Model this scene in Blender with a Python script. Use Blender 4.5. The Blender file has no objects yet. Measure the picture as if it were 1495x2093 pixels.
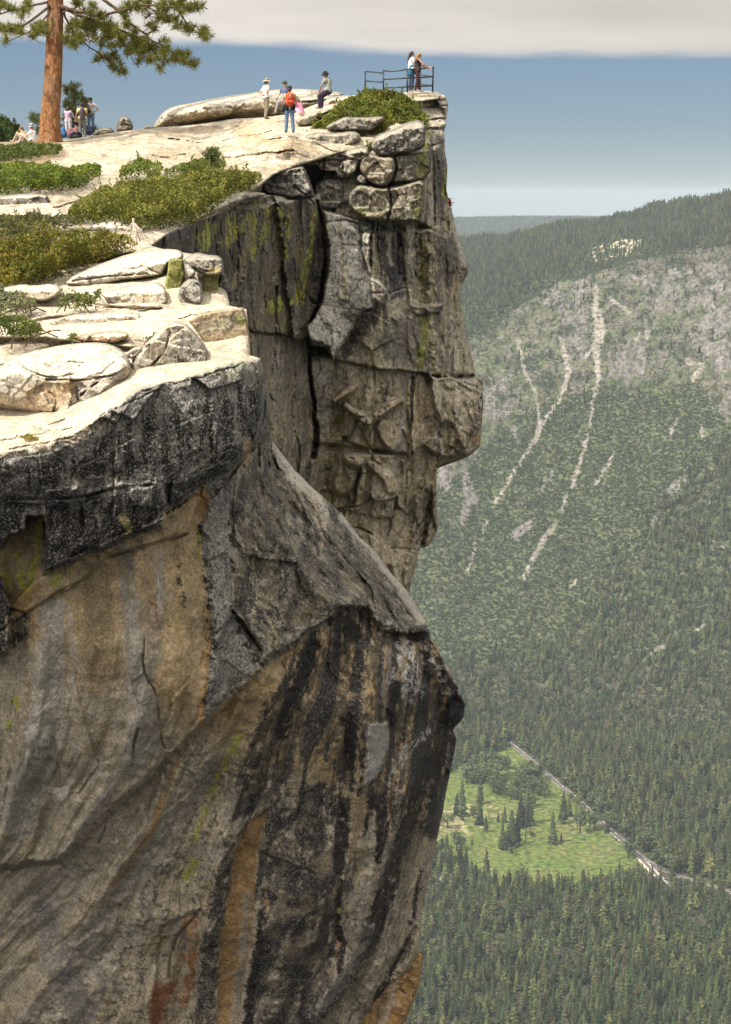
import bpy, math, random
import numpy as np
from mathutils import Vector, Matrix

random.seed(7)
RNG = np.random.default_rng(11)
scene = bpy.context.scene
COL = scene.collection

# ------------------------------------------------------------------ camera
# everything is measured in metres; the eye is the origin, +Y is the way it looks
PW, PH = 1495.0, 2093.0
FOC = 3905.0
PITCH = math.radians(9.4)
SP, CP = math.sin(PITCH), math.cos(PITCH)

def sight(x, y):
    """direction (unit step along the optical axis) of sight lines; x, y arrays"""
    x = np.asarray(x, float); y = np.asarray(y, float)
    u = (x - PW / 2) / FOC; v = (PH / 2 - y) / FOC
    return np.stack([u, CP + SP * v, -SP + CP * v], -1)

def at(x, y, d):
    return sight(x, y) * np.asarray(d, float)[..., None]

def pt(x, y, d):
    return Vector(at(x, y, d).tolist())

def project(P):
    P = np.asarray(P, float)
    d = P[..., 1] * CP - P[..., 2] * SP
    up = P[..., 1] * SP + P[..., 2] * CP
    return PW / 2 + FOC * P[..., 0] / d, PH / 2 - FOC * up / d

cam = bpy.data.cameras.new('camera')
cam_o = bpy.data.objects.new('camera', cam); COL.objects.link(cam_o)
cam.sensor_fit = 'VERTICAL'; cam.sensor_height = 36.0
cam.lens = 36.0 * FOC / PH
cam.clip_start = 0.5; cam.clip_end = 60000
cam_o.rotation_euler = (math.radians(90) - PITCH, 0, 0)
scene.camera = cam_o

# ------------------------------------------------------------------ noise
_prm = RNG.permutation(256); PRM = np.concatenate([_prm, _prm, _prm])
GR = np.array([[1,1,0],[-1,1,0],[1,-1,0],[-1,-1,0],[1,0,1],[-1,0,1],[1,0,-1],[-1,0,-1],
               [0,1,1],[0,-1,1],[0,1,-1],[0,-1,-1],[1,1,0],[-1,1,0],[0,-1,1],[0,-1,-1]], float)

def perlin(P):
    P = np.asarray(P, float)
    b = np.floor(P); f = P - b; i = b.astype(np.int64) & 255
    u = f * f * f * (f * (f * 6 - 15) + 10)
    out = 0
    for dx in (0, 1):
        wx = u[:, 0] if dx else 1 - u[:, 0]
        a = PRM[i[:, 0] + dx]
        for dy in (0, 1):
            wy = u[:, 1] if dy else 1 - u[:, 1]
            ab = PRM[a + ((i[:, 1] + dy) & 255)]
            for dz in (0, 1):
                wz = u[:, 2] if dz else 1 - u[:, 2]
                h = PRM[ab + ((i[:, 2] + dz) & 255)] & 15
                g = GR[h]
                out = out + wx * wy * wz * (g[:, 0] * (f[:, 0] - dx) + g[:, 1] * (f[:, 1] - dy) + g[:, 2] * (f[:, 2] - dz))
    return out

def fbm(P, s, octv=4, gain=0.5, off=0.0):
    """about -1..1; s = size of the largest feature in metres (number or 3-vector)"""
    Q = np.asarray(P, float) / np.asarray(s, float) + off * 17.37 + 3.1
    a, t, n = 1.0, 0.0, 0.0
    for k in range(octv):
        t = t + a * perlin(Q); n += a; a *= gain; Q = Q * 2.03 + 5.7
    return t / n * 1.7

def worley(P, s, seed=0):
    """nearest-cell data: F1, F2, vector to the cell point, 3 random numbers per cell"""
    Q = np.asarray(P, float) / np.asarray(s, float) + seed * 13.7 + 50.0
    b = np.floor(Q).astype(np.int64); n = len(Q)
    f1 = np.full(n, 9.0); f2 = np.full(n, 9.0); vec = np.zeros((n, 3)); idx = np.zeros(n, np.int64)
    for dx in (-1, 0, 1):
        for dy in (-1, 0, 1):
            for dz in (-1, 0, 1):
                c = b + (dx, dy, dz)
                h = PRM[PRM[PRM[c[:, 0] & 255] + (c[:, 1] & 255)] + (c[:, 2] & 255)]
                j = np.stack([PRM[h], PRM[h + 57], PRM[h + 131]], -1) / 255.0 * 0.9 + 0.05
                v = Q - (c + j); d = np.sqrt((v * v).sum(1))
                m = d < f1
                f2 = np.where(m, f1, np.minimum(f2, d))
                vec[m] = v[m]; idx[m] = h[m]; f1 = np.where(m, d, f1)
    r = np.stack([PRM[idx + 11], PRM[idx + 97], PRM[idx + 201]], -1) / 255.0
    return f1, f2, vec, r

def facets(P, s, tilt=1.0, step=0.5, seed=0):
    """fractured rock: every cell a tilted plane of its own; about -1..1"""
    f1, f2, v, r = worley(P, s, seed)
    g = (r - 0.5) * 2
    h = (v * g).sum(1) * tilt + (r[:, 0] - 0.5) * 2 * step
    return h, f2 - f1

def sstep(a, b, x):
    t = np.clip((x - a) / (b - a), 0, 1)
    return t * t * (3 - 2 * t)

# ------------------------------------------------------------------ outlines in the plane of sight
def chaikin(poly, n=1, closed=True):
    p = np.asarray(poly, float)
    for _ in range(n):
        if closed:
            q = np.roll(p, -1, 0)
            p = np.stack([p * .75 + q * .25, p * .25 + q * .75], 1).reshape(-1, 2)
        else:
            a, b = p[:-1], p[1:]
            m = np.stack([a * .75 + b * .25, a * .25 + b * .75], 1).reshape(-1, 2)
            p = np.concatenate([p[:1], m, p[-1:]])
    return p

def seg_dist(x, y, A, B):
    ax, ay = A; bx, by = B
    dx, dy = bx - ax, by - ay
    L = dx * dx + dy * dy + 1e-12
    t = np.clip(((x - ax) * dx + (y - ay) * dy) / L, 0, 1)
    qx, qy = ax + t * dx, ay + t * dy
    return np.hypot(x - qx, y - qy), qx, qy, t

def poly_sd(x, y, poly, want_near=False):
    """signed distance to a closed outline, inside positive"""
    p = np.asarray(poly, float); n = len(p)
    best = np.full(x.shape, 1e9); ins = np.zeros(x.shape, bool)
    nx = np.zeros(x.shape); ny = np.zeros(x.shape)
    for k in range(n):
        A, B = p[k], p[(k + 1) % n]
        d, qx, qy, _ = seg_dist(x, y, A, B)
        m = d < best
        best = np.where(m, d, best)
        if want_near:
            nx = np.where(m, qx, nx); ny = np.where(m, qy, ny)
        if A[1] != B[1]:
            c = ((A[1] > y) != (B[1] > y)) & (x < (B[0] - A[0]) * (y - A[1]) / (B[1] - A[1]) + A[0])
            ins ^= c
    sd = np.where(ins, best, -best)
    return (sd, nx, ny) if want_near else sd

def line_dist(x, y, line):
    """distance to an open line of (x, y) or (x, y, halfwidth); returns distance, half width there"""
    best = np.full(x.shape, 1e9); wid = np.zeros(x.shape)
    for a, b in zip(line[:-1], line[1:]):
        d, _, _, t = seg_dist(x, y, a[:2], b[:2])
        w = (a[2] * (1 - t) + b[2] * t) if len(a) > 2 else 0 * t
        k = (d - w) < (best - wid)
        best = np.where(k, d, best); wid = np.where(k, w, wid)
    return best, wid

def tps(ctrl):
    """thin-plate spline through (x, y, value) points -> function"""
    c = np.asarray(ctrl, float); X = c[:, :2] / 300.0; n = len(c)
    def U(r2): return 0.5 * r2 * np.log(r2 + 1e-9)
    K = U(((X[:, None] - X[None]) ** 2).sum(-1)) + np.eye(n) * 2e-3
    Pm = np.c_[np.ones(n), X]
    A = np.zeros((n + 3, n + 3)); A[:n, :n] = K; A[:n, n:] = Pm; A[n:, :n] = Pm.T
    sol = np.linalg.solve(A, np.r_[c[:, 2], 0, 0, 0])
    def f(x, y):
        q = np.stack([x, y], -1) / 300.0
        out = np.zeros(len(q))
        for s in range(0, len(q), 40000):
            k = slice(s, s + 40000)
            out[k] = U(((q[k][:, None] - X[None]) ** 2).sum(-1)) @ sol[:n] + sol[n] + q[k] @ sol[n + 1:]
        return out
    return f

# ------------------------------------------------------------------ objects
def tag(o, label=None, cat=None, group=None, kind=None):
    if label: o['label'] = label
    if cat: o['category'] = cat
    if group: o['group'] = group
    if kind: o['kind'] = kind
    return o

def empty(name, loc=(0, 0, 0), rz=0.0):
    o = bpy.data.objects.new(name, None); COL.objects.link(o)
    o.location = loc; o.rotation_euler = (0, 0, rz); o.empty_display_size = 0.2
    return o

def link_mesh(name, me, mat=None, parent=None):
    o = bpy.data.objects.new(name, me); COL.objects.link(o)
    if mat is not None:
        for m in (mat if isinstance(mat, (list, tuple)) else [mat]): me.materials.append(m)
    if parent is not None: o.parent = parent
    return o

def mesh_np(name, V, faces, col=None, smooth=True, extra=None):
    """V n x 3; faces: list of int arrays (m x 3 or m x 4)"""
    me = bpy.data.meshes.new(name)
    fs = [np.asarray(f, np.int32) for f in faces if len(f)]
    loops = np.concatenate([f.ravel() for f in fs])
    tot = np.concatenate([np.full(len(f), f.shape[1], np.int32) for f in fs])
    start = np.concatenate([[0], np.cumsum(tot)[:-1]]).astype(np.int32)
    me.vertices.add(len(V)); me.vertices.foreach_set('co', np.asarray(V, np.float32).ravel())
    me.loops.add(len(loops)); me.loops.foreach_set('vertex_index', loops)
    me.polygons.add(len(tot)); me.polygons.foreach_set('loop_start', start)
    try: me.polygons.foreach_set('loop_total', tot)
    except Exception: pass
    me.polygons.foreach_set('use_smooth', np.full(len(tot), smooth))
    if col is not None:
        a = me.color_attributes.new('Col', 'FLOAT_COLOR', 'POINT')
        c = np.ones((len(V), 4), np.float32); c[:, :3] = col
        a.data.foreach_set('color', c.ravel())
    for k, v in (extra or {}).items():
        a = me.attributes.new(k, 'FLOAT', 'POINT'); a.data.foreach_set('value', np.asarray(v, np.float32))
    me.update(calc_edges=True); me.validate()
    return me

def tube_np(path, radii, seg=8, cap=True):
    """a tapering tube along a path -> V, quads, tris"""
    p = np.asarray(path, float); n = len(p); r = np.broadcast_to(np.asarray(radii, float), (n,))
    t = np.gradient(p, axis=0) if n > 2 else np.repeat((p[-1:] - p[:1]), n, 0)
    t /= np.linalg.norm(t, axis=1, keepdims=True) + 1e-12
    ref = np.array([0, 0, 1.0]) if abs(t[0][2]) < 0.8 else np.array([1.0, 0, 0])
    V = []
    for k in range(n):
        a = np.cross(t[k], ref); a /= np.linalg.norm(a) + 1e-12; b = np.cross(t[k], a)
        th = np.arange(seg) * 2 * math.pi / seg
        V.append(p[k] + r[k] * (np.cos(th)[:, None] * a + np.sin(th)[:, None] * b))
    V = np.concatenate(V)
    Q = [[k * seg + j, k * seg + (j + 1) % seg, (k + 1) * seg + (j + 1) % seg, (k + 1) * seg + j] for k in range(n - 1) for j in range(seg)]
    T = []
    if cap:
        V = np.concatenate([V, p[:1], p[-1:]])
        c0, c1 = n * seg, n * seg + 1
        T = [[c0, (j + 1) % seg, j] for j in range(seg)] + [[c1, (n - 1) * seg + j, (n - 1) * seg + (j + 1) % seg] for j in range(seg)]
    return V, np.array(Q), np.array(T).reshape(-1, 3)

class Parts:
    """collects pieces of one mesh"""
    def __init__(s): s.V, s.Q, s.T, s.C, s.n = [], [], [], [], 0
    def add(s, V, Q=(), T=(), col=(1, 1, 1)):
        V = np.asarray(V, float)
        s.V.append(V)
        if len(Q): s.Q.append(np.asarray(Q) + s.n)
        if len(T): s.T.append(np.asarray(T) + s.n)
        c = np.empty((len(V), 3)); c[:] = col; s.C.append(c); s.n += len(V)
    def tube(s, path, radii, seg=8, col=(1, 1, 1)):
        V, Q, T = tube_np(path, radii, seg); s.add(V, Q, T, col)
    def box(s, c, h, col=(1, 1, 1), taper=1.0):
        c = np.asarray(c, float); hx, hy, hz = h
        V = [(sx * hx * (taper if sz > 0 else 1), sy * hy * (taper if sz > 0 else 1), sz * hz) for sz in (-1, 1) for sy in (-1, 1) for sx in (-1, 1)]
        s.add(np.array(V) + c, [[0, 2, 3, 1], [4, 5, 7, 6], [0, 1, 5, 4], [2, 6, 7, 3], [0, 4, 6, 2], [1, 3, 7, 5]], col=col)
    def ball(s, c, r, seg=10, ring=7, col=(1, 1, 1)):
        r = np.broadcast_to(np.asarray(r, float), (3,))
        V = []
        for i in range(1, ring):
            a = math.pi * i / ring
            for j in range(seg):
                b = 2 * math.pi * j / seg
                V.append((math.sin(a) * math.cos(b), math.sin(a) * math.sin(b), math.cos(a)))
        V += [(0, 0, 1), (0, 0, -1)]
        Q = [[i * seg + j, (i + 1) * seg + j, (i + 1) * seg + (j + 1) % seg, i * seg + (j + 1) % seg] for i in range(ring - 2) for j in range(seg)]
        n = (ring - 1) * seg
        T = [[n, j, (j + 1) % seg] for j in range(seg)] + [[n + 1, (ring - 2) * seg + (j + 1) % seg, (ring - 2) * seg + j] for j in range(seg)]
        s.add(np.array(V) * r + np.asarray(c, float), Q, T, col)
    def cap(s, a, b, ra, rb, seg=10, col=(1, 1, 1)):
        """a rounded, tapering limb piece"""
        a = np.asarray(a, float); b = np.asarray(b, float); t = b - a; L = np.linalg.norm(t) + 1e-9; t = t / L
        k = 4; path, rad = [], []
        for i in range(k):
            q = (i + .25) / k * math.pi / 2
            path.append(a - t * ra * math.cos(q)); rad.append(ra * math.sin(q))
        path += [a, b]; rad += [ra, rb]
        for i in range(k - 1, -1, -1):
            q = (i + .25) / k * math.pi / 2
            path.append(b + t * rb * math.cos(q)); rad.append(rb * math.sin(q))
        s.tube(path, rad, seg, col)
    def build(s, name, mat, parent=None, smooth=True):
        me = mesh_np(name, np.concatenate(s.V), [np.concatenate(s.Q) if s.Q else [], np.concatenate(s.T) if s.T else []], np.concatenate(s.C), smooth)
        return link_mesh(name, me, mat, parent)

def lin(r, g, b):
    """0..255 screen colour -> linear"""
    c = np.array([r, g, b], float) / 255
    return np.where(c <= .04045, c / 12.92, ((c + .055) / 1.055) ** 2.4)

# ------------------------------------------------------------------ materials
def new_mat(name):
    m = bpy.data.materials.new(name); m.use_nodes = True
    nt = m.node_tree; nt.nodes.clear()
    out = nt.nodes.new('ShaderNodeOutputMaterial'); b = nt.nodes.new('ShaderNodeBsdfPrincipled')
    nt.links.new(b.outputs[0], out.inputs[0])
    return m, nt, b

def nd(nt, t, **kw):
    n = nt.nodes.new(t)
    for k, v in kw.items(): setattr(n, k, v)
    return n

def mat_rock(name, grain=0.05, bump=0.5, speck=True):
    """granite: the painted mineral and lichen colour, broken by grains, pits and crusts"""
    m, nt, b = new_mat(name); L = nt.links.new
    at_ = nd(nt, 'ShaderNodeAttribute', attribute_name='Col')
    sp = nd(nt, 'ShaderNodeAttribute', attribute_name='speck')
    tc = nd(nt, 'ShaderNodeTexCoord')
    def noise(scale, det, rough=0.6, sc=(1, 1, 1)):
        mp = nd(nt, 'ShaderNodeMapping'); mp.inputs['Scale'].default_value = sc
        L(tc.outputs['Object'], mp.inputs[0])
        n = nd(nt, 'ShaderNodeTexNoise'); n.inputs['Scale'].default_value = scale
        n.inputs['Detail'].default_value = det; n.inputs['Roughness'].default_value = rough
        L(mp.outputs[0], n.inputs['Vector']); return n
    n1 = noise(1 / grain / 2.2, 5, 0.75)
    n2 = noise(1 / grain / 9, 5, 0.7)
    r1 = nd(nt, 'ShaderNodeMapRange'); r1.inputs[1].default_value = .3; r1.inputs[2].default_value = .7
    r1.inputs[3].default_value = .42; r1.inputs[4].default_value = 1.56; L(n1.outputs[0], r1.inputs[0])
    r2 = nd(nt, 'ShaderNodeMapRange'); r2.inputs[1].default_value = .3; r2.inputs[2].default_value = .7
    r2.inputs[3].default_value = .66; r2.inputs[4].default_value = 1.32; L(n2.outputs[0], r2.inputs[0])
    mu = nd(nt, 'ShaderNodeMath', operation='MULTIPLY'); L(r1.outputs[0], mu.inputs[0]); L(r2.outputs[0], mu.inputs[1])
    vm = nd(nt, 'ShaderNodeVectorMath', operation='SCALE'); L(at_.outputs['Color'], vm.inputs[0]); L(mu.outputs[0], vm.inputs['Scale'])
    # pale crust lichen and dark lichen in grains, as much of them as 'speck' says
    n3 = noise(1 / grain / 1.7, 4, 0.75, (1, 1, .85))
    a = nd(nt, 'ShaderNodeMapRange'); a.inputs[1].default_value = .53; a.inputs[2].default_value = .60; L(n3.outputs[0], a.inputs[0])
    am = nd(nt, 'ShaderNodeMath', operation='MULTIPLY'); L(a.outputs[0], am.inputs[0]); L(sp.outputs['Fac'], am.inputs[1])
    mx = nd(nt, 'ShaderNodeMix', data_type='RGBA'); L(am.outputs[0], mx.inputs[0]); L(vm.outputs[0], mx.inputs[6]); mx.inputs[7].default_value = (.47, .44, .37, 1)
    n4 = noise(1 / grain / 2.1, 4, 0.75, (1.13, 1, .8))
    d = nd(nt, 'ShaderNodeMapRange'); d.inputs[1].default_value = .51; d.inputs[2].default_value = .58; L(n4.outputs[0], d.inputs[0])
    dm = nd(nt, 'ShaderNodeMath', operation='MULTIPLY'); L(d.outputs[0], dm.inputs[0]); L(sp.outputs['Fac'], dm.inputs[1])
    mx2 = nd(nt, 'ShaderNodeMix', data_type='RGBA'); L(dm.outputs[0], mx2.inputs[0]); L(mx.outputs[2], mx2.inputs[6]); mx2.inputs[7].default_value = (.022, .02, .02, 1)
    L(mx2.outputs[2], b.inputs['Base Color'])
    b.inputs['Roughness'].default_value = .85; b.inputs['Specular IOR Level'].default_value = .25
    bp = nd(nt, 'ShaderNodeBump'); bp.inputs['Strength'].default_value = bump; bp.inputs['Distance'].default_value = grain * 2.0
    n5 = noise(1 / grain / 3, 6, 0.65); L(n5.outputs[0], bp.inputs['Height']); L(bp.outputs[0], b.inputs['Normal'])
    return m

def mat_plain(name, col, rough=.8, var=.25, scale=20.0, spec=.3, metal=0.0):
    m, nt, b = new_mat(name); L = nt.links.new
    tc = nd(nt, 'ShaderNodeTexCoord'); n = nd(nt, 'ShaderNodeTexNoise'); n.inputs['Scale'].default_value = scale; n.inputs['Detail'].default_value = 4
    L(tc.outputs['Object'], n.inputs['Vector'])
    r = nd(nt, 'ShaderNodeMapRange'); r.inputs[1].default_value = .3; r.inputs[2].default_value = .7; r.inputs[3].default_value = 1 - var; r.inputs[4].default_value = 1 + var
    L(n.outputs[0], r.inputs[0])
    vm = nd(nt, 'ShaderNodeVectorMath', operation='SCALE'); vm.inputs[0].default_value = tuple(col)[:3]; L(r.outputs[0], vm.inputs['Scale'])
    L(vm.outputs[0], b.inputs['Base Color'])
    b.inputs['Roughness'].default_value = rough; b.inputs['Specular IOR Level'].default_value = spec; b.inputs['Metallic'].default_value = metal
    return m

def mat_vcol(name, rough=.8, var=.25, scale=20.0, spec=.25, trans=0.0, rnd=0.0, hue=0.0):
    """colour stored with the mesh, broken by noise; leaves let some light through; rnd = difference between instances"""
    m, nt, b = new_mat(name); L = nt.links.new
    at_ = nd(nt, 'ShaderNodeAttribute', attribute_name='Col')
    tc = nd(nt, 'ShaderNodeTexCoord'); n = nd(nt, 'ShaderNodeTexNoise'); n.inputs['Scale'].default_value = scale; n.inputs['Detail'].default_value = 3
    L(tc.outputs['Object'], n.inputs['Vector'])
    r = nd(nt, 'ShaderNodeMapRange'); r.inputs[1].default_value = .3; r.inputs[2].default_value = .7; r.inputs[3].default_value = 1 - var; r.inputs[4].default_value = 1 + var
    L(n.outputs[0], r.inputs[0]); fac = r.outputs[0]
    vm = nd(nt, 'ShaderNodeVectorMath', operation='SCALE'); L(at_.outputs['Color'], vm.inputs[0]); L(fac, vm.inputs['Scale'])
    res = vm.outputs[0]
    if rnd:
        oi = nd(nt, 'ShaderNodeObjectInfo')
        r2 = nd(nt, 'ShaderNodeMapRange'); r2.inputs[3].default_value = 1 - rnd; r2.inputs[4].default_value = 1 + rnd; L(oi.outputs['Random'], r2.inputs[0])
        v2 = nd(nt, 'ShaderNodeVectorMath', operation='SCALE'); L(res, v2.inputs[0]); L(r2.outputs[0], v2.inputs['Scale']); res = v2.outputs[0]
        if hue:
            w = nd(nt, 'ShaderNodeMath', operation='MULTIPLY'); w.inputs[1].default_value = 7.31; L(oi.outputs['Random'], w.inputs[0])
            w2 = nd(nt, 'ShaderNodeMath', operation='FRACT'); L(w.outputs[0], w2.inputs[0])
            r3 = nd(nt, 'ShaderNodeMapRange'); r3.inputs[3].default_value = .5 - hue; r3.inputs[4].default_value = .5 + hue; L(w2.outputs[0], r3.inputs[0])
            hs = nd(nt, 'ShaderNodeHueSaturation'); L(res, hs.inputs['Color']); L(r3.outputs[0], hs.inputs['Hue']); res = hs.outputs[0]
    L(res, b.inputs['Base Color'])
    b.inputs['Roughness'].default_value = rough; b.inputs['Specular IOR Level'].default_value = spec
    if trans:
        t = nd(nt, 'ShaderNodeBsdfTranslucent'); L(res, t.inputs[0])
        ms = nd(nt, 'ShaderNodeMixShader'); ms.inputs[0].default_value = trans
        out = [x for x in nt.nodes if x.type == 'OUTPUT_MATERIAL'][0]
        L(b.outputs[0], ms.inputs[1]); L(t.outputs[0], ms.inputs[2]); L(ms.outputs[0], out.inputs[0])
    return m

# ------------------------------------------------------------------ rock bodies
class Sheet:
    """A rock body's visible side on a fine net: pixel-plane coordinates x, y, distance d, then world points.
    relief() closes it behind into a solid of real thickness."""
    def __init__(s, outline, step, pad=0):
        s.poly = np.asarray(outline, float); lo = s.poly.min(0) - step * 2; hi = s.poly.max(0) + step * 2
        gx = np.arange(lo[0], hi[0] + step, step); gy = np.arange(lo[1], hi[1] + step, step)
        X, Y = np.meshgrid(gx, gy); sh = X.shape
        sd, nx, ny = poly_sd(X.ravel(), Y.ravel(), s.poly, True)
        keep = sd > -step * .95
        K = keep.reshape(sh); I = sd.reshape(sh) > step * .05
        cell = K[:-1, :-1] & K[1:, :-1] & K[:-1, 1:] & K[1:, 1:]
        cnt = I[:-1, :-1].astype(int) + I[1:, :-1] + I[:-1, 1:] + I[1:, 1:]
        cell &= cnt >= 1
        idx = np.arange(X.size).reshape(sh)
        q = np.stack([idx[:-1, :-1][cell], idx[1:, :-1][cell], idx[1:, 1:][cell], idx[:-1, 1:][cell]], -1)
        used = np.zeros(X.size, bool); used[q.ravel()] = True
        remap = np.cumsum(used) - 1
        s.Q = remap[q]
        out = sd < 0
        xs = np.where(out, nx, X.ravel()); ys = np.where(out, ny, Y.ravel())
        s.x = xs[used]; s.y = ys[used]; s.sd = np.maximum(sd[used], 0)
        s.d = np.zeros(len(s.x)); s.step = step
    def world(s): s.P = at(s.x, s.y, s.d); return s.P
    # sculpting, all in metres along the line of sight (negative = towards the eye)
    def wob(s, amp, size, k=0, i=None):
        """a wavering offset in outline units, so that edges are not ruled"""
        x = s.x if i is None else s.x[i]; y = s.y if i is None else s.y[i]
        B = np.stack([x, y, 0 * x + k * 31.7], -1)
        return fbm(B, size, 3, .55) * amp
    def near(s, pts, m):
        q = np.asarray([a[:2] for a in pts], float); lo = q.min(0) - m; hi = q.max(0) + m
        return np.nonzero((s.x > lo[0]) & (s.x < hi[0]) & (s.y > lo[1]) & (s.y < hi[1]))[0]
    def patch(s, poly, amt, w=4, wob=3.0, k=1):
        i = s.near(poly, w + wob * 2 + 2)
        sd = poly_sd(s.x[i], s.y[i], poly) + s.wob(wob, 45, k, i) + s.wob(wob * .7, 13, k + 5, i)
        m = sstep(-w, w, sd); s.d[i] += amt * m
    def crack(s, line, depth=.5, w=3.0, wob=2.5, k=2):
        if len(line) > 2:                             # no ruled corners
            q_ = np.array([tuple(p_) + (0,) * (3 - len(p_)) for p_ in line], float)
            for _ in range(2):
                m_ = np.stack([q_[:-1] * .75 + q_[1:] * .25, q_[:-1] * .25 + q_[1:] * .75], 1).reshape(-1, 3); q_ = np.concatenate([q_[:1], m_, q_[-1:]])
            line = [tuple(r_) for r_ in q_]
        i = s.near(line, w + wob * 2 + 2 + max([a[2] if len(a) > 2 else 0 for a in line]))
        d, hw = line_dist(s.x[i] + s.wob(wob, 40, k, i), s.y[i] + s.wob(wob, 40, k + 9, i), line)
        m = 1 - sstep(0, 1, np.maximum(d - hw, 0) / w)
        if 0 < depth < .35: m = m * np.clip(.75 + s.wob(.9, 30, k + 21, i), 0, 1.2)   # fine joints open and close
        s.d[i] += depth * m
    def roundback(s, R, amt, p=2.0):
        t = np.clip(1 - s.sd / R, 0, 1); s.d += amt * (1 - np.sqrt(np.maximum(1 - t ** p, 0)))
    def normals(s):
        P = s.P; q = s.Q
        n = np.cross(P[q[:, 2]] - P[q[:, 0]], P[q[:, 3]] - P[q[:, 1]])
        N = np.zeros_like(P)
        for k in range(4): np.add.at(N, q[:, k], n)
        N /= np.linalg.norm(N, axis=1, keepdims=True) + 1e-12
        fl = (N * P).sum(1) > 0
        N[fl] *= -1
        return N
    def close(s, name, mat, col, speck, back=3.0, shrink=.2, parent=None, drop=0.0):
        P = s.P; Q = s.Q; n = len(P)
        e = np.concatenate([Q[:, [0, 1]], Q[:, [1, 2]], Q[:, [2, 3]], Q[:, [3, 0]]])
        key = np.sort(e, 1); code = key[:, 0].astype(np.int64) * (n + 1) + key[:, 1]
        u, inv, c = np.unique(code, return_inverse=True, return_counts=True)
        be = e[c[inv] == 1]
        bv = np.unique(be); m = len(bv); pos = np.full(n, -1); pos[bv] = np.arange(m)
        cen = P[bv].mean(0)
        away = P[bv] / np.linalg.norm(P[bv], axis=1, keepdims=True)
        r1 = P[bv] + away * back * .35 + (cen - P[bv]) * shrink * .12 * [1, 0, 1]
        r2 = P[bv] + away * back + (cen - P[bv]) * shrink * [1, 0, 1] - [0, 0, drop]
        cb = r2.mean(0)[None]
        V = np.concatenate([P, r1, r2, cb])
        a, b = be[:, 0], be[:, 1]
        f1 = np.stack([b, a, n + pos[a], n + pos[b]], -1)
        f2 = np.stack([n + pos[b], n + pos[a], n + m + pos[a], n + m + pos[b]], -1)
        f3 = np.stack([n + m + pos[b], n + m + pos[a], np.full(len(a), n + 2 * m)], -1)
        C = np.concatenate([col, col[bv], col[bv], col[bv].mean(0)[None]])
        S = np.concatenate([speck, speck[bv], speck[bv], [speck.mean()]])
        me = mesh_np(name, V, [np.concatenate([Q, f1, f2]), f3], np.clip(C, .004, .95), True, {'speck': np.clip(S, 0, 1)})
        return link_mesh(name, me, mat, parent)

class Paint:
    """stains, lichens, minerals and some painted shade, as vertex colours"""
    def __init__(s, sh, base):
        s.x, s.y, s.P = sh.x, sh.y, sh.P; s.sh = sh
        s.c = np.empty((len(s.x), 3)); s.c[:] = base; s.k = 0; s.tex = None; s.grow = 1.0
        s.sp = np.zeros(len(s.x))
    def mix(s, m, rgb):
        m = np.clip(m, 0, 1)[:, None]; s.c = s.c * (1 - m) + np.asarray(rgb) * m
    def put(s, i, m, rgb, brk, speck):
        if brk is not None: m = m * brk[i]
        if s.tex is not None: m = sstep(.36, .60, m + s.tex[i] * .42 * sstep(0, .12, m)) * (.25 + .75 * sstep(0, .9, m))
        m = np.clip(m, 0, 1)
        if rgb is not None: s.c[i] = s.c[i] * (1 - m[:, None]) + np.asarray(rgb) * m[:, None]
        if speck is not None: s.sp[i] = s.sp[i] * (1 - m) + speck * m
        out = np.zeros(len(s.x)); out[i] = m
        return out
    def poly(s, poly, rgb, w=6, wob=10, size=40, op=1.0, brk=None, speck=None):
        s.k += 1
        i = s.sh.near(poly, w * s.grow + wob * 3)
        sd = poly_sd(s.x[i], s.y[i], poly) + s.sh.wob(wob, size, s.k, i) + s.sh.wob(wob * .5, size * .2, s.k + 50, i)
        g = s.grow; return s.put(i, sstep(-w * g, w * g, sd) * op, rgb, brk, speck)
    def line(s, line, rgb, w=5, wob=6, size=40, op=1.0, brk=None, speck=None):
        s.k += 1
        i = s.sh.near(line, w * s.grow + wob * 3 + max([a[2] if len(a) > 2 else 0 for a in line]))
        d, hw = line_dist(s.x[i] + s.sh.wob(wob, size, s.k, i), s.y[i] + s.sh.wob(wob, size, s.k + 77, i), line)
        d = d + s.sh.wob(wob * .6, size * .2, s.k + 31, i)
        g = s.grow; return s.put(i, (1 - sstep(-w * .5 * g, w * g, d - hw)) * op, rgb, brk, speck)
    def streak(s, ang=0.0, wide=.5, long=4.0, off=0, lo=0.0, hi=.35, octv=5):
        """mask of long runs of stain, ang = lean of the runs from vertical (radians)"""
        ca, sa = math.cos(ang), math.sin(ang)
        a = s.P[:, 0] * ca + s.P[:, 2] * sa; b = -s.P[:, 0] * sa + s.P[:, 2] * ca
        n = fbm(np.stack([a / wide, s.P[:, 1] * 0 + off * 5.3, b / long], -1), 1.0, octv, .6, off)
        return sstep(lo, hi, n)
    def blot(s, size, off=0, lo=0.0, hi=.3, octv=5):
        return sstep(lo, hi, fbm(s.P, size, octv, .6, off))
# ------------------------------------------------------------------ granite: cliffs, terraces, boulders
M_ROCK_NEAR = mat_rock('granite_close', .024, .6)
M_ROCK_FAR = mat_rock('granite_weathered', .065, .9)

BLACK = np.array([.022, .020, .019]); CREAM = np.array([.62, .555, .44]); GREY = np.array([.27, .255, .225])
TAN = np.array([.34, .262, .15]); OCHRE = np.array([.38, .225, .09]); RUST = np.array([.22, .085, .03])
LICH = np.array([.33, .34, .05]); LICH2 = np.array([.42, .43, .12]); UMBER = np.array([.19, .145, .085]); PALE = np.array([.47, .43, .36])
LILAC = np.array([.29, .262, .25])

def ypl(x, line):
    l = np.array(line, float); return np.interp(x, l[:, 0], l[:, 1])

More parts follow.
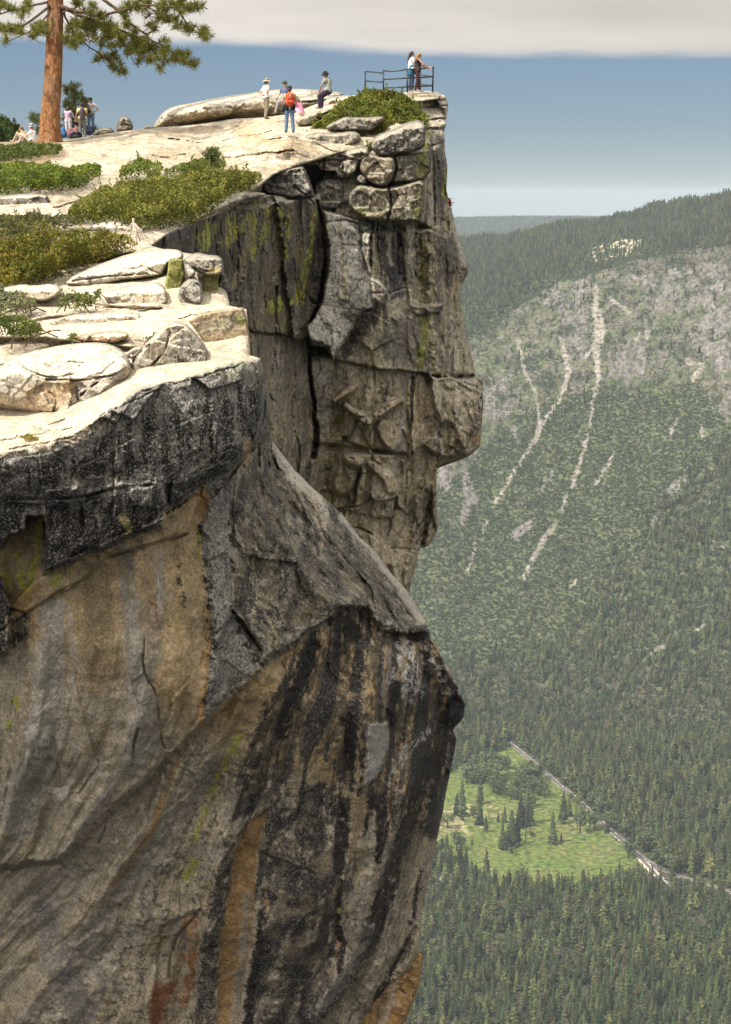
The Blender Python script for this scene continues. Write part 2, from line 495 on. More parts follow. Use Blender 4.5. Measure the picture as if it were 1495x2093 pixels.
# ---------------------------------------------- the buttress on this side with its terraces
out = [(-250, 470), (240, 478), (300, 500), (345, 512), (400, 520), (440, 530), (455, 545), (470, 625), (505, 632), (512, 726), (533, 733),
       (545, 775), (551, 830), (552, 880), (560, 905), (600, 958), (640, 998), (700, 1050), (735, 1098), (765, 1123), (800, 1172), (835, 1210),
       (868, 1264), (880, 1300), (905, 1346), (935, 1396), (951, 1440), (949, 1466), (926, 1492), (934, 1510), (925, 1560), (912, 1620),
       (905, 1665), (893, 1720), (880, 1785), (866, 1840), (858, 1905), (857, 1945), (843, 1978), (800, 2012), (764, 2051), (744, 2093),
       (720, 2250), (680, 2450), (-250, 2450)]
S = Sheet(out, 2.0)
x, y = S.x, S.y
RIM = [(-260, 965), (-60, 955), (0, 930), (60, 918), (130, 896), (200, 866), (262, 812), (300, 792), (360, 776), (430, 760), (480, 742), (520, 733), (560, 728), (1000, 700)]
face = tps([(-200, 960, 32.5), (0, 935, 33), (130, 905, 33.2), (270, 812, 34), (430, 765, 35), (530, 740, 36.6),
            (-200, 1150, 34), (0, 1120, 34.5), (200, 1125, 34.8), (400, 1010, 35.6), (500, 930, 36.4), (550, 880, 38), (0, 1400, 35.8), (200, 1400, 35.7), (400, 1400, 36.2),
            (440, 1150, 36.0), (480, 1100, 36.3), (565, 912, 40), (640, 1000, 40.8), (760, 1125, 42), (870, 1270, 42.5), (560, 1050, 38), (650, 1150, 38.8),
            (760, 1200, 40.4), (530, 1330, 36.2), (600, 1300, 37.2), (700, 1240, 38.7), (480, 1250, 36.2), (560, 1420, 37), (700, 1350, 38.6), (850, 1320, 40.6),
            (945, 1440, 43.5), (880, 1420, 41), (900, 1530, 43), (0, 1700, 38.0), (200, 1700, 38.0), (400, 1650, 38.2), (540, 1650, 38.9), (700, 1600, 39.3), (850, 1600, 41.6), (922, 1600, 44.5),
            (0, 2000, 40.6), (300, 2000, 40.6), (500, 1900, 40.3), (700, 1850, 40.6), (855, 1850, 44), (500, 2093, 41.6), (700, 2050, 42.8), (0, 2400, 43.5), (600, 2400, 44),
            (-200, 1500, 35.6), (-200, 2000, 40.4)])
top = tps([(-200, 950, 31.2), (0, 928, 31.7), (130, 897, 32), (270, 810, 32.8), (430, 760, 33.8), (530, 733, 35.3), (0, 830, 35.5), (130, 830, 34.6), (200, 780, 35.6),
           (400, 700, 37.6), (510, 640, 39.5), (0, 750, 38.5), (-200, 750, 38.5), (0, 640, 42.5), (200, 640, 42), (400, 630, 41.5), (470, 625, 41.5), (0, 560, 46.5),
           (200, 560, 46), (340, 520, 47), (450, 540, 45.5), (0, 480, 52), (200, 480, 52), (300, 500, 49.5), (-200, 480, 52)])
S.d = face(x, y)
band = [(-300, 800), (560, 700), (556, 880), (524, 911), (468, 956), (420, 990), (390, 1016), (337, 1046), (330, 1076), (270, 1091), (225, 1113), (206, 1125), (172, 1136),
        (124, 1158), (88, 1172), (94, 1054), (56, 1057), (56, 1084), (22, 1093), (0, 1121), (-60, 1130), (-300, 1150)]
S.patch(band, -1.3, 4, 4)
S.patch([(-60, 1180), (5, 1180), (22, 1235), (15, 1335), (-60, 1360)], -.9, 4, 3)                       # dark nose at the frame's edge
S.patch([(150, 1000), (230, 985), (330, 975), (345, 1030), (325, 1072), (268, 1085), (206, 1118), (150, 1125)], -.35, 12, 6)   # lower bulge of the lip
S.patch([(90, 1000), (160, 990), (170, 1120), (125, 1150), (95, 1160)], -.25, 6, 4)
# second step under the lip
S.patch([(50, 1255), (160, 1190), (225, 1135), (385, 1090), (400, 1040), (440, 980), (330, 1060), (200, 1115), (90, 1165), (20, 1240)], -.35, 3, 3)
# slab between the tan wall and the wedge
S.patch([(408, 1072), (440, 1000), (500, 950), (545, 900), (480, 1250), (531, 1330), (520, 1380), (416, 1470), (432, 1312), (428, 1237)], -.3, 14, 8)
# undercut below the wedge
under = [(430, 1470), (535, 1360), (604, 1312), (667, 1268), (700, 1245), (752, 1245), (766, 1274), (830, 1300), (878, 1300), (960, 1470), (930, 1510), (900, 1800), (600, 2450), (-250, 2450), (-250, 1800), (120, 1760)]
S.patch(under, .95, 9, 5)
S.patch([(476, 1251), (520, 1300), (533, 1330), (535, 1360), (470, 1420), (440, 1330)], .5, 5, 3)
# ribs that run down the shaded face
for ln, a in (([(880, 1300), (935, 1400, 0), (945, 1455)], -1.1), ([(760, 1285), (735, 1440), (735, 1600), (750, 1720)], -.35), ([(700, 1250), (560, 1420), (470, 1640), (420, 1900)], -.5),
              ([(540, 1380), (300, 1700), (60, 2060)], -.45), ([(850, 1520), (800, 1720), (740, 1930), (650, 2080)], -.4), ([(905, 1540), (850, 1850), (760, 2030)], -.4), ([(90, 1300), (60, 1550), (10, 1720)], -.35), ([(290, 1140), (275, 1550)], -.25)):
    ln = [tuple(p) + (0,) * (3 - len(p)) for p in ln]; S.crack(ln, a, 55, 10)
S.patch([(752, 1480), (792, 1476), (796, 1513), (788, 1549), (766, 1594), (744, 1608), (748, 1531)], -.35, 4, 3)     # pale flake
S.patch([(700, 1470), (722, 1478), (737, 1531), (730, 1568), (708, 1575)], .25, 5, 3)                              # slot
S.patch([(330, 1890), (412, 1860), (408, 1937), (397, 2200), (300, 2200)], .25, 4, 4)
S.patch([(145, 1935), (215, 1890), (205, 1960), (185, 1962)], -.2, 3, 3)
S.patch([(510, 1677), (547, 1655), (522, 1834), (514, 1934), (493, 2035), (487, 2200), (440, 2200), (450, 1918), (480, 1734)], .2, 4, 4)
for ln, dp, w in (([(225, 1138), (260, 1128), (330, 1110), (382, 1090)], .25, 3), ([(0, 1290), (60, 1250), (110, 1215), (160, 1190)], .2, 3), ([(297, 1290), (292, 1370), (320, 1420), (326, 1480), (336, 1530)], .18, 3),
                  ([(270, 1570), (273, 1520), (282, 1490)], .25, 4), ([(200, 1725), (215, 1690)], .15, 3), ([(118, 1760), (140, 1780)], .15, 3), ([(240, 1890), (245, 1850)], .2, 3),
                  ([(40, 1020), (150, 1020), (240, 1000), (330, 985)], .18, 5), ([(440, 1010), (470, 975), (530, 900), (556, 880)], .3, 4),
                  ([(344, 2000), (350, 1930), (410, 1860)], .25, 4), ([(475, 1250), (510, 1290), (533, 1330)], .35, 5)):
    S.crack([p + (0,) for p in ln], dp, w, 3)
yr = ypl(x, RIM) + S.wob(12, 60, 4) + S.wob(8, 18, 6)
w = sstep(-7, 9, yr - y)
# terrace steps: low risers break the slope of the top
topd = top(x, y)
for ln, a, ww in (([(-260, 690), (90, 690), (200, 705), (300, 712)], .9, 3), ([(40, 660), (100, 648), (200, 640), (300, 655)], .5, 3), ([(-260, 770), (0, 748), (150, 690), (270, 700)], .4, 4), ([(100, 600), (220, 625), (350, 630)], .5, 4)):
    yy = ypl(x, ln); m = sstep(-ww, ww, yy - y) * (1 - sstep(0, 70, yy - y)) * sstep(ln[0][0] - 1, ln[0][0] + 40, x) * (1 - sstep(ln[-1][0] - 40, ln[-1][0], x))
    topd = topd - a * m
S.d = S.d * (1 - w) + topd * w
S.d += .3 * np.exp(-np.abs(y - yr) / 9)
S.roundback(22, .9)
P = S.world()
wt = w
for _l, _d in (([(-60, 908), (40, 893), (110, 882), (180, 868)], .10), ([(0, 862), (60, 868), (120, 890), (150, 902)], .08), ([(20, 918), (90, 907), (150, 893)], .10), ([(285, 800), (350, 782), (420, 768), (500, 745)], .12), ([(210, 850), (260, 822), (330, 790)], .10), ([(0, 700), (60, 690), (110, 676), (160, 672)], .15), ([(110, 720), (190, 700), (260, 696)], .12), ([(360, 650), (420, 640), (480, 634)], .12), ([(20, 625), (90, 622), (200, 628), (330, 634)], .15)):
    S.crack([q + (0,) for q in _l], _d * 2, 2.2, 6)
P = S.world()
wz = sstep(0, 40, poly_sd(x, y, [(476, 1251), (500, 960), (555, 900), (700, 1050), (870, 1270), (752, 1246), (604, 1312), (536, 1362)]))
S.d -= wz * (fbm(P, 1.5, 4, .55, 61) * .5 + fbm(P, .5, 3, .5, 62) * .14); P = S.world()
f, e = facets(P, (1.5, 1.5, 2.4), 1, .5, 1)
f2, e2 = facets(P, (.5, .5, .8), 1, .4, 2)
upper = np.clip(1 - w, 0, 1)
diag = sstep(1250, 1500, y + (500 - x) * .35)
tanw = sstep(0, 20, poly_sd(x, y, [(0, 1120), (200, 1130), (400, 1030), (410, 1080), (430, 1240), (432, 1320), (400, 1480), (200, 1650), (0, 1700)]))
smooth_w = np.clip(np.maximum(tanw, diag), 0, 1)
lipw = sstep(0, 15, poly_sd(x, y, band)) * (1 - w)
sq, _ = facets(P, (1.1, 1.1, .8), .7, .9, 15)
disp = lipw * sq * .16 + fbm(P, 1.9, 4, .45) * .24 + f * (.16 - .09 * smooth_w) + f2 * (.07 - .055 * smooth_w) + fbm(P, .35, 4, .6, 3) * (.055 - .04 * smooth_w)
# the wall runs in curved flutes: a coordinate that is constant along each of them
GUIDE = [(0, [(-10, 1200), (-10, 1500), (-80, 1800)]), (100, [(100, 1240), (95, 1400), (70, 1560), (20, 1720)]), (190, [(190, 1180), (200, 1320), (170, 1480), (90, 1660), (0, 1800)]), (280, [(280, 1110), (285, 1300), (270, 1450), (200, 1620), (80, 1800), (-60, 1960)]), (420, [(420, 1040), (430, 1300), (400, 1500), (300, 1700), (160, 1900), (0, 2080)]),
         (540, [(540, 1370), (440, 1560), (330, 1790), (230, 2000), (150, 2160)]), (600, [(600, 1320), (530, 1480), (450, 1680), (390, 1880), (330, 2093)]), (655, [(655, 1275), (600, 1450), (560, 1600), (490, 1750), (440, 1920), (400, 2093)]), (705, [(705, 1250), (690, 1450), (660, 1600), (640, 1800), (600, 1950), (540, 2093)]),
         (745, [(748, 1250), (735, 1440), (735, 1600), (715, 1760), (690, 1900), (620, 2093)]), (790, [(795, 1290), (785, 1480), (775, 1620), (750, 1800), (720, 1960), (660, 2093)]), (845, [(852, 1310), (835, 1500), (815, 1650), (780, 1820), (740, 1970), (690, 2080)]), (900, [(912, 1370), (895, 1520), (870, 1660), (835, 1820), (800, 1960), (730, 2093)]), (945, [(948, 1440), (925, 1560), (900, 1680), (870, 1820), (850, 1920), (800, 2010)])]
flow = tps([(q[0], q[1], v) for v, l in GUIDE for q in l])(x, y)
belowlip = sstep(1060, 1140, y) * (1 - sstep(0, 10, poly_sd(x, y, [(440, 960), (560, 860), (900, 1290), (752, 1246), (604, 1312), (536, 1362), (476, 1251)])))
fl = flow * belowlip + x * (1 - belowlip)
def run(wpx, lpx, off, octv=4): return fbm(np.stack([fl / wpx, y / lpx, 0 * x + off * 7.7], -1), 1.0, octv, .55, off)
flute = run(75, 420, 1, 3) * .26 + run(26, 200, 2, 3) * .045 + run(8, 60, 3, 2) * .012
disp = disp + flute * np.maximum(diag, tanw * .35) * belowlip
S.d -= disp * (upper * 1.25 + w * .34)
# ribbing along the runs of the lower wall
ca, sa = math.cos(.62), math.sin(.62)
P = S.world(); N = S.normals()
p = Paint(S, GREY * .9)
b1 = p.blot(.5, 1); b2 = p.blot(1.4, 2, -.2, .4); b3 = p.blot(.16, 3, -.1, .3)
sv = sstep(-.1, .3, run(16, 300, 11)); sv2 = sstep(-.05, .3, run(36, 420, 12)); sd1 = sstep(-.1, .3, run(14, 320, 13)); sd2 = sstep(-.05, .3, run(34, 460, 14)); sd3 = sstep(-.1, .25, run(6, 140, 15))
p.tex = np.clip(run(9, 90, 16, 4) * .75 + fbm(P, .16, 4, .65, 22) * .75, -1, 1); p.grow = 2.0
# tan wall
wall = [(-300, 1060), (60, 1050), (200, 1110), (400, 1000), (420, 980), (412, 1072), (428, 1237), (434, 1312), (416, 1470), (536, 1360), (700, 1250), (900, 1300), (930, 1500), (700, 2500), (-300, 2500)]
p.poly(wall, TAN * np.array([1.3, 1.22, 1.12]), 8, 5)
p.mix(sv2 * .35, UMBER * 1.5); p.mix(b2 * .35, np.array([.31, .265, .18])); p.mix(b3 * .22, np.array([.22, .175, .10]))
low = sstep(1450, 1600, y + (450 - x) * .5) * (1 - w)
p.mix(low * .8, np.array([.395, .345, .255]))
p.mix(low * sd2 * .55, np.array([.37, .345, .295])); p.mix(low * sd1 * .22, np.array([.20, .165, .10])); p.mix(low * (1 - sd1) * sd3 * .3, TAN); p.mix(low * sstep(.05, .2, run(5, 90, 18, 3)) * .22, np.array([.44, .41, .35])); p.mix(low * sstep(.12, .26, run(4, 70, 19, 3)) * (.10 + .4 * sstep(400, 600, flow)), np.array([.13, .105, .07])); p.mix(low * sstep(.22, .3, fbm(P, .14, 3, .6, 41) + .45 * run(30, 260, 20)) * .75 * (.25 + .75 * sstep(330, 560, flow)), BLACK * 2); p.mix(low * p.blot(.8, 45, .05, .4) * .35, np.array([.25, .235, .205])); p.mix(low * p.blot(.25, 46, .15, .35) * .3, np.array([.21, .18, .12])); p.mix((1 - low) * tanw * sstep(.05, .22, run(5, 90, 28, 3)) * .18, np.array([.42, .38, .31]))
p.mix(low * sstep(.1, .4, run(50, 300, 21)) * .32, np.array([.27, .20, .11]))
for ln, c, ww, o in (([(110, 1250, 28), (100, 1400, 32), (85, 1530, 34), (40, 1680, 30)], PALE * .78, 14, .75), ([(150, 1240, 10), (150, 1380, 14), (130, 1520, 10)], PALE * .9, 10, .5), ([(258, 1125, 10), (270, 1240, 18), (285, 1420, 24), (270, 1560, 18)], PALE * .75, 14, .7),
                     ([(326, 1130, 10), (330, 1220, 14), (300, 1400, 16), (310, 1520, 18)], PALE * .72, 12, .6), ([(322, 1165, 2), (330, 1260, 2)], PALE, 4, .7), ([(440, 1560, 8), (300, 1760, 22), (160, 1960, 20), (40, 2100, 10)], LILAC * 1.05, 22, .55), ([(230, 1600, 8), (120, 1780, 14), (0, 1900, 10)], LILAC * 1.2, 14, .5),
                     ([(200, 1170, 22), (205, 1300, 30), (190, 1400, 20)], TAN * .8, 14, .8), ([(395, 1130, 14), (400, 1300, 18), (380, 1480, 14)], TAN * .95, 12, .75), ([(150, 1560, 14), (250, 1480, 10)], UMBER * 1.2, 10, .6), ([(380, 1520, 2), (310, 1700, 3), (235, 1810, 3)], OCHRE * .75, 8, .8), ([(80, 1830, 20), (130, 1990, 30), (180, 2093, 30)], LILAC * .7, 24, .6)):
    p.line(ln, c, ww, 8, 50, o, None)
# orange edge and the red run
p.line([(412, 1010, 10), (425, 1060, 10)], OCHRE, 10, 6, 30, .75); p.line([(426, 1240, 4), (432, 1320, 6), (418, 1440, 5), (408, 1480, 3)], OCHRE * .95, 7, 4, 30, .8)
p.line([(316, 1185, 2), (313, 1240, 6), (322, 1285, 3)], np.array([.33, .085, .03]), 3, 6, 18, .8, b3)
p.line([(365, 1160, 6), (373, 1210, 8), (380, 1260, 5)], np.array([.06, .055, .03]), 4, 7, 16, .8, b3)
p.poly([(360, 1240), (368, 1270), (378, 1282), (360, 1280)], LICH, 5, 8, 16, .6)
for q_ in ([(0, 1140), (56, 1065), (94, 1056), (90, 1150), (40, 1200), (20, 1240)],):
    p.poly(q_, TAN * .9, 5, 6, 30, .9)
for ln in ([(36, 1120, 3), (42, 1170, 5), (50, 1210, 5)], [(82, 1060, 7), (84, 1090, 4)], [(78, 1100, 3), (66, 1180, 4), (48, 1230, 4)], [(8, 1170, 3), (22, 1205, 5)], [(145, 1165, 5), (150, 1195, 3)], [(118, 1165, 4), (112, 1200, 3)], [(406, 1085, 4), (410, 1130, 3)], [(415, 985, 6), (418, 1008, 4)], [(35, 1430, 6), (18, 1480, 5)], [(398, 1720, 3), (440, 1600, 4), (492, 1500, 4)], [(378, 1800, 5), (400, 1760, 5)], [(300, 1940, 3), (330, 1915, 3)]):
    p.line(ln, LICH, 5, 7, 16, .85, sstep(-.5, .1, fbm(P, .22, 3, .6, 8)))
p.poly([(20, 1240), (80, 1190), (110, 1180), (60, 1245), (20, 1262)], OCHRE * .75, 5, 6, 20, .6)
p.poly([(105, 1610), (143, 1602), (140, 1632), (112, 1640)], PALE * 1.2, 4, 4, 14, .9)
# the sun-bleached and black-crusted lip
p.poly([(-300, 940), (0, 925), (140, 895), (270, 805), (430, 755), (540, 728), (560, 880), (524, 911), (468, 956), (420, 990), (337, 1046), (330, 1076), (206, 1125), (124, 1158), (88, 1172), (94, 1054), (22, 1093), (0, 1121), (-300, 1130)], GREY * .62, 5, 6, 30, 1, None, .8)
dk = np.clip(p.streak(0, .14, 1.2, 7, -.15, .2) * .8 + b1 * .5, 0, 1)
lipm = p.poly([(-300, 960), (0, 960), (150, 925), (290, 850), (430, 800), (545, 770), (560, 880), (468, 956), (337, 1046), (330, 1076), (206, 1125), (124, 1158), (88, 1172), (94, 1054), (22, 1093), (0, 1121), (-300, 1130)], BLACK, 10, 12, 40, .95, np.clip(dk + .1, 0, 1))
for q_, o in (([(94, 960), (160, 1000), (165, 1125), (124, 1158), (88, 1172)], .95), ([(0, 1000), (56, 1010), (56, 1084), (22, 1093), (0, 1121), (-60, 1120)], .9), ([(165, 1040), (235, 1020), (330, 1010), (335, 1046), (326, 1076), (268, 1090), (206, 1122), (170, 1130)], .85), ([(330, 1000), (430, 940), (530, 880), (524, 911), (420, 990), (337, 1046)], .9), ([(100, 940), (300, 900), (300, 950), (130, 1010)], .6), ([(-60, 1180), (5, 1180), (22, 1235), (15, 1335), (-60, 1360)], 1), ([(20, 1262), (56, 1250), (60, 1300), (20, 1340)], .85)):
    p.poly(q_, BLACK, 5, 8, 30, o, np.clip(.62 + dk, 0, 1), .6)
p.line([(150, 1000, 4), (158, 985, 6), (240, 975, 3)], PALE, 6, 6, 20, .7); p.line([(205, 1090, 2), (200, 1050, 3), (204, 1020, 2)], PALE * .7, 4, 5, 20, .7); p.line([(250, 1055, 6), (262, 1080, 6), (258, 1095, 3)], np.array([.36, .30, .10]), 5, 6, 20, .8)
p.line([(230, 985, 10), (320, 965, 12)], PALE, 16, 10, 30, .5, b3)
p.line([(505, 900, 7), (508, 950, 6)], TAN, 5, 5, 20, .9); p.line([(542, 905, 8), (538, 960, 5)], TAN * 1.1, 6, 5, 20, .9); p.line([(538, 975, 4), (541, 1005, 4)], LICH, 5, 5, 20, .8)
# grey column beside the tan wall
col_ = [(408, 1072), (440, 1000), (475, 960), (480, 1100), (470, 1230), (531, 1330), (535, 1360), (416, 1466), (432, 1312), (428, 1237)]
p.poly(col_, np.array([.235, .222, .20]), 4, 5, 24, 1, None, .75)
p.line([(414, 1080, 9), (420, 1150, 6), (432, 1240, 8), (438, 1330, 7), (420, 1440, 5)], BLACK, 6, 8, 22, .9, np.clip(b3 + .3, 0, 1)); p.line([(478, 1060, 7), (480, 1160, 8), (488, 1220, 12), (500, 1290, 14), (525, 1350, 8)], BLACK, 8, 9, 26, .9, np.clip(b3 + .35, 0, 1)); p.line([(458, 1000, 12), (470, 1040, 12)], BLACK, 8, 10, 22, .8, dk)
# the wedge: speckled crusts, its sunlit ridge edge painted pale
wedge = [(470, 1060), (500, 960), (550, 885), (600, 958), (700, 1050), (765, 1123), (835, 1210), (880, 1298), (830, 1300), (766, 1274), (752, 1245), (700, 1245), (667, 1268), (604, 1312), (536, 1362), (531, 1325), (476, 1251), (490, 1150)]
p.poly(wedge, np.array([.095, .082, .062]), 5, 5, 24, 1, None, .42)
wk = p.streak(-.55, .16, 2.0, 12, -.1, .25); wm = sstep(-4, 6, poly_sd(x, y, wedge))
p.mix(wm * sstep(-.02, .12, fbm(P, (.9, .9, 1.3), 3, .5, 71) + p.tex * .35) * .85, BLACK * 1.5); p.mix(wm * sstep(.18, .3, fbm(P, .28, 4, .7, 73)) * .6, np.array([.36, .33, .25])); p.mix(wm * p.blot(.22, 72, .1, .3) * .5, np.array([.36, .33, .25]))
p.line([(515, 1120, 22), (525, 1220, 24), (555, 1290, 26), (545, 1340, 10)], np.array([.36, .33, .19]), 22, 14, 40, .7, np.clip(b3 + .2, 0, 1), 1)
p.line([(560, 1260, 8), (548, 1330, 8)], np.array([.42, .40, .12]), 10, 9, 22, .65, b3); p.line([(545, 1210, 2), (540, 1270, 3)], np.array([.34, .09, .04]), 4, 7, 20, .7, b3)
p.line([(560, 905, 5), (600, 965, 13), (640, 1005, 16), (665, 1080, 10)], PALE * 1.05, 10, 6, 24, .85, None, .8); p.line([(640, 1020, 8), (655, 1070, 8), (665, 1110, 4)], np.array([.42, .32, .22]), 8, 7, 24, .7)  # pale strokes stand for sun along the ridge edge
p.line([(700, 1058, 3), (765, 1132, 4), (832, 1218, 6), (868, 1274, 10)], PALE * .85, 9, 4, 16, .85); p.line([(740, 1190, 10), (760, 1240, 14)], PALE * .8, 14, 12, 26, .5, b3)
p.line([(690, 1190, 20), (660, 1240, 24)], BLACK, 16, 12, 30, .6, np.clip(b1 + .2, 0, 1))
wr = wm * sstep(14, 40, poly_sd(x, y, wedge) + 60 * (x < 540))
p.mix(wr * sstep(-.08, .14, fbm(P, .42, 4, .65, 75) + p.tex * .4) * .78, BLACK * 1.6); p.mix(wr * p.blot((.7, .7, .9), 76, .1, .3) * .4, np.array([.27, .215, .13]))
p.sp = np.maximum(p.sp, .16 + .10 * low)
# under the wedge: undercut shade painted black, with black, tan and ochre runs
p.poly([(700, 1244), (604, 1314), (571, 1384), (538, 1439), (505, 1531), (479, 1605), (472, 1678), (512, 1671), (564, 1630), (634, 1530), (690, 1590), (720, 1640), (765, 1630), (800, 1700), (890, 1720), (960, 1560), (960, 1440), (880, 1300), (766, 1274), (752, 1244)], BLACK * 1.5, 8, 8, 40, .95, np.clip(.60 + sd1 * .5, 0, 1), .3)
for ln, c, ww, o in (([(610, 1325, 4), (540, 1450, 8), (480, 1560, 12), (440, 1640, 8)], TAN * .75, 9, .7), ([(660, 1290, 3), (600, 1400, 8), (540, 1540, 16), (520, 1600, 18)], np.array([.16, .12, .06]), 12, .7), ([(570, 1440, 12), (520, 1560, 8)], np.array([.15, .14, .14]), 10, .5), ([(640, 1480, 10), (600, 1560, 20)], np.array([.17, .15, .12]), 14, .6),
                     ([(706, 1340, 5), (702, 1410, 6), (735, 1440, 8), (740, 1520, 8), (735, 1620, 16), (735, 1720, 18), (715, 1780, 12)], TAN * .95, 8, .9), ([(745, 1330, 6), (748, 1400, 7), (742, 1450, 6)], TAN * .9, 7, .8), ([(792, 1330, 7), (786, 1420, 8), (782, 1460, 6)], np.array([.24, .21, .19]), 7, .75), ([(836, 1335, 26), (832, 1400, 26)], np.array([.50, .48, .45]), 20, .8), ([(890, 1350, 12), (925, 1425, 12)], np.array([.47, .45, .42]), 14, .62),
                     ([(800, 1272, 4), (775, 1290, 9), (765, 1310, 4)], PALE * .95, 7, .8)):
    p.line(ln, c, ww, 9, 34, o, np.clip(b3 + .45, 0, 1), .6)  # the two palest strokes paint sunlight on the right nose
# the broad dark face low down
p.poly([(555, 1600), (630, 1490), (700, 1500), (716, 1620), (702, 1720), (600, 1720), (540, 1680)], BLACK * 2.0, 14, 14, 40, .85, np.clip(.42 + sd1 * .5, 0, 1), .4)
p.poly([(610, 1590), (550, 1643), (540, 1700), (524, 1767), (517, 1901), (505, 2031), (495, 2120), (640, 2110), (700, 1950), (730, 1750), (700, 1600)], BLACK * 1.35, 8, 10, 50, .95, np.clip(.55 + b1 * .3 + sd1 * .3, 0, 1), .35)
p.mix(sstep(0, 30, poly_sd(x, y, [(560, 1760), (700, 1700), (720, 1900), (600, 2110), (500, 2110), (540, 1900)])) * p.blot(.6, 21, .05, .3) * .6, np.array([.19, .15, .09]))
p.poly([(510, 1677), (547, 1657), (540, 1700), (524, 1750), (522, 1834), (514, 1934), (493, 2035), (487, 2150), (440, 2150), (450, 1918), (470, 1817), (480, 1734)], np.array([.30, .185, .08]), 4, 5, 30, .95)
p.line([(505, 1830, 7), (500, 1930, 10), (480, 2093, 10)], np.array([.27, .235, .18]), 8, 6, 30, .7)
p.poly([(517, 1660), (483, 1712), (450, 1761), (431, 1825), (408, 1937), (397, 2150), (438, 2150), (450, 1937), (472, 1806), (480, 1731)], BLACK * 1.2, 4, 6, 26, .95, np.clip(.6 + b3, 0, 1), .4)
p.poly([(348, 1918), (412, 1862), (408, 1937), (397, 2031), (390, 2150), (300, 2150), (315, 1993)], RUST * .95, 8, 10, 30, .75, np.clip(b2 + .4, 0, 1)); p.line([(380, 1880, 10), (395, 1920, 6)], OCHRE * .85, 8, 8, 30, .7)
for ln, ww in (([(704, 1637, 9), (700, 1700, 12), (691, 1781, 9)], 5), ([(761, 1617, 6), (755, 1670, 6), (744, 1706, 4)], 4), ([(875, 1560, 20), (858, 1640, 24), (830, 1710, 22), (795, 1801, 22), (774, 1867, 20), (734, 1985, 16), (664, 2065, 14), (600, 2130, 14)], 6),
               ([(775, 1633, 11), (782, 1700, 13), (772, 1760, 6)], 4), ([(848, 1895, 4), (801, 1975, 6), (768, 2048, 6)], 4), ([(700, 1800, 5), (690, 1880, 7), (700, 1930, 8), (695, 1980, 6)], 5), ([(900, 1540, 6), (885, 1640, 9), (870, 1700, 7)], 5), ([(862, 1780, 3), (850, 1850, 5), (840, 1890, 4)], 4), ([(712, 1490, 9), (718, 1540, 11), (716, 1572, 8)], 3), ([(812, 1400, 10), (800, 1470, 12)], 6), ([(880, 1290, 14), (850, 1296, 16)], 5), ([(930, 1440, 16), (905, 1500, 18), (885, 1590, 14)], 8), ([(640, 1320, 14), (600, 1420, 18), (575, 1500, 12)], 10), ([(690, 1270, 20), (720, 1290, 18)], 8), ([(535, 1860, 6), (530, 1930, 9), (512, 2030, 8), (510, 2093, 10)], 5)):
    p.line(ln, BLACK * .8, ww, 6, 30, .95, np.clip(.7 + b3, 0, 1), .12)
for ln, c, ww in (([(818, 1617, 6), (800, 1717, 6), (771, 1801, 9), (730, 1860, 12)], np.array([.22, .19, .15]), 5), ([(880, 1600, 4), (862, 1690, 8), (835, 1760, 9), (818, 1860, 9), (800, 1920, 9)], np.array([.18, .145, .095]), 6), ([(700, 2040, 8), (760, 1960, 10), (840, 1900, 8)], np.array([.17, .14, .085]), 8), ([(655, 2100, 10), (720, 2030, 9), (800, 1960, 7)], np.array([.185, .155, .095]), 7), ([(690, 1930, 3), (692, 1960, 2)], np.array([.3, .17, .1]), 3), ([(734, 1640, 5), (730, 1643, 4)], LICH, 4), ([(698, 1862, 4), (700, 1850, 3)], LICH, 4), ([(756, 1900, 8), (715, 1990, 8), (640, 2080, 9)], np.array([.2, .19, .17]), 7), ([(552, 1810, 6), (545, 1850, 5)], OCHRE * .8, 4)):
    p.line(ln, c, ww, 7, 28, .85, np.clip(b3 + .5, 0, 1), .5)
p.poly([(752, 1480), (792, 1476), (796, 1513), (788, 1549), (766, 1594), (744, 1608), (748, 1531)], np.array([.33, .32, .29]), 4, 4, 20, .95, None, .4)
p.line([(880, 1490, 3), (851, 1516, 9), (818, 1545, 10), (798, 1600, 8)], np.array([.40, .38, .34]), 5, 7, 20, .9, np.clip(b3 + .35, 0, 1), .8)
# clean granite of the terraces
p.tex = None; p.grow = 1.0
cl = w * 1.0
p.mix(cl, CREAM * np.array([.93, .90, .84])); p.mix(cl * p.blot(.9, 31, 0, .4) * .5, np.array([.50, .40, .26])); p.mix(cl * p.blot(.25, 32, .15, .4) * .45, np.array([.30, .26, .20]))
p.mix(cl * p.blot(.13, 35, .05, .3) * .35, np.array([.25, .22, .17])); p.mix(cl * p.blot((.8, .8, .12), 36, .1, .3) * .5, np.array([.27, .22, .16])); p.sp = p.sp * (1 - cl) + cl * .34
p.mix(np.exp(-np.abs(y - yr + 4) / 16) * w * .45 * b3, GREY)
p.poly([(-300, 840), (0, 836), (120, 870), (220, 868), (160, 905), (0, 930), (-300, 950)], np.array([.56, .45, .31]), 12, 10, 40, .55)
p.poly([(360, 740), (510, 728), (535, 760), (540, 800), (515, 770), (440, 775)], LICH2 * .9, 10, 10, 22, .35, b3)
near = S.close('cliff', M_ROCK_NEAR, p.c, p.sp, 9, .25)
tag(near, 'sheer near buttress with black crusted lip, tan overhung wall and pale terraces on top', 'cliff', None, 'structure')

for _l in ([(-40, 905), (40, 890), (110, 880), (170, 870)], [(0, 862), (60, 868), (120, 890), (150, 902)], [(20, 915), (90, 905), (150, 893)], [(280, 800), (350, 782), (420, 768), (500, 745)], [(300, 770), (360, 762), (440, 752)]):
    pass
